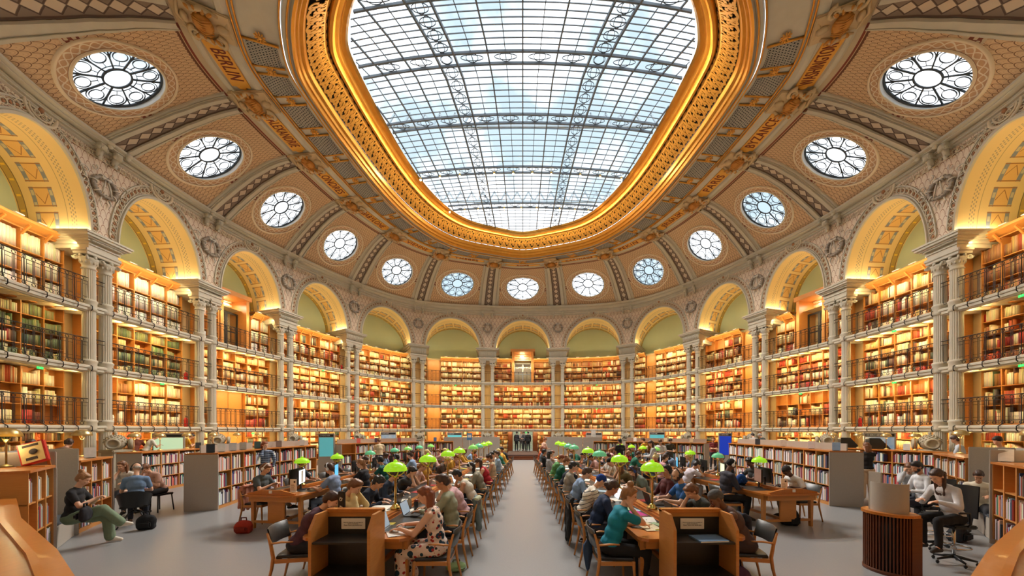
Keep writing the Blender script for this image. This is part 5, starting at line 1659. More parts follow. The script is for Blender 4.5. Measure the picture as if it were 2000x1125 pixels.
def hair_mesh(kind, down):
    """hair in the head frame; down = the world's down direction seen from the head frame"""
    key = (kind, round(down[1], 1))
    if key in HC: return HC[key]
    m = MB(); dn = Vector(down)
    def b(c, r): m.ball(c, r, 12)
    if kind in ('cap', 'beanie'):
        b((0, -.016, .052), (.088, .104, .082)); b((0, -.04, .02), (.083, .082, .07))
        if kind == 'cap': m.rbox(-.06, .06, .06, .17, .055, .067, .005)
    elif kind == 'bald':
        for s in (-1, 1): b((s * .07, -.035, .0), (.016, .045, .04))
        b((0, -.085, -.005), (.06, .024, .04))
    else:
        b((0, -.022, .045), (.088, .100, .086)); b((0, -.055, .005), (.082, .064, .088)); b((0, .035, .088), (.066, .05, .032))
        for s in (-1, 1): b((s * .075, -.015, .035), (.016, .045, .04))
        if kind == 'short': m.ball((0, .02, .105), (.06, .06, .03), 10)
        if kind == 'curly':
            r = random.Random(5)
            for i in range(46):
                a, e = r.uniform(0, 2 * PI), r.uniform(-.1, 1.4)
                p = Vector((.085 * math.cos(a) * math.cos(e), -.02 + .10 * math.sin(a) * math.cos(e), .04 + .085 * math.sin(e)))
                if p.y > .06 and p.z < .06: continue
                b(p, r.uniform(.02, .032))
        if kind in ('bob', 'long', 'longwavy'):
            L = {'bob': .12, 'long': .28, 'longwavy': .33}[kind]
            for s in (-1, 1):
                st_ = Vector((s * .070, -.055, .0)); cap(m, st_, .026, st_ + dn * L * .5 + Vector((-s * .004, -.01, 0)), .024, 8)
                if kind != 'bob': cap(m, st_ + dn * L * .5 + Vector((0, -.012, 0)), .024, st_ + dn * L + Vector((-s * .012, -.02, 0)), .014, 8)
            for x in (-.045, 0, .045):
                st_ = Vector((x, -.09, .0)); cap(m, st_, .036, st_ + dn * L * .55 - Vector((0, .005, 0)), .030, 8)
                if kind != 'bob': cap(m, st_ + dn * L * .5, .030, st_ + dn * L * 1.05, .018, 8)
        if kind == 'bun': b((0, -.10, .11), (.048, .045, .045)); b((0, -.085, .085), .04)
        if kind == 'topbun': b((0, -.03, .155), (.05, .05, .04))
        if kind == 'tail':
            st_ = Vector((0, -.12, .05)); cap(m, st_, .026, st_ + dn * .12 - Vector((0, .03, 0)), .034, 8); cap(m, st_ + dn * .12 - Vector((0, .03, 0)), .034, st_ + dn * .32 - Vector((0, .02, 0)), .016, 8)
        if kind == 'lowbun': b((0, -.115, -.01), .045)
    me = remesh(m, .0085, .006 if kind not in ('cap', 'beanie') else 0.001, 2, 'hair')
    HC[key] = me
    return me
CM = {}
def cmat(c, kind='cloth'):
    key = (c, kind) if not isinstance(c, bpy.types.Material) else c
    if isinstance(c, bpy.types.Material): return c
    if key not in CM:
        n = '%s %d' % (kind, len(CM))
        d = tuple(max(0, int(v * .86)) for v in c)
        if kind == 'cloth': CM[key] = mat(n, srgb(*c), .85, noise=(14, srgb(*d)), bump=.3)
        elif kind == 'skin':
            m = mat(n, srgb(*c), .5); m.node_tree.nodes['Principled BSDF'].inputs['Subsurface Weight'].default_value = 0.0; CM[key] = m
        elif kind == 'hair': CM[key] = mat(n, srgb(*c), .45, noise=(40, srgb(*tuple(min(255, int(v * 1.5 + 8)) for v in c)), (1, 1, .15)), bump=.6)
    return CM[key]
def inst(me, name, m, parent):
    if not me.materials: me.materials.append(m)
    o = bpy.data.objects.new(name, me); COL.objects.link(o); adopt(o, parent)
    o.material_slots[0].link = 'OBJECT'; o.material_slots[0].material = m
    return o
SK = {'l': (226, 178, 148), 'm': (200, 146, 112), 't': (176, 122, 88), 'd': (112, 74, 54), 'b': (84, 56, 42)}
HR_ = {'blk': (26, 22, 22), 'dbr': (52, 34, 26), 'br': (92, 58, 36), 'lbr': (120, 84, 52), 'red': (104, 56, 34), 'gry': (130, 124, 118), 'blo': (186, 150, 100)}
hpm = {}
def headphones(col, parent, H, HR, arr=None):
    if col not in hpm:
        m = MB(); m.tube([(.095 * math.cos(a), -.01, .02 + .115 * math.sin(a)) for a in [PI * i / 14 for i in range(15)]], .010, 8)
        for s in (-1, 1): m.ball((s * .095, -.005, -.005), (.022, .036, .042), 12)
        hpm[col] = m
    o = hpm[col].build('headphones', mat('headphone shell', srgb(*col), .35) if ('hp', col) not in CM else CM[('hp', col)], parent)
    CM[('hp', col)] = o.data.materials[0]
    o.matrix_local = Matrix.Translation(H) @ HR.to_4x4()
    return o
eyem = mat('eyes', srgb(40, 30, 26), .15); lipm = mat('lips', srgb(170, 96, 84), .5)
eye0 = None
def person(label, pose, x, y, rz, hair, hc, skin, shirt, sleeve='short', trousers=(50, 50, 58), lower='long', shoes=(60, 56, 54), z=0.0, sc=1.0, hp=None, detail=1, beard=None, group=None, name='person', slim=1.0):
    pr_ = proto(pose, sleeve, lower, .0105 if detail else .02)
    root = empty(name, (x, y, z), rz); root.scale = (sc * slim, sc * slim, sc)
    tag(root, label, 'person', group)
    inst(pr_['body'], 'body', cmat(SK[skin], 'skin'), root)
    inst(pr_['shirt'], 'shirt', cmat(shirt), root)
    inst(pr_['trousers'], 'trousers', cmat(trousers), root)
    for q in pr_['shoes']: inst(q, 'shoe', cmat(shoes), root)
    H, HR = pr_['H'], pr_['HR']
    dn = HR.transposed() @ Vector((0, 0, -1))
    hm = inst(hair_mesh(hair, dn), 'cap' if hair == 'cap' else ('beanie' if hair == 'beanie' else 'hair'), cmat(HR_[hc], 'hair') if isinstance(hc, str) else cmat(hc), root)
    hm.matrix_local = Matrix.Translation(H) @ HR.to_4x4()
    if hair == 'cap' or hair == 'beanie':
        h2 = inst(hair_mesh('bald', dn), 'hair', cmat(HR_['dbr'], 'hair'), root); h2.matrix_local = hm.matrix_local.copy()
    if detail:
        for e in pr_['eyes']:
            m = MB(); m.ball((0, 0, 0), (.010, .007, .0055), 8); eo = m.build('eye', eyem, root); eo.matrix_local = Matrix.Translation(e) @ HR.to_4x4()
        m = MB(); m.ball((0, .091, -.057), (.019, .007, .0055), 8); lo = m.build('lips', lipm, root); lo.matrix_local = Matrix.Translation(H) @ HR.to_4x4()
    if hp: headphones(hp, root, H, HR)
    if beard:
        m = MB(); m.ball((0, .055, -.07), (.05, .045, .035), 12); m.ball((0, .085, -.043), (.026, .012, .006), 8)
        for s in (-1, 1): m.ball((s * .05, .03, -.045), (.014, .035, .04), 10)
        bo = m.build('beard', cmat(HR_[beard], 'hair'), root); bo.matrix_local = Matrix.Translation(H) @ HR.to_4x4()
    return root, pr_
R90 = PI / 2
E_, W_, N_, S_ = -R90, R90, 0.0, PI          # facing right, left, away, towards the camera
# patterned cloths
striped = mat('striped jersey', srgb(236, 230, 216), .85)
tcx = striped.node_tree.nodes.new('ShaderNodeTexCoord'); sp = striped.node_tree.nodes.new('ShaderNodeSeparateXYZ'); striped.node_tree.links.new(tcx.outputs['Object'], sp.inputs[0])
layers(striped, srgb(238, 230, 214), [(((E(striped.node_tree, sp.outputs[2]) * 15 - E(striped.node_tree, sp.outputs[1]) * 6).fr().lt(.16)), srgb(40, 42, 56))])
floral = mat('floral cotton', srgb(236, 214, 196), .8)
fn = floral.node_tree; tf = fn.nodes.new('ShaderNodeTexCoord'); cur = srgb(238, 216, 200); lsx = []
for i, (scv, c, th) in enumerate(((9, srgb(28, 62, 80), .34), (13, srgb(178, 44, 40), .26), (11, srgb(30, 36, 40), .25), (16, srgb(214, 128, 110), .2))):
    v = fn.nodes.new('ShaderNodeTexVoronoi'); v.inputs['Scale'].default_value = scv; mp = fn.nodes.new('ShaderNodeMapping'); mp.inputs['Location'].default_value = (i * 3.1, i, i * 2)
    fn.links.new(tf.outputs['Object'], mp.inputs[0]); fn.links.new(mp.outputs[0], v.inputs['Vector']); lsx.append((E(fn, v.outputs['Distance']).lt(th), c))
layers(floral, cur, lsx)
plaid = mat('blue checked shirt', srgb(70, 84, 110), .85)
pn = plaid.node_tree; tp = pn.nodes.new('ShaderNodeTexCoord'); s2 = pn.nodes.new('ShaderNodeSeparateXYZ'); pn.links.new(tp.outputs['Object'], s2.inputs[0])
layers(plaid, srgb(74, 90, 116), [((E(pn, s2.outputs[0]) * 14).fr().lt(.4) * .6, srgb(36, 44, 64)), ((E(pn, s2.outputs[2]) * 14).fr().lt(.4) * .6, srgb(170, 180, 196))])

def shortl(l):
    l = l.split(',')[0]
    for c in (' typing', ' bent over', ' leaning', ' behind', ' writing', ' looking', ' at the lit', ' on the aisle'):
        l = l.split(c)[0]
    return l
def seat_x(T, y, side): return ontable(T, y, side) + side * .24
def sit(T, side, y, label, pose, hair, hc, skin, shirt, sleeve='short', trousers=(52, 54, 66), chairlab=None, dx=0.0, turn=0.0, **kw):
    """one seated person and the chair, on side -1 / +1 of table T"""
    x = seat_x(T, y, side) + dx * side; rz = W_ if side > 0 else E_
    person(label, pose, x, y, rz + turn, hair, hc, skin, shirt, sleeve, trousers, **kw)
    put_chair(x - 0.0 + side * .02, y, rz, chairlab or ('oak armchair of the ' + shortl(label)), 'armchairs at the reading tables')
# ---- nearest people at the two reading tables
sit('TR', -1, 4.50, 'woman in a teal T-shirt with a messy brown bun, chin on hand', 'chin', 'topbun', 'lbr', 'l', (20, 146, 172), 'short', (30, 30, 34), turn=0, sc=1.02)
sit('TR', -1, 5.40, 'woman in a navy jumper with dark tied hair and glasses', 'read', 'lowbun', 'dbr', 'm', (30, 50, 88), 'long')
sit('TR', -1, 6.35, 'person in a white jersey with dark stripes and a blue cap', 'write', 'cap', (24, 66, 160), 'l', striped, 'long')
sit('TR', -1, 7.30, 'person with dark hair in a pale blue shirt behind the striped jersey', 'read', 'short', 'dbr', 'l', (150, 178, 216), 'long')
sit('TR', -1, 8.2, 'woman with straight dark hair in a beige-grey cardigan', 'type', 'bob', 'blk', 'l', (176, 170, 156), 'long')
sit('TR', -1, 9.1, 'person in a dark navy top and an olive cap', 'temple', 'cap', (78, 86, 66), 'l', (30, 36, 54), 'short')
sit('TR', -1, 10.1, 'person with tied brown hair in a dark green and white top', 'read', 'bun', 'br', 'l', (30, 110, 84), 'long')
sit('TR', -1, 11.2, 'person in a bright green top on the aisle side', 'read', 'short', 'red', 'l', (96, 160, 90), 'short')
sit('TR', -1, 12.3, 'woman with long black hair in a pale top on the aisle side', 'up', 'long', 'blk', 'l', (190, 190, 196), 'long')
sit('TR', -1, 13.5, 'person with black hair and a black jacket on the aisle side', 'back', 'short', 'blk', 'm', (30, 30, 32), 'long')
sit('TL', 1, 4.50, 'woman in a floral jumpsuit with long auburn hair typing', 'type', 'longwavy', 'red', 'l', floral, 'none', floral, lower='wide', shoes=(226, 178, 148))
sit('TL', 1, 5.35, 'man with short dark hair in a sage green shirt', 'type', 'short', 'dbr', 'm', (166, 170, 142), 'long', sc=1.04)
sit('TL', 1, 6.25, 'person slumped forward in a pink T-shirt', 'both', 'short', 'br', 'l', (232, 186, 190), 'short')
sit('TL', 1, 7.35, 'person with black bobbed hair in a white vest, cheek on hand', 'temple', 'bob', 'blk', 'm', (240, 232, 214), 'none')
sit('TL', 1, 8.55, 'woman in a grey-beige sweatshirt with white headphones', 'read', 'long', 'blk', 'l', (158, 152, 132), 'long', hp=(235, 232, 226))
sit('TL', 1, 9.7, 'woman with long brown hair in a red top', 'read', 'long', 'dbr', 'l', (196, 36, 50), 'none')
sit('TL', 1, 10.8, 'woman with curly hair and bare shoulders in a cream top', 'lap', 'curly', 'dbr', 'm', (230, 206, 170), 'none')
sit('TL', 1, 12.2, 'person with dark hair in a light blue shirt on the aisle side', 'up', 'short', 'dbr', 'l', (170, 196, 220), 'long')
sit('TL', 1, 13.4, 'person in a white T-shirt leaning over the far aisle end', 'write', 'short', 'blk', 'l', (236, 232, 226), 'short')
sit('TL', -1, 5.32, 'man with short brown hair and glasses in a pale yellow shirt', 'both', 'short', 'br', 'l', (244, 218, 160), 'long', sc=1.05)
sit('TL', -1, 6.15, 'young man with curly dark hair in a plain navy jumper', 'write', 'curly', 'blk', 'm', (30, 38, 58), 'long')
sit('TL', -1, 6.98, 'person in a slate blue top bent over papers', 'read', 'short', 'dbr', 'l', (48, 62, 88), 'long')
sit('TL', -1, 7.8, 'woman with tied black hair in a charcoal T-shirt', 'both', 'tail', 'blk', 'l', (58, 60, 66), 'short')
sit('TL', -1, 8.7, 'woman in a pale pink top with light brown hair, far side', 'read', 'bun', 'lbr', 'l', (226, 190, 186), 'short')
sit('TR', 1, 5.35, 'woman with a brown bob in a dark olive T-shirt, hand on forehead', 'temple', 'bob', 'br', 'l', (58, 60, 54), 'short')
sit('TR', 1, 6.2, 'bald bearded man in a blue shirt with headphones', 'type', 'bald', 'dbr', 'l', (44, 104, 176), 'short', hp=(36, 36, 38), beard='dbr', sc=1.04)
sit('TR', 1, 7.1, 'person in a maroon jumper with black headphones', 'back', 'short', 'blk', 'm', (96, 36, 38), 'long', hp=(30, 30, 34))
sit('TR', 1, 7.95, 'woman in a grey-green T-shirt with blue headphones writing', 'write', 'long', 'dbr', 'l', (130, 146, 138), 'short', hp=(40, 70, 140))
sit('TR', 1, 8.9, 'woman in an olive top with long brown hair, head on her arm', 'both', 'longwavy', 'br', 'l', (120, 106, 70), 'short')
sit('TR', 1, 9.9, 'person in a cream shirt and a black cap', 'read', 'cap', (30, 30, 32), 'l', (226, 214, 196), 'short')
# beside the return shelves
person('young man in a plum shirt, head on his hand, by the left return shelf', 'temple', -3.04, 4.60, E_ + .25, 'short', 'dbr', 'l', (92, 56, 70), 'long', (40, 40, 48))
put_chair(-3.08, 4.60, E_ + .2, 'oak armchair of the young man in the plum shirt', 'armchairs at the reading tables')
person('person in a grey beanie and brown vest bent over the right table', 'both', 3.04, 4.62, W_ - .2, 'beanie', (92, 94, 98), 'd', (96, 70, 62), 'none', (70, 54, 52))
put_chair(3.08, 4.62, W_ - .2, 'oak armchair of the person in the grey beanie', 'armchairs at the reading tables')
# ---- computer tables
sit('CL', -1, 7.75, 'woman in a grey T-shirt with white headphones looking at her phone', 'phone', 'bob', 'br', 'l', (84, 92, 96), 'short', (190, 180, 164), hp=(240, 238, 232))
sit('CL', 1, 7.7, 'man in a light blue T-shirt and headphones at the lit monitor', 'type', 'short', 'dbr', 'm', (140, 160, 196), 'short', (110, 130, 160), hp=(214, 216, 220))
sit('CL', 1, 8.9, 'woman with a long light brown ponytail in a black top', 'type', 'tail', 'lbr', 'l', (34, 32, 40), 'short')
sit('CL', 1, 9.9, 'person in a dark green T-shirt with black headphones', 'type', 'short', 'blk', 'm', (20, 92, 84), 'short', hp=(28, 28, 32))
sit('CL', 1, 10.9, 'man in a dark navy T-shirt with grey headphones', 'type', 'short', 'blk', 'm', (36, 44, 66), 'short', hp=(90, 94, 110))
sit('CL', -1, 8.95, 'young man with cropped hair behind a black monitor', 'up', 'short', 'blk', 't', (60, 66, 78), 'short')
sit('CL', -1, 10.2, 'person with dark hair behind the second black monitor', 'type', 'curly', 'blk', 'm', (110, 90, 84), 'short')
sit('CR', -1, 7.9, 'man in a charcoal sweater and black beanie with white headphones', 'lap', 'beanie', (26, 26, 28), 'd', (58, 56, 68), 'long', (26, 26, 30), hp=(236, 232, 224), sc=1.06)
sit('CR', -1, 9.6, 'woman with tied black hair in a lilac-white T-shirt', 'temple', 'bun', 'blk', 'm', (226, 216, 226), 'short', (170, 160, 150))
sit('CR', -1, 10.9, 'person in a pink top with long dark hair', 'type', 'bob', 'dbr', 'l', (214, 160, 168), 'short')
sit('CR', 1, 7.95, 'young man in a white T-shirt and a dark cap writing', 'write', 'beanie', (52, 46, 48), 'b', (240, 238, 234), 'short', (214, 200, 176))
sit('CR', 1, 9.3, 'person with short curly hair behind the right black monitors', 'type', 'curly', 'blk', 'd', (70, 70, 70), 'short')
sit('CR', 1, 10.6, 'person with short black hair behind a row of monitors', 'up', 'short', 'blk', 'm', (90, 90, 94), 'short')
# ---- far seats, filled in
names_s = {(196, 40, 44): 'red', (236, 232, 226): 'white', (40, 44, 60): 'navy', (120, 130, 140): 'grey', (30, 110, 84): 'green', (226, 170, 60): 'yellow', (214, 168, 160): 'pink', (90, 70, 60): 'brown', (150, 178, 216): 'pale blue', (34, 34, 36): 'black', (222, 206, 178): 'cream', (206, 96, 52): 'orange'}
hn = {'short': 'short', 'bob': 'bobbed', 'long': 'long', 'curly': 'curly', 'bun': 'tied-up', 'tail': 'ponytailed'}
hcn = {'blk': 'black', 'dbr': 'dark brown', 'br': 'brown', 'lbr': 'light brown', 'red': 'auburn', 'blo': 'blond'}
rf = random.Random(23)
SIDE = {('TL', 1): 'aisle side of left table', ('TL', -1): 'outer side of left table', ('TR', -1): 'aisle side of right table', ('TR', 1): 'outer side of right table', ('CL', 1): 'right side, left computer table', ('CL', -1): 'left side, left computer table', ('CR', -1): 'left side, right computer table', ('CR', 1): 'right side, right computer table'}
for (T, side), ys in {('TL', 1): (14.6, 15.8, 16.8), ('TR', -1): (14.6, 15.7, 16.7), ('TL', -1): (9.8, 10.9, 12.0, 13.1, 14.2, 15.4, 16.5), ('TR', 1): (10.9, 12.0, 13.1, 14.2, 15.3, 16.4), ('CL', 1): (12.0, 13.1, 14.2, 15.3, 16.3), ('CL', -1): (11.4, 12.6, 13.8, 15.0, 16.2), ('CR', -1): (12.0, 13.1, 14.3, 15.4, 16.5), ('CR', 1): (11.9, 13.2, 14.5, 15.7, 16.8)}.items():
    for i, y in enumerate(ys):
        sh = rf.choice(list(names_s)); ha = rf.choice(list(hn)); hc = rf.choice(list(hcn)); po = rf.choice(('read', 'write', 'type', 'up', 'both', 'temple'))
        k = len(ys) - i
        lab = '%s top, %s %s hair, %s from far end, %s' % (names_s[sh], hn[ha], hcn[hc], ['last', 'second', 'third', 'fourth', 'fifth', 'sixth', 'seventh', 'eighth'][k - 1], SIDE[(T, side)])
        sit(T, side, y + rf.uniform(-.1, .1), lab, po, ha, hc, rf.choice('lllmmtd'), sh, rf.choice(('short', 'long', 'short')), detail=0, chairlab='oak armchair, %s from the far end, %s' % (['last', 'second', 'third', 'fourth', 'fifth', 'sixth', 'seventh', 'eighth'][k - 1], SIDE[(T, side)]))
# ---- standing and other people
def stand(label, pose, x, Y, rz, *a, **k): 
    X = (x - CX) * Y / F; return person(label, pose, X, Y, rz, *a, **k)
stand('woman standing by the shelves in black top and cream trousers, back turned', 'st_face', 1693, 10.2, -.5, 'long', 'br', 'l', (34, 32, 34), 'short', (228, 204, 170), lower='wide', shoes=(230, 226, 220), slim=.9)
stand('woman in a checked blue shirt with long auburn hair in front of the low shelves', 'st_face', 517, 11.2, -2.4, 'longwavy', 'red', 'l', plaid, 'long', (50, 60, 80))
stand('woman in a long light grey cardigan standing among the tables', 'st_read', 1276, 12.8, 1.2, 'long', 'dbr', 'l', (196, 192, 190), 'long', (150, 146, 144), lower='wide')
stand('man in a white T-shirt standing and looking down', 'st_read', 1290, 14.8, 2.6, 'short', 'dbr', 'l', (226, 224, 220), 'short')
stand('man in a dark camouflage T-shirt standing by the far shelves', 'st_read', 1308, 16.6, PI, 'short', 'blk', 'm', (70, 66, 50), 'short', (60, 60, 54))
stand('person in a mustard yellow top standing by the far shelves', 'st_read', 1259, 17.6, .6, 'short', 'dbr', 'l', (226, 160, 40), 'long')
stand('man in a black T-shirt standing between the right tables', 'st', 1211, 15.5, .2, 'short', 'blk', 'm', (34, 34, 36), 'short')
stand('man in a dark red polo shirt with a beard beyond the right shelves', 'st_fold', 1393, 18.4, 2.9, 'short', 'red', 'l', (132, 48, 50), 'short', beard='red')
for i, (x, Y, c, h, lb) in enumerate(((1009, 29.0, (38, 38, 44), 'short', 'person in a dark jacket, left of the group on the entrance steps'), (1018, 30.2, (150, 142, 136), 'long', 'person in grey in the middle of the group on the entrance steps'), (1024, 29.4, (90, 88, 90), 'bob', 'person with a grey coat beside the man in black on the steps'), (1031.5, 28.8, (26, 26, 28), 'short', 'man in black on the right of the group on the entrance steps'))):
    stand(lb, ('st', 'st_fold', 'st_read', 'st')[i], x, Y, (-.5, 2.8, 2.5, .2)[i], h, ('blk', 'br', 'dbr', 'blk')[i], 'l', c, 'long', (c[0] // 2 + 10,) * 3, z=.33, detail=0)
stand('woman in an orange-pink top leaning at the end of the right table', 'st_read', 1062, 18.4, -1.2, 'bun', 'red', 'l', (236, 190, 170), 'short', (206, 170, 140), detail=0)
stand('person in a beige top standing near the far left shelves', 'st_read', 741, 16.2, .6, 'bun', 'br', 'l', (224, 200, 160), 'short', (60, 60, 70), detail=0)
# left foreground group
person('woman in a black T-shirt and green trousers sitting in the niche with her phone', 'phone', -8.10, 6.02, -1.05, 'bun', 'lbr', 'l', (36, 34, 38), 'short', (126, 146, 118), lower='wide', shoes=(238, 230, 214), z=-.005, slim=.86)
person('man with grey hair and headphones in a blue shirt on a black swivel chair', 'lap', -8.62, 7.42, .75, 'bald', 'gry', 'l', (120, 148, 184), 'short', (36, 40, 52), shoes=(120, 90, 70), hp=(34, 34, 36), sc=1.02, slim=.86)
person('woman in a white T-shirt with long brown hair facing the man in blue', 'chin', -10.15, 8.55, 3.5, 'long', 'br', 'l', (232, 228, 220), 'short', (80, 80, 86), z=.02, slim=.86)
person('person in dark trousers leaning behind the man in the blue shirt', 'temple', -9.55, 8.75, 3.1, 'short', 'br', 'l', (214, 170, 150), 'short', (34, 34, 38), z=.02, slim=.86)
# right foreground group
person('woman in a white shirt with long wavy dark hair reading on a drafting chair', 'read', 6.80, 5.28, 1.55, 'longwavy', 'dbr', 'l', (226, 224, 226), 'long', (28, 28, 32), z=.20, slim=.84)
person('man in a white shirt with short dark hair turned to his neighbour', 'lap', 8.28, 6.9, 1.35, 'short', 'blk', 'm', (232, 232, 236), 'long', (44, 46, 60), beard='blk', z=.12, slim=.86)
person('woman in a grey-white top with her hands at her chin, beyond the drafting chairs', 'both', 9.15, 7.85, 2.2, 'bob', 'br', 'l', (206, 208, 212), 'long', (60, 62, 70), z=.1, slim=.86)
person('person in a cream short-sleeved shirt sitting in the right niche', 'read', 9.48, 6.92, 2.2, 'short', 'dbr', 'm', (238, 226, 200), 'short', (60, 60, 66), z=0, slim=.84)
# heads behind the outer shelves
for i, (x, Y, c, h, hc, lb) in enumerate(((35, 8.4, (120, 120, 124), 'bob', 'dbr', 'person with dark hair behind the nearest left shelves'), (115, 8.9, (150, 120, 100), 'bob', 'dbr', 'person with brown bobbed hair bent beyond the left niche'), (263, 13.4, (120, 60, 40), 'short', 'gry', 'person in a rust patterned shirt behind the left outer shelves'), (286, 13.6, (232, 226, 214), 'short', 'lbr', 'person in a white T-shirt behind the left outer shelves'), (358, 14.6, (214, 160, 30), 'short', 'blk', 'person in a yellow T-shirt behind the left outer shelves'),
    (1495, 17.2, (90, 96, 96), 'short', 'gry', 'person in a grey-green shirt behind the right outer shelves'), (1475, 17.6, (206, 200, 196), 'short', 'blk', 'person in a pale top beyond the right outer shelves'), (1875, 9.6, (214, 222, 232), 'bob', 'dbr', 'person in a pale blue shirt beyond the right short bookcase'), (1955, 8.2, (232, 228, 222), 'short', 'blk', 'man with dark hair beyond the nearest right shelves'))):
    stand(lb, 'write' if i not in (7, 8) else 'lap', x, Y, (0.2, 0.3, .5, -.4, -.6, .4, -.2, .5, 1.6)[i], h, hc, 'm' if i % 2 else 'l', c, 'short', z=.62 if Y < 12 else .72, detail=0, slim=.85)
# ================================================================ THINGS ON AND AROUND THE TABLES
def office_chair(label, x, y, rz, high=True):
    root = empty('drafting_chair', (x, y, 0), rz); root.scale = (.68, .78, 1); h = .62 if high else .46
    m = MB(); m.rbox(-.24, .24, -.22, .24, h - .04, h + .02, .02); m.build('seat', blackp, root)
    m = MB(); P = [[(.24 * t * (1 - .1 * z_), -.24 - .06 * z_ + .05 * (t * t), h + .12 + .5 * z_) for t in (-1, -.6, -.2, .2, .6, 1)] for z_ in (0, .33, .66, 1)]
    m.grid(P); m.grid([[(p[0], p[1] - .02, p[2]) for p in r] for r in P], flip=True); m.build('backrest', blackp, root)
    for s in (-1, 1):
        m = MB(); m.tube([(s * .18, -.05, h - .04), (s * .28, -.02, h + .05), (s * .28, .0, h + .22), (s * .28, .2, h + .22)], .018, 8); m.build('arm', blackp, root)
    m = MB(); m.tube([(0, 0, .08), (0, 0, h - .03)], .028, 12); m.build('gas_lift', chrome, root)
    if high:
        m = MB(); m.tube([(.24 * math.cos(a), .24 * math.sin(a), .27) for a in [2 * PI * i / 28 for i in range(28)]], .012, 8, closed=True)
        for i in range(3): a = 2 * PI * i / 3; m.tube([(0, 0, .3), (.24 * math.cos(a), .24 * math.sin(a), .27)], .009, 6)
        m.build('foot_ring', chrome, root)
    m = MB()
    for i in range(5):
        a = 2 * PI * i / 5 + .3; m.tube([(0, 0, .12), (.32 * math.cos(a), .32 * math.sin(a), .075)], [.03, .016], 8)
    m.build('star_base', blackp, root)
    for i in range(5):
        a = 2 * PI * i / 5 + .3; m = MB(); m.ball((.32 * math.cos(a), .32 * math.sin(a), .03), (.03, .03, .03), 10); m.build('caster', blackp, root)
    tag(root, label, 'chair')
office_chair('black drafting chair with chrome foot ring carrying the woman with long wavy hair', 6.84, 5.28, 1.55)
office_chair('empty black drafting chair behind the woman with long wavy hair', 7.42, 5.95, 1.9)
root = empty('swivel_chair', (-8.62, 7.40, 0), .75)
m = MB(); P = []
for i in range(9):
    a = -1.5 + 3.0 * i / 8; P.append([((.22 + .05 * q) * math.sin(a), -.02 - (.22 + .06 * q) * math.cos(a), .44 + .36 * q * (0.55 + .45 * math.cos(a * .9))) for q in (0, .3, .7, 1)])
m.grid(P); m.rbox(-.22, .22, -.2, .22, .42, .46, .02); m.build('shell', blackp, root)
for i in range(4):
    a = PI / 4 + PI / 2 * i; m = MB(); m.tube([(0, 0, .36), (.12 * math.cos(a), .12 * math.sin(a), .3), (.34 * math.cos(a), .34 * math.sin(a), 0)], .013, 8); m.build('leg', blackp, root)
m = MB(); m.tube([(0, 0, .3), (0, 0, .43)], .03, 10); m.build('stem', blackp, root)
tag(root, 'black shell chair on four thin legs under the man in the blue shirt', 'chair')
for i, (x, y, rz, lb) in enumerate(((-10.15, 8.53, 3.5, 'low stool under the woman in the white T-shirt'), (-9.55, 8.73, 3.1, 'low stool under the person in dark trousers'), (8.28, 6.9, 1.35, 'dark armless chair under the man in the white shirt'), (9.15, 7.85, 2.2, 'dark armless chair under the woman beyond the drafting chairs'))):
    root = empty('stool', (x, y, 0), rz); h = .455 + (.1 if x > 0 else .02)
    m = MB(); m.rbox(-.21, .21, -.2, .2, h - .05, h, .02); m.build('seat', blackp, root)
    for sx in (-1, 1):
        for sy in (-1, 1): m = MB(); m.tube([(sx * .17, sy * .16, h - .04), (sx * .2, sy * .19, 0)], .014, 6); m.build('leg', blackp, root)
    tag(root, lb, 'stool')

# round slatted desk with a grey screen, right foreground
root = empty('slatted_desk', (5.50, 5.0, 0)); root.scale = (.66, .75, 1)
m = MB(); n = 30
pts = [(-.42 * math.sin(a) , -.42 * math.cos(a)) for a in [PI * i / 16 for i in range(17)]] + [(.22, .38), (.34, .2), (.36, .0), (.34, -.2), (.22, -.38)]
# half round on the left, running on to the right
k = len(pts); m.add([(x, y, z) for z in (.86, .90) for x, y in pts], [tuple(range(k)), tuple(range(2 * k - 1, k - 1, -1))] + [(i, i + k, (i + 1) % k + k, (i + 1) % k) for i in range(k)]); m.build('top', oak_h, root)
m = MB(); ns = 34
for i in range(ns):
    if i < 24: a = PI * (i + .5) / 24 ; x, y = -.37 * math.sin(a), -.37 * math.cos(a)
    else: x, y = .03 + .022 * (i - 24), -.37
    a2 = math.atan2(y, x) if i < 24 else -PI / 2
    Mx = Matrix.Translation((x, y, 0)) @ Matrix.Rotation(a2, 4, 'Z'); m.box(-.018, .018, -.011, .011, .04, .86, 0, Mx)
m.build('slats', oak_dk, root)
m = MB(); m.lathe([(.34, .0), (.34, .86)], 32); m.build('dark_core', darkvoid, root)
m = MB(); m.lathe([(.40, 0), (.40, .05)], 32); m.build('plinth', oak_dk, root)
tag(root, 'round-ended oak desk faced with vertical slats, bottom right', 'desk')
m = MB(); P = []
for i in range(17):
    a = PI * (-.30 + 1.25 * i / 16); P.append([(-.30 * math.sin(a), -.30 * math.cos(a), z) for z in (.902, 1.33)])
m.grid(P); m.grid([[(p[0] * .94, p[1] * .94, p[2]) for p in r] for r in P], flip=True)
m.grid([[P[i][1], (P[i][1][0] * .94, P[i][1][1] * .94, 1.33)] for i in range(17)])
o = m.build('desk_screen', greyp, None, (5.50, 5.0, 0)); o.scale = (.62, .72, 1); tag(o, 'curved pale grey screen standing on the slatted desk', 'screen')
m = MB(); m.rbox(-.012, .012, -.16, .10, .902, 1.48, .004); o = m.build('upright_panel', greyp, None, (5.36, 5.08, 0)); o.scale = (1, .7, 1); tag(o, 'narrow grey upright panel at the left of the curved desk screen', 'panel')

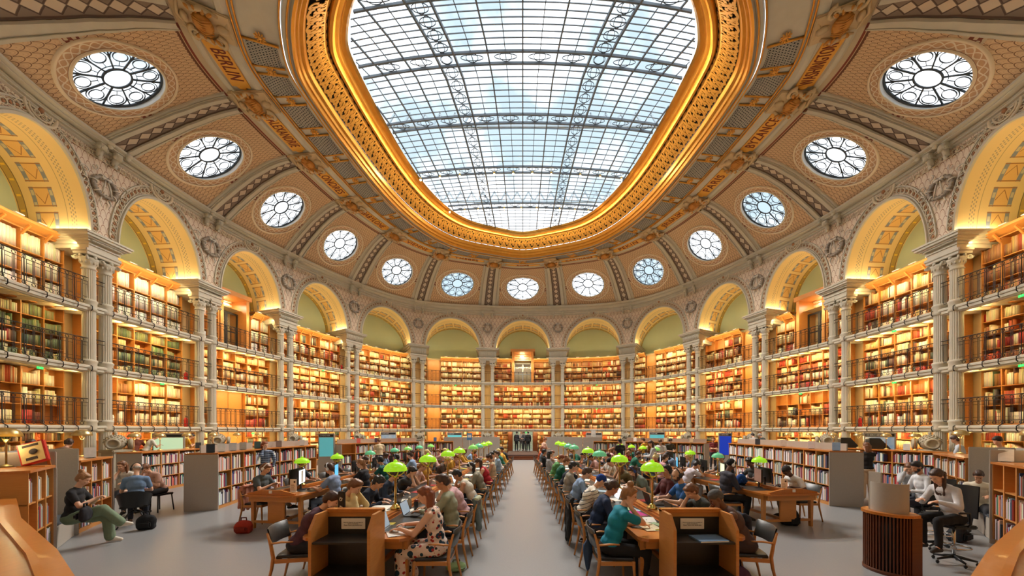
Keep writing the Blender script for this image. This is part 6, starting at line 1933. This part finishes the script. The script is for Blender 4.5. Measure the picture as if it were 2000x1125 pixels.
# laptops, monitors, papers
def laptop(label, T, y, off, rz, col=silver, scr=greyscreen):
    root = empty('laptop', (ontable(T, y, off), y, .76), rz)
    m = MB(); m.rbox(-.16, .16, -.11, .11, 0, .014, .004); m.build('keyboard_base', col, root)
    m = MB(); m.box(-.14, .14, -.03, .09, .014, .0155); m.build('keys', blackp, root)
    Mx = Matrix.Translation((0, .11, .012)) @ Matrix.Rotation(-.32, 4, 'X')
    m = MB(); m.rbox(-.16, .16, 0, .008, 0, .215, .003, 0, Mx); m.build('lid', col, root)
    m = MB(); m.box(-.15, .15, -.002, 0, .012, .205, 0, Mx); m.build('screen', scr, root)
    tag(root, label, 'laptop')
whsc = mat('lit white screen', srgb(226, 232, 236), .3, emit=(srgb(220, 236, 244), .7))
laptop('silver laptop in front of the woman in the floral jumpsuit', 'TL', 4.55, .52, W_, silver)
laptop('dark laptop in front of the man in the sage green shirt', 'TL', 5.35, .50, W_, blackp)
laptop('silver laptop lid before the white vest', 'TL', 6.3, .45, W_, silver)
laptop('black laptop in front of the man in the navy jumper', 'TL', 6.1, -.5, E_, blackp)
laptop('open dark laptop of the woman with the brown bob', 'TR', 5.3, .5, W_, blackp)
laptop('black laptop of the bald man in the blue shirt', 'TR', 6.15, .5, W_, blackp)
laptop('brown-backed laptop near the blue cap', 'TR', 6.6, -.5, E_, silver, whsc)
laptop('small laptop by the beige-grey cardigan', 'TR', 8.2, -.5, E_, silver, whsc)
laptop('white laptop at the sweatshirt with headphones', 'TL', 8.6, .5, W_, silver, whsc)
laptop('laptop at the charcoal T-shirt on the far side of the left table', 'TL', 7.8, -.5, E_, silver)
def monitor(label, T, y, off, rz, scr=None, w=.52):
    root = empty('monitor', (ontable(T, y, off), y, .757), rz)
    m = MB(); m.rbox(-.12, .12, -.08, .08, 0, .012, .004); m.bar((0, .02, .01), (0, .04, .24), .05, .03); m.build('stand', blackp, root)
    m = MB(); m.rbox(-w / 2, w / 2, .0, .03, .13, .46, .006); m.build('case', blackp, root)
    m = MB(); m.box(-w / 2 + .012, w / 2 - .012, -.003, -.0005, .145, .448); m.build('screen', scr or blackp, root)
    if scr is whsc: m = MB(); m.box(-.08, .08, -.0045, -.003, .16, .43); m.build('open_page', paper, root)
    tag(root, label, 'monitor', 'monitors on the computer tables')
scb = mat('blue desktop screen', srgb(90, 170, 210), .3, emit=(srgb(80, 170, 214), .6)); scy = mat('pale document screen', srgb(226, 232, 190), .3, emit=(srgb(226, 232, 196), .5))
scv = mat('film still screen', srgb(150, 110, 90), .3, noise=(6, srgb(60, 50, 60)), emit=(srgb(150, 110, 90), .25))
YS = (7.7, 8.9, 10.0, 11.1, 12.2, 13.3, 14.4, 15.5)
for i, y in enumerate(YS):
    n_ = ORD[i]
    monitor('%s lit monitor on the right half of the left computer table' % n_, 'CL', y, .18, W_ + .35, (whsc, scb, scy, scb, whsc, scb, whsc, scb)[i])
    monitor('%s black-backed monitor on the left half of the left computer table' % n_, 'CL', y + .1, -.22, E_ + .15, blackp)
    monitor('%s lit monitor on the left half of the right computer table' % n_, 'CR', y + .25, -.18, E_ - .35, (scv, scy, whsc, scb, whsc, scb, whsc, scb)[i])
    monitor('%s dark monitor back on the right half of the right computer table' % n_, 'CR', y + .35, .25, W_ - .15, blackp)
r = random.Random(31)
COLN = {'white': (240, 236, 226), 'cream': (232, 216, 176), 'magenta': (206, 40, 140), 'yellow': (226, 206, 80), 'blue': (70, 110, 160), 'red': (190, 50, 44), 'pale green': (180, 206, 160), 'pale blue': (176, 204, 222)}
def flatthing(name, label, cat, x, y, rz, w, d, h, c, z=.759, group=None, pages=True):
    root = empty(name, (x, y, z), rz)
    if name == 'book' or name == 'notebook':
        m = MB(); m.rbox(-w / 2 + .004, w / 2 - .002, -d / 2 + .004, d / 2 - .004, .002, h - .002, .002); m.build('pages', paper, root)
        m = MB(); m.box(-w / 2, w / 2, -d / 2, d / 2, h - .002, h); m.box(-w / 2, w / 2, -d / 2, d / 2, 0, .002); m.box(-w / 2, -w / 2 + .003, -d / 2, d / 2, 0, h); m.build('cover', cmat(c), root)
    elif name == 'open_book':
        m = MB(); P = []
        for i in range(13):
            t = -1 + 2 * i / 12; zz = .004 + h * (1 - abs(t)) ** .35 * (1 if abs(t) > .06 else .7); P.append([(t * w / 2, -d / 2, zz), (t * w / 2, d / 2, zz)])
        m.grid(P); m.grid([[(p[0], p[1], 0) for p in q] for q in P], flip=True); m.build('pages', paper, root)
        m = MB(); m.box(-w / 2 - .005, w / 2 + .005, -d / 2 - .005, d / 2 + .005, -.002, .001); m.build('cover', cmat(c), root)
    tag(root, label, cat, group)
    return root
def sheet(label, x, y, rz, c, z=.7595, w=.21, d=.29):
    m = MB(); P = [[(w * (i / 5 - .5), d * (j / 2 - .5), .002 + .004 * math.sin(i * 1.3 + j)) for j in range(3)] for i in range(6)]
    m.grid(P); m.grid([[(p[0], p[1], p[2] - .002) for p in q] for q in P], flip=True)
    o = m.build('paper_sheet', cmat(c), None, (x, y, z)); o.rotation_euler.z = rz; tag(o, label, 'paper'); return o
def bottle(label, x, y, c, h=.22, r_=.033, z=.758, glassy=False, capc=None):
    root = empty('bottle', (x, y, z)); mm = cmat(c) if not glassy else gb
    m = MB(); m.lathe([(r_ * .9, 0), (r_, .01), (r_, h * .68), (r_ * .85, h * .78), (r_ * .5, h * .86), (r_ * .45, h * .9)], 18); m.build('body', mat('bottle', srgb(*c), .3) if not glassy else gb, root)
    m = MB(); m.lathe([(r_ * .55, h * .88), (r_ * .55, h), (r_ * .4, h * 1.01)], 14); m.build('cap', mat('bottle cap', srgb(*(capc or c)), .4), root)
    tag(root, label, 'bottle')
gb = mat('clear bottle', srgb(190, 206, 208), .1, trans=.6)
def tp(T, y, off): return (ontable(T, y, off), y)
bottle('mustard yellow drinking bottle at the front of the right table', *tp('TR', 4.42, -.30), (196, 142, 30), .24, .036)
bottle('red metal bottle in the middle of the right table', *tp('TR', 6.1, -.28), (196, 24, 32), .24, .032)
bottle('tall red bottle on the left table near the white vest', *tp('TL', 7.0, .55), (190, 26, 34), .24, .032)
bottle('clear plastic bottle with white cap near the pale yellow shirt', *tp('TL', 4.95, -.42), (200, 210, 214), .24, .036, glassy=True, capc=(240, 240, 240))
bottle('clear bottle with a blue label on the left table', *tp('TL', 5.8, .15), (150, 190, 200), .2, .034, glassy=True, capc=(240, 240, 240))
bottle('small dark amber bottle by the brown-bob woman', *tp('TR', 4.75, .35), (60, 26, 20), .09, .018)
bottle('green soda bottle on the left table', *tp('TL', 6.75, .25), (60, 170, 60), .2, .032)
root = empty('thermos', (*tp('TL', 5.6, .42), .758)); m = MB(); m.lathe([(.036, 0), (.037, .15), (.03, .16)], 16); m.build('body', blackp, root); m = MB(); m.lathe([(.031, .16), (.031, .19), (.02, .195)], 16); m.build('lid', mat('maroon lid', srgb(120, 40, 40), .4), root); tag(root, 'black travel mug with a maroon lid on the left table', 'mug')
flatthing('book', 'pale book under clutter at the corner of the left table', 'book', *tp('TL', 4.40, .25), .3, .2, .27, .02, COLN['white'])
flatthing('notebook', 'yellow notepad beside the floral woman\'s laptop', 'notebook', *tp('TL', 4.75, .28), 0, .15, .2, .01, COLN['yellow'])
sheet('white papers at the near corner of the left table', *tp('TL', 4.37, .66), .5, COLN['white'])
sheet('blue-edged leaflet on the left table', *tp('TL', 4.62, .20), -.3, COLN['pale blue'])
flatthing('notebook', 'magenta folder on the right table', 'folder', *tp('TR', 5.35, -.45), .2, .24, .32, .02, COLN['magenta'])
flatthing('notebook', 'pale green notebook behind the magenta folder', 'notebook', *tp('TR', 5.75, -.45), .1, .2, .28, .012, COLN['pale green'])
sheet('cream writing pad in front of the teal woman', *tp('TR', 4.62, -.55), .1, COLN['cream'], w=.24, d=.3)
sheet('white sheet beside the magenta folder', *tp('TR', 5.05, -.42), -.2, COLN['white'], w=.3)
sheet('green note slip beside the yellow bottle', *tp('TR', 4.8, -.32), .5, COLN['pale green'], w=.1, d=.16)
flatthing('notebook', 'cream notebook at the front of the right table', 'notebook', *tp('TR', 4.85, -.62), .3, .2, .27, .014, COLN['cream'])
m = MB(); m.tube([(0, 0, .008), (.12, .02, .008)], .007, 8); o = m.build('highlighter', mat('neon yellow', srgb(206, 224, 60), .4), None, (*tp('TR', 4.5, -.52), .758)); tag(o, 'yellow highlighter pen beside the mustard bottle', 'pen')
flatthing('open_book', 'large open album of white pages before the navy striped jumper', 'book', *tp('TL', 5.75, -.55), W_, .5, .34, .02, COLN['white'])
flatthing('open_book', 'open book before the woman writing with blue headphones', 'book', *tp('TR', 7.9, .55), W_, .38, .26, .02, COLN['cream'])
i = 0
ftn = 0
for T in ('TL', 'TR', 'CL', 'CR'):
    for side in (-1, 1):
        cnt = 0
        for y in [5.2 + .9 * j for j in range(13)]:
            if T[0] == 'C' and y < 8: continue
            y += r.uniform(-.1, .1); cn = r.choice(('white', 'cream', 'white', 'pale blue', 'yellow', 'red', 'blue')); cnt += 1
            lab = '%s from near end, %s' % (['first', 'second', 'third', 'fourth', 'fifth', 'sixth', 'seventh', 'eighth', 'ninth', 'tenth', 'eleventh', 'twelfth', 'thirteenth'][cnt - 1], SIDE[(T, side)])
            x, yy = tp(T, y + .38, side * .42)
            if y + .38 > 16.4: continue
            if r.random() < .5: sheet('%s paper sheet, %s' % (cn, lab), x, yy, r.uniform(-.4, .4) + R90, COLN[cn])
            else: flatthing('open_book', 'open %s book, %s' % (cn, lab), 'book', x, yy, (W_ if side > 0 else E_) + r.uniform(-.3, .3), .34, .24, .015, COLN[cn])
# on the return shelf
root = flatthing('book', 'large blue-grey magazine lying on the right return shelf', 'book', 2.16, 3.87, .08, .34, .24, .018, (110, 140, 170), z=.841)

# bags, coats and other things by the chairs
def bag(label, x, y, rz, c, w=.36, d=.2, h=.42, z=0, name='backpack'):
    root = empty(name, (x, y, z), rz)
    m = MB(); m.ball((0, 0, h * .45), (w / 2, d / 2, h * .45), 14); m.rbox(-w / 2 + .02, w / 2 - .02, -d / 2 + .01, d / 2 - .01, .0, h * .6, .03)
    me = remesh(m, .014, .012, 3, 'bag'); me.materials.append(cmat(c)); o = bpy.data.objects.new('bag_body', me); COL.objects.link(o); adopt(o, root)
    m = MB(); m.rbox(-w / 3, w / 3, -d / 2 - .045, -d / 2 + .02, .05, h * .5, .025); m.build('front_pocket', cmat(tuple(int(v * .8) for v in c)), root)
    m = MB(); m.tube([(-.05, .0, h * .86), (-.045, 0, h * 1.05), (.045, 0, h * 1.05), (.05, 0, h * .86)], .012, 6); m.build('handle', cmat(tuple(int(v * .6) for v in c)), root)
    tag(root, label, 'bag')
bag('orange-red bag on the floor at the end of the left computer table', -5.75, 6.86, .2, (176, 50, 30), .34, .2, .30, name='handbag')
bag('glossy black carrier bag on the floor beside the man in blue', -8.05, 7.12, .4, (24, 24, 28), .34, .18, .36, name='carrier_bag')
bag('black backpack under the right computer table', 5.98, 7.45, 0, (24, 25, 28), .36, .24, .44)
bag('dark purple bag on the floor at the right return shelf', 2.72, 4.22, .2, (74, 34, 66), .4, .24, .44, name='bag')
bag('black backpack with a keyring on the floor under the right niche', 8.3, 6.35, .3, (36, 38, 44), .36, .22, .36)
bag('bright blue plastic bag on the right computer table', *tp('CR', 8.35, -.32), 0, (24, 84, 170), .26, .18, .3, z=.758, name='plastic_bag')
bag('black tote bag on the lap of the woman in green trousers', -7.78, 5.92, -1.0, (30, 28, 36), .30, .13, .30, z=.50, name='tote_bag')
bag('black shoulder bag hanging beside the aisle chairs on the right', .98, 9.4, R90, (28, 28, 30), .26, .12, .42, z=.1, name='shoulder_bag')
bag('pale green cloth bag under the first aisle chairs on the left', -1.0, 5.0, .4, (168, 206, 150), .32, .18, .16, name='cloth_bag')
def coat(label, x, y, rz, c, L=.75, w=.46, z0=.82, lining=None):
    root = empty('jacket', (x, y, 0), rz); m = MB()
    for i in range(9):
        t = -1 + 2 * i / 8; fold = .018 * math.sin(i * 2.4)
        cap(m, (t * w / 2 * .85, -.30 + fold, z0 - .01), .04, (t * w / 2 * (.75 + .2 * math.sin(i)), -.33 - fold, z0 - L + .05 * math.sin(i * 1.7)), .035, 8)
    for s in (-1, 1): cap(m, (s * w * .45, -.30, z0 - .06), .045, (s * w * .42, -.34, z0 - L * .75), .04, 8)
    cap(m, (-w / 2 * .8, -.26, z0 + .02), .035, (w / 2 * .8, -.26, z0 + .02), .035, 8)
    me = remesh(m, .016, .02, 2, 'jacket'); me.materials.append(cmat(c)); o = bpy.data.objects.new('cloth', me); COL.objects.link(o); adopt(o, root)
    if lining:
        m = MB(); cap(m, (-w * .35, -.30, z0 + .02), .055, (w * .35, -.31, z0 + .0), .055, 8); cap(m, (w * .3, -.33, z0), .05, (w * .32, -.36, z0 - .22), .045, 8); me = remesh(m, .016, .03, 2, 'fleece'); me.materials.append(cmat(lining)); o = bpy.data.objects.new('collar', me); COL.objects.link(o); adopt(o, root)
    tag(root, label, 'jacket')
coat('black jacket hanging over the chair back behind the striped jersey', seat_x('TR', 6.35, -1) + .02, 6.35, E_, (30, 30, 32), .72)
coat('grey-green jacket with a pale fleece collar over an aisle chair on the left', seat_x('TL', 6.25, 1) - .02, 6.25, W_, (112, 124, 124), .52, lining=(206, 210, 176))
coat('salmon pink cardigan over the chair of the woman with white headphones', seat_x('CL', 7.75, -1), 7.75, E_, (214, 140, 112), .5)
coat('dark navy coat behind the person in the grey beanie', seat_x('TR', 5.1, 1) - .02, 5.15, W_, (36, 40, 58), .6)
root = empty('umbrella', (seat_x('TR', 4.5, -1) - .30, 4.72, .12), 0)
m = MB(); m.lathe([(.01, 0), (.03, .04), (.075, .28), (.07, .36), (.03, .42), (.012, .45)], 12, mod=lambda j, r, z: 1.0 if j % 2 else .75); m.build('folded_canopy', cmat((52, 74, 106)), root)
m = MB(); m.tube([(0, 0, .44), (0, 0, .55), (.03, 0, .62), (.05, 0, .68)], .012, 8); m.build('handle', blackp, root); tag(root, 'folded blue umbrella hanging from the chair of the woman in teal', 'umbrella')

# accessibility sign post on the left, and info signs
root = empty('sign_post', (-2.36, 4.34, .756))
m = MB(); m.rbox(-.042, .042, -.02, .02, 0, .56, .006); m.build('board', blackp, root)
m = MB()
for i, z in enumerate((.46, .35, .24, .13)):
    m.tube([(.02 * math.cos(a), -.022, z + .02 * math.sin(a)) for a in [2 * PI * j / 10 for j in range(10 if i != 3 else 6)]], .0035, 4, closed=(i == 1)); m.bar((-.012, -.022, z + .03), (.012, -.022, z - .012), .006)
m.build('pictograms', white, root)
tag(root, 'narrow black post with white accessibility pictograms behind the left return shelf', 'sign')
for T, y, off, nm in (('CL', 7.35, .30, 'left'), ('CR', 7.45, .10, 'right')):
    root = empty('table_sign', (*tp(T, y, off), .758)); m = MB(); m.rbox(-.07, .07, -.006, .006, 0, .28, .002); m.rbox(-.07, .07, -.04, .04, 0, .006, .002); m.build('card', paper, root)
    m = MB(); m.ball((.03, -.008, .22), (.022, .003, .022), 12)
    for q in range(6): m.box(-.05, .04 - .01 * (q % 3), -.008, -.006, .04 + .024 * q, .046 + .024 * q)
    m.build('print', ink, root); tag(root, 'small printed card standing at the near end of the %s computer table' % nm, 'sign')
# totem screens
screenb = mat('turquoise information screen', srgb(96, 190, 196), .3, emit=(srgb(90, 180, 190), .25)); screenl = mat('pale green information screen', srgb(180, 206, 176), .3, emit=(srgb(176, 206, 170), .45)); screend = mat('blue painting on screen', srgb(80, 140, 190), .3, noise=(5, srgb(226, 214, 150)), emit=(srgb(80, 140, 190), .2)); screenB = mat('deep blue screen', srgb(20, 60, 190), .3, emit=(srgb(20, 60, 190), .25))
def totem(label, x, Y, rz, w, z0, z1, scr, word):
    X = (x - CX) * Y / F; root = empty('information_screen', (X, Y, 0), rz)
    m = MB(); m.rbox(-w / 2, w / 2, -.05, .05, 0, z1, .015); m.build('case', greyp, root)
    m = MB(); m.box(-w / 2 + .05, w / 2 - .05, -.056, -.05, z0, z1 - .20); m.build('screen', scr, root)
    m = MB(); m.box(-w / 2 + .05, w / 2 - .05, -.058, -.05, z1 - .17, z1 - .06); hd = m.build('header', blackp, root)
    text(word, .085, white, hd, (-w / 2 + .08, -.06, z1 - .115), (PI / 2, 0, 0), ax='LEFT')
    tag(root, label, 'screen')
totem('information screen with pale green text behind the left outer shelves', 330, 14.2, .5, 1.0, .9, 2.02, screenl, '')
totem('tall turquoise information screen between the left shelves', 638, 15.8, .25, .7, .9, 2.0, screenb, 'CHERCHER')
totem('dark information screen behind the far left shelves', 759, 22.5, .2, 1.0, .9, 2.05, screend, 'CHERCHER')
totem('blue information screen behind the grey wall left of the entrance', 888, 25.0, .1, 1.1, .9, 2.0, screenb, 'CHERCHER')
totem('grey screen with a white arch right of the entrance', 1160, 25.0, -.1, 1.2, .9, 2.0, greyp, '')
totem('information screen with a pale picture on the right side', 1283, 22.5, -.2, 1.0, .9, 2.05, screenb, 'CHERCHER')
totem('information screen showing a deep blue page by the man in the red polo', 1416, 19.6, -.3, .7, .7, 2.0, screenB, 'CHERCHER')
totem('information screen with a blue painting behind the right outer shelves', 1717, 13.6, -.5, .95, .9, 2.05, screend, 'CHERCHER')
for x, Y, c, zz, lb in ((917, 21.0, (90, 150, 206), 1.75, 'small blue notice on a post left of the entrance steps'), (1159, 23.0, (236, 236, 232), 1.95, 'small white notice on a post right of the entrance steps')):
    X = (x - CX) * Y / F; root = empty('notice_stand', (X, Y, 0)); m = MB(); m.rbox(-.2, .2, -.2, .2, 0, .03, .01); m.tube([(0, 0, .02), (0, 0, zz)], .015, 6); m.build('post', greyp, root)
    m = MB(); m.rbox(-.16, .16, -.03, -.015, zz - .22, zz + .22, .004); m.build('board', cmat(c), root); m = MB(); m.box(-.11, .11, -.034, -.03, zz - .05, zz + .12); m.build('print', white, root)
    tag(root, lb, 'sign')
# small signs, book stands and things on the low shelves
def stand_book(label, key, x, back, c, tilt=.35, w=.17, h=.25):
    p = on_case(key, x, back); root = empty('displayed_book', p, math.atan2(p.x, p.y) * -1.0)
    Mx = Matrix.Rotation(-tilt, 4, 'X')
    m = MB(); m.rbox(-w / 2, w / 2, 0, .025, .012, h, .003, 0, Mx); m.build('cover', cmat(c), root)
    m = MB(); m.bar((0, .045 + h * .26, h * .7), (0, .2, .0), .02, .004); m.box(-w / 3, w / 3, -.02, .03, 0, .010); m.build('stand', blackp, root)
    tag(root, label, 'book', 'books displayed on the low shelves')
DB = [('ld', 395, (40, 44, 48)), ('ld', 432, (230, 232, 228)), ('ld', 455, (200, 204, 206)), ('ld', 475, (176, 172, 160)), ('ld', 503, (70, 96, 90)), ('ld', 545, (140, 120, 110)), ('ld', 590, (210, 206, 200)), ('le', 700, (206, 90, 80)), ('le', 735, (70, 40, 60)), ('le', 780, (150, 60, 60)), ('lc', 387, (36, 36, 40)), ('lf', 850, (60, 80, 120)), ('rd', 1480, (60, 60, 64)), ('rd', 1530, (226, 206, 190)), ('rd', 1585, (236, 220, 214)), ('rd', 1636, (150, 170, 196)), ('re', 1240, (226, 220, 210)), ('re', 1300, (214, 200, 160)), ('re', 1350, (206, 180, 140)), ('rc', 1770, (232, 228, 220)), ('ra', 1950, (236, 226, 210)), ('lb', 176, (220, 220, 216))]
KN = {'ld': 'the long left shelves', 'le': 'the far left shelves', 'lc': 'the left outer shelves', 'lf': 'the short shelves left of the entrance', 'rd': 'the long right shelves', 're': 'the far right shelves', 'rc': 'the right outer shelves', 'ra': 'the nearest right shelves', 'lb': 'the short left bookcase'}
cc = {}
tot = {}
for k_, _, _ in DB: tot[k_] = tot.get(k_, 0) + 1
for k_, x, c in DB:
    cc[k_] = cc.get(k_, 0) + 1
    stand_book('book on a stand on %s%s' % (KN[k_], '' if tot[k_] == 1 else ', %s from the left' % ['first', 'second', 'third', 'fourth', 'fifth', 'sixth', 'seventh', 'eighth'][cc[k_] - 1]), k_, x, .15, c)
# the big red book propped above the nearest left shelves
p = on_case('la', 66, .15); root = empty('displayed_book', (p.x, p.y, p.z), .35)
Mx = Matrix.Rotation(-.35, 4, 'X') @ Matrix.Translation((0, 0, .05)) @ Matrix.Rotation(-.4, 4, 'Y')
m = MB(); m.rbox(-.15, .15, 0, .06, .02, .40, .006, 0, Mx); m.build('cover', redx, root)
m = MB(); m.box(-.13, .13, -.003, 0, .04, .38, 0, Mx); fcv = m.build('front_print', cmat((236, 206, 140)), root)
m = MB(); m.box(-.08, .05, -.005, -.003, .08, .13, 0, Mx); m.box(-.09, .09, -.005, -.003, .32, .36, 0, Mx); m.ball((0.02, -.01, .22), (.05, .004, .05), 12, 0, Mx); m.build('cover_figures', cmat((60, 40, 34)), root)
m = MB(); m.box(-.16, .16, -.05, .12, 0, .014); m.bar((0, .2, .25), (0, .26, .0), .04, .01); m.build('stand', oak, root)
tag(root, 'thick red book with a yellow printed cover propped on the nearest left shelves', 'book')
for key, x, nm in (('rc', 1655, 'left'), ('rc', 1712, 'right')):
    p = on_case(key, x, .4); m = MB(); w = .34
    P = [(-w, 0), (w, 0), (w * .75, .0), (w * .2, .42), (-w * .55, .42)]
    P = [(-w * .8, 0), (w, 0), (w * .1, .42), (-w * .8, .42)]
    m.add([(x_, y_, z_) for y_ in (-.18, .18) for x_, z_ in P], [(0, 1, 2, 3), (7, 6, 5, 4), (0, 4, 5, 1), (1, 5, 6, 2), (2, 6, 7, 3), (3, 7, 4, 0)])
    o = m.build('screen_hood', blackp, None, p); o.rotation_euler.z = -.5; tag(o, 'dark wedge-shaped screen hood on the right outer shelves, %s of two' % nm, 'screen hood')
# ornate stone vents at the foot of the columns
v0 = None
for uh in UH[1:-1]:
    if v0 is None:
        v0 = o = empty('air_vent')
        m = MB(); m.rbox(-.30, .30, -.26, .26, 0, 1.45, .03); m.rbox(-.36, .36, -.32, .32, 1.40, 1.52, .03); m.rbox(-.36, .36, -.32, .32, 0, .2, .03)
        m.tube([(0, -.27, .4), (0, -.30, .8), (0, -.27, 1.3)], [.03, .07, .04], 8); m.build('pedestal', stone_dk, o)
        m = MB(); m.ball((0, 0, 1.80), (.33, .30, .30), 20)
        for j in range(7):
            for i in range(10):
                a = 2 * PI * i / 10 + j * .3; e = j * .2; m.ball((.33 * math.cos(a) * math.cos(e), .30 * math.sin(a) * math.cos(e), 1.80 + .30 * math.sin(e)), .035, 6)
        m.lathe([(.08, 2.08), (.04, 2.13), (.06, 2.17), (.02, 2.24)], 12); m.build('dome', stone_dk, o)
        for s in (-1, 1):
            Mx = Matrix.Translation((s * .27, -.22, 1.75)) @ Matrix.Rotation(s * .75, 4, 'Z') @ Matrix.Rotation(PI / 2, 4, 'X')
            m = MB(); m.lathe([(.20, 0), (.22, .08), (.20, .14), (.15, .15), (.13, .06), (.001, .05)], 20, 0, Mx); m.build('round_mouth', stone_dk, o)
    else: o = copy_tree(v0)
    x, y, _ = PT(uh + (.0 if abs(uh) > 1 else 0), -.62, 0); o.location = (x, y, 0); o.rotation_euler.z = ang(uh)
    o.scale = (.9, .9, .93)
    tag(o, 'ornate stone air vent with round mouths before the %s' % pierlabel(uh), 'air vent', 'stone air vents')
# exit signs and fire extinguishers
exg = mat('lit green exit sign', srgb(40, 190, 90), .4, emit=(srgb(40, 210, 90), .9))
for k, z in ((-6, Z2), (-5, Z2), (-4, Z1), (-3, Z2), (-3, Z3), (-1, Z3), (-1, Z2), (0, Z1), (1, Z3), (1, Z2), (3, Z2), (4, Z2), (5, Z3), (5, Z2), (6, Z3), (6, Z2), (-2, Z1), (2, Z1)):
    o = empty('exit_sign'); o.matrix_world = frame_at(k + .05, .02, z - .33) @ Matrix.Scale(.48, 4)
    m = MB(); m.rbox(-.17, .17, -.02, .02, -.08, .08, .008); m.build('lit_box', exg, o)
    m = MB(); m.ball((-.03, -.022, .04), (.014, .003, .014), 8); m.bar((-.03, -.022, .03), (-.01, -.022, -.01), .016, .004); m.bar((-.01, -.022, -.01), (-.04, -.022, -.05), .012, .004); m.bar((-.01, -.022, -.01), (.02, -.022, -.05), .012, .004); m.bar((.05, -.022, .0), (.12, -.022, 0), .014, .004); m.build('pictogram', white, o)
    m = MB(); m.tube([(0, 0, .08), (0, 0, .16)], .01, 6); m.build('bracket', iron, o)
    tag(o, 'lit green exit sign under the %s of %s' % ({Z1: 'first gallery', Z2: 'second gallery', Z3: 'third gallery'}[z], bayname(k)), 'exit sign', 'green exit signs')
for k, u, z, lev in ((-5, .385, Z1, 'first'), (-5, .385, Z2, 'second'), (-3, .4, Z3, 'third'), (0, .55, Z1, 'first'), (4, .62, Z1, 'first')):
    o = empty('fire_extinguisher'); o.matrix_world = frame_at(k + u, .55, z)
    m = MB(); m.lathe([(.07, 0), (.075, .02), (.075, .36), (.05, .43), (.02, .46)], 16); m.build('cylinder', redx, o)
    m = MB(); m.tube([(0, 0, .45), (0, 0, .5), (.05, 0, .52), (.1, 0, .42), (.11, 0, .2)], .012, 6); m.tube([(-.05, 0, .54), (.04, 0, .5)], .012, 6); m.build('hose', blackp, o)
    tag(o, 'red fire extinguisher on the %s gallery near %s' % (lev, bayname(k)), 'fire extinguisher')
# pendant cables with small weights
# individual books on the low shelves: the 300 that show largest
cols_n = lambda c: ('white' if min(c) > 205 else 'black' if max(c) < 75 else 'red' if c[0] > 130 and c[1] < 90 else 'pink' if c[0] > 190 and c[1] < 170 else 'blue' if c[2] > c[0] + 25 else 'green' if c[1] > c[0] + 20 else 'cream' if c[0] > 190 and c[2] < 200 else 'grey')
def vis_size(e):
    c = e[0].translation
    if c.y < .5: return 0
    q = CX + F * c.x / c.y
    if q < 5 or q > 1995: return 0
    return e[3] / c.y
order = sorted(range(len(FB)), key=lambda i: -vis_size(FB[i]))
KW = {'la': 'nearest left case', 'lb': 'short left case', 'lc': 'left outer case', 'ld': 'long left case', 'le': 'far left case', 'lf': 'farthest left case', 'ra': 'nearest right case', 'rb': 'short right case', 'rc': 'right outer case', 'rd': 'long right case', 're': 'far right case', 'rf': 'farthest right case'}
IND = set(order[:300]); tintm = {}
def ordinal(n): return '%d%s' % (n, 'th' if 10 < n % 100 < 14 else {1: 'st', 2: 'nd', 3: 'rd'}.get(n % 10, 'th'))
for i in order[:300]:
    Mx, w, d, h, c, key, row, num, where = FB[i]
    ck = tuple(int(v) // 24 * 24 for v in c)
    if ck not in tintm: tintm[ck] = mat('binding %d' % len(tintm), srgb(*[min(255, v + 10) for v in ck]), .5)
    m = MB(); m.rbox(-w / 2, w / 2, -d / 2, d / 2, -h / 2, h / 2, min(.002, w * .2))
    o = m.build('book', tintm[ck]); o.matrix_world = Mx
    tag(o, '%s book, %s from the left on the %s shelf of the %s' % (cols_n(c), ordinal(num + 1), {1: 'top', 2: 'middle', 3: 'bottom'}[row], KW[key]), 'book', 'books on the low shelves')
V = []; 
mB = []; tint = []
verts = []; faces = []; cols = []
cube = [(x, y, z) for z in (-.5, .5) for x, y in ((-.5, -.5), (.5, -.5), (.5, .5), (-.5, .5))]
fidx = [(3, 2, 1, 0), (4, 5, 6, 7), (0, 1, 5, 4), (1, 2, 6, 5), (2, 3, 7, 6), (3, 0, 4, 7)]
for i, e in enumerate(FB):
    if i in IND: continue
    Mx, w, d, h, c = e[:5]; b = len(verts)
    for p in cube: verts.append(tuple(Mx @ Vector((p[0] * w, p[1] * d, p[2] * h)))); cols.append(srgb(*c))
    faces += [tuple(b + q for q in f) for f in fidx]
BO = books_object(BK, P2, 'books')
# the low shelves' remaining books join the same body
me = bpy.data.meshes.new('tmp'); me.from_pydata(verts, [], faces)
ca = me.color_attributes.new('tint', 'FLOAT_COLOR', 'POINT'); ca.data.foreach_set('color', np.array(cols, np.float32).reshape(-1))
bm = bmesh.new(); bm.from_mesh(BO.data); bm.from_mesh(me); bm.to_mesh(BO.data); bm.free(); bpy.data.meshes.remove(me)
tag(BO, 'thousands of books filling the lit wall bookcases and the low shelves', 'books', 'books on the shelves', 'stuff')
bpy.data.scenes.remove(TS)
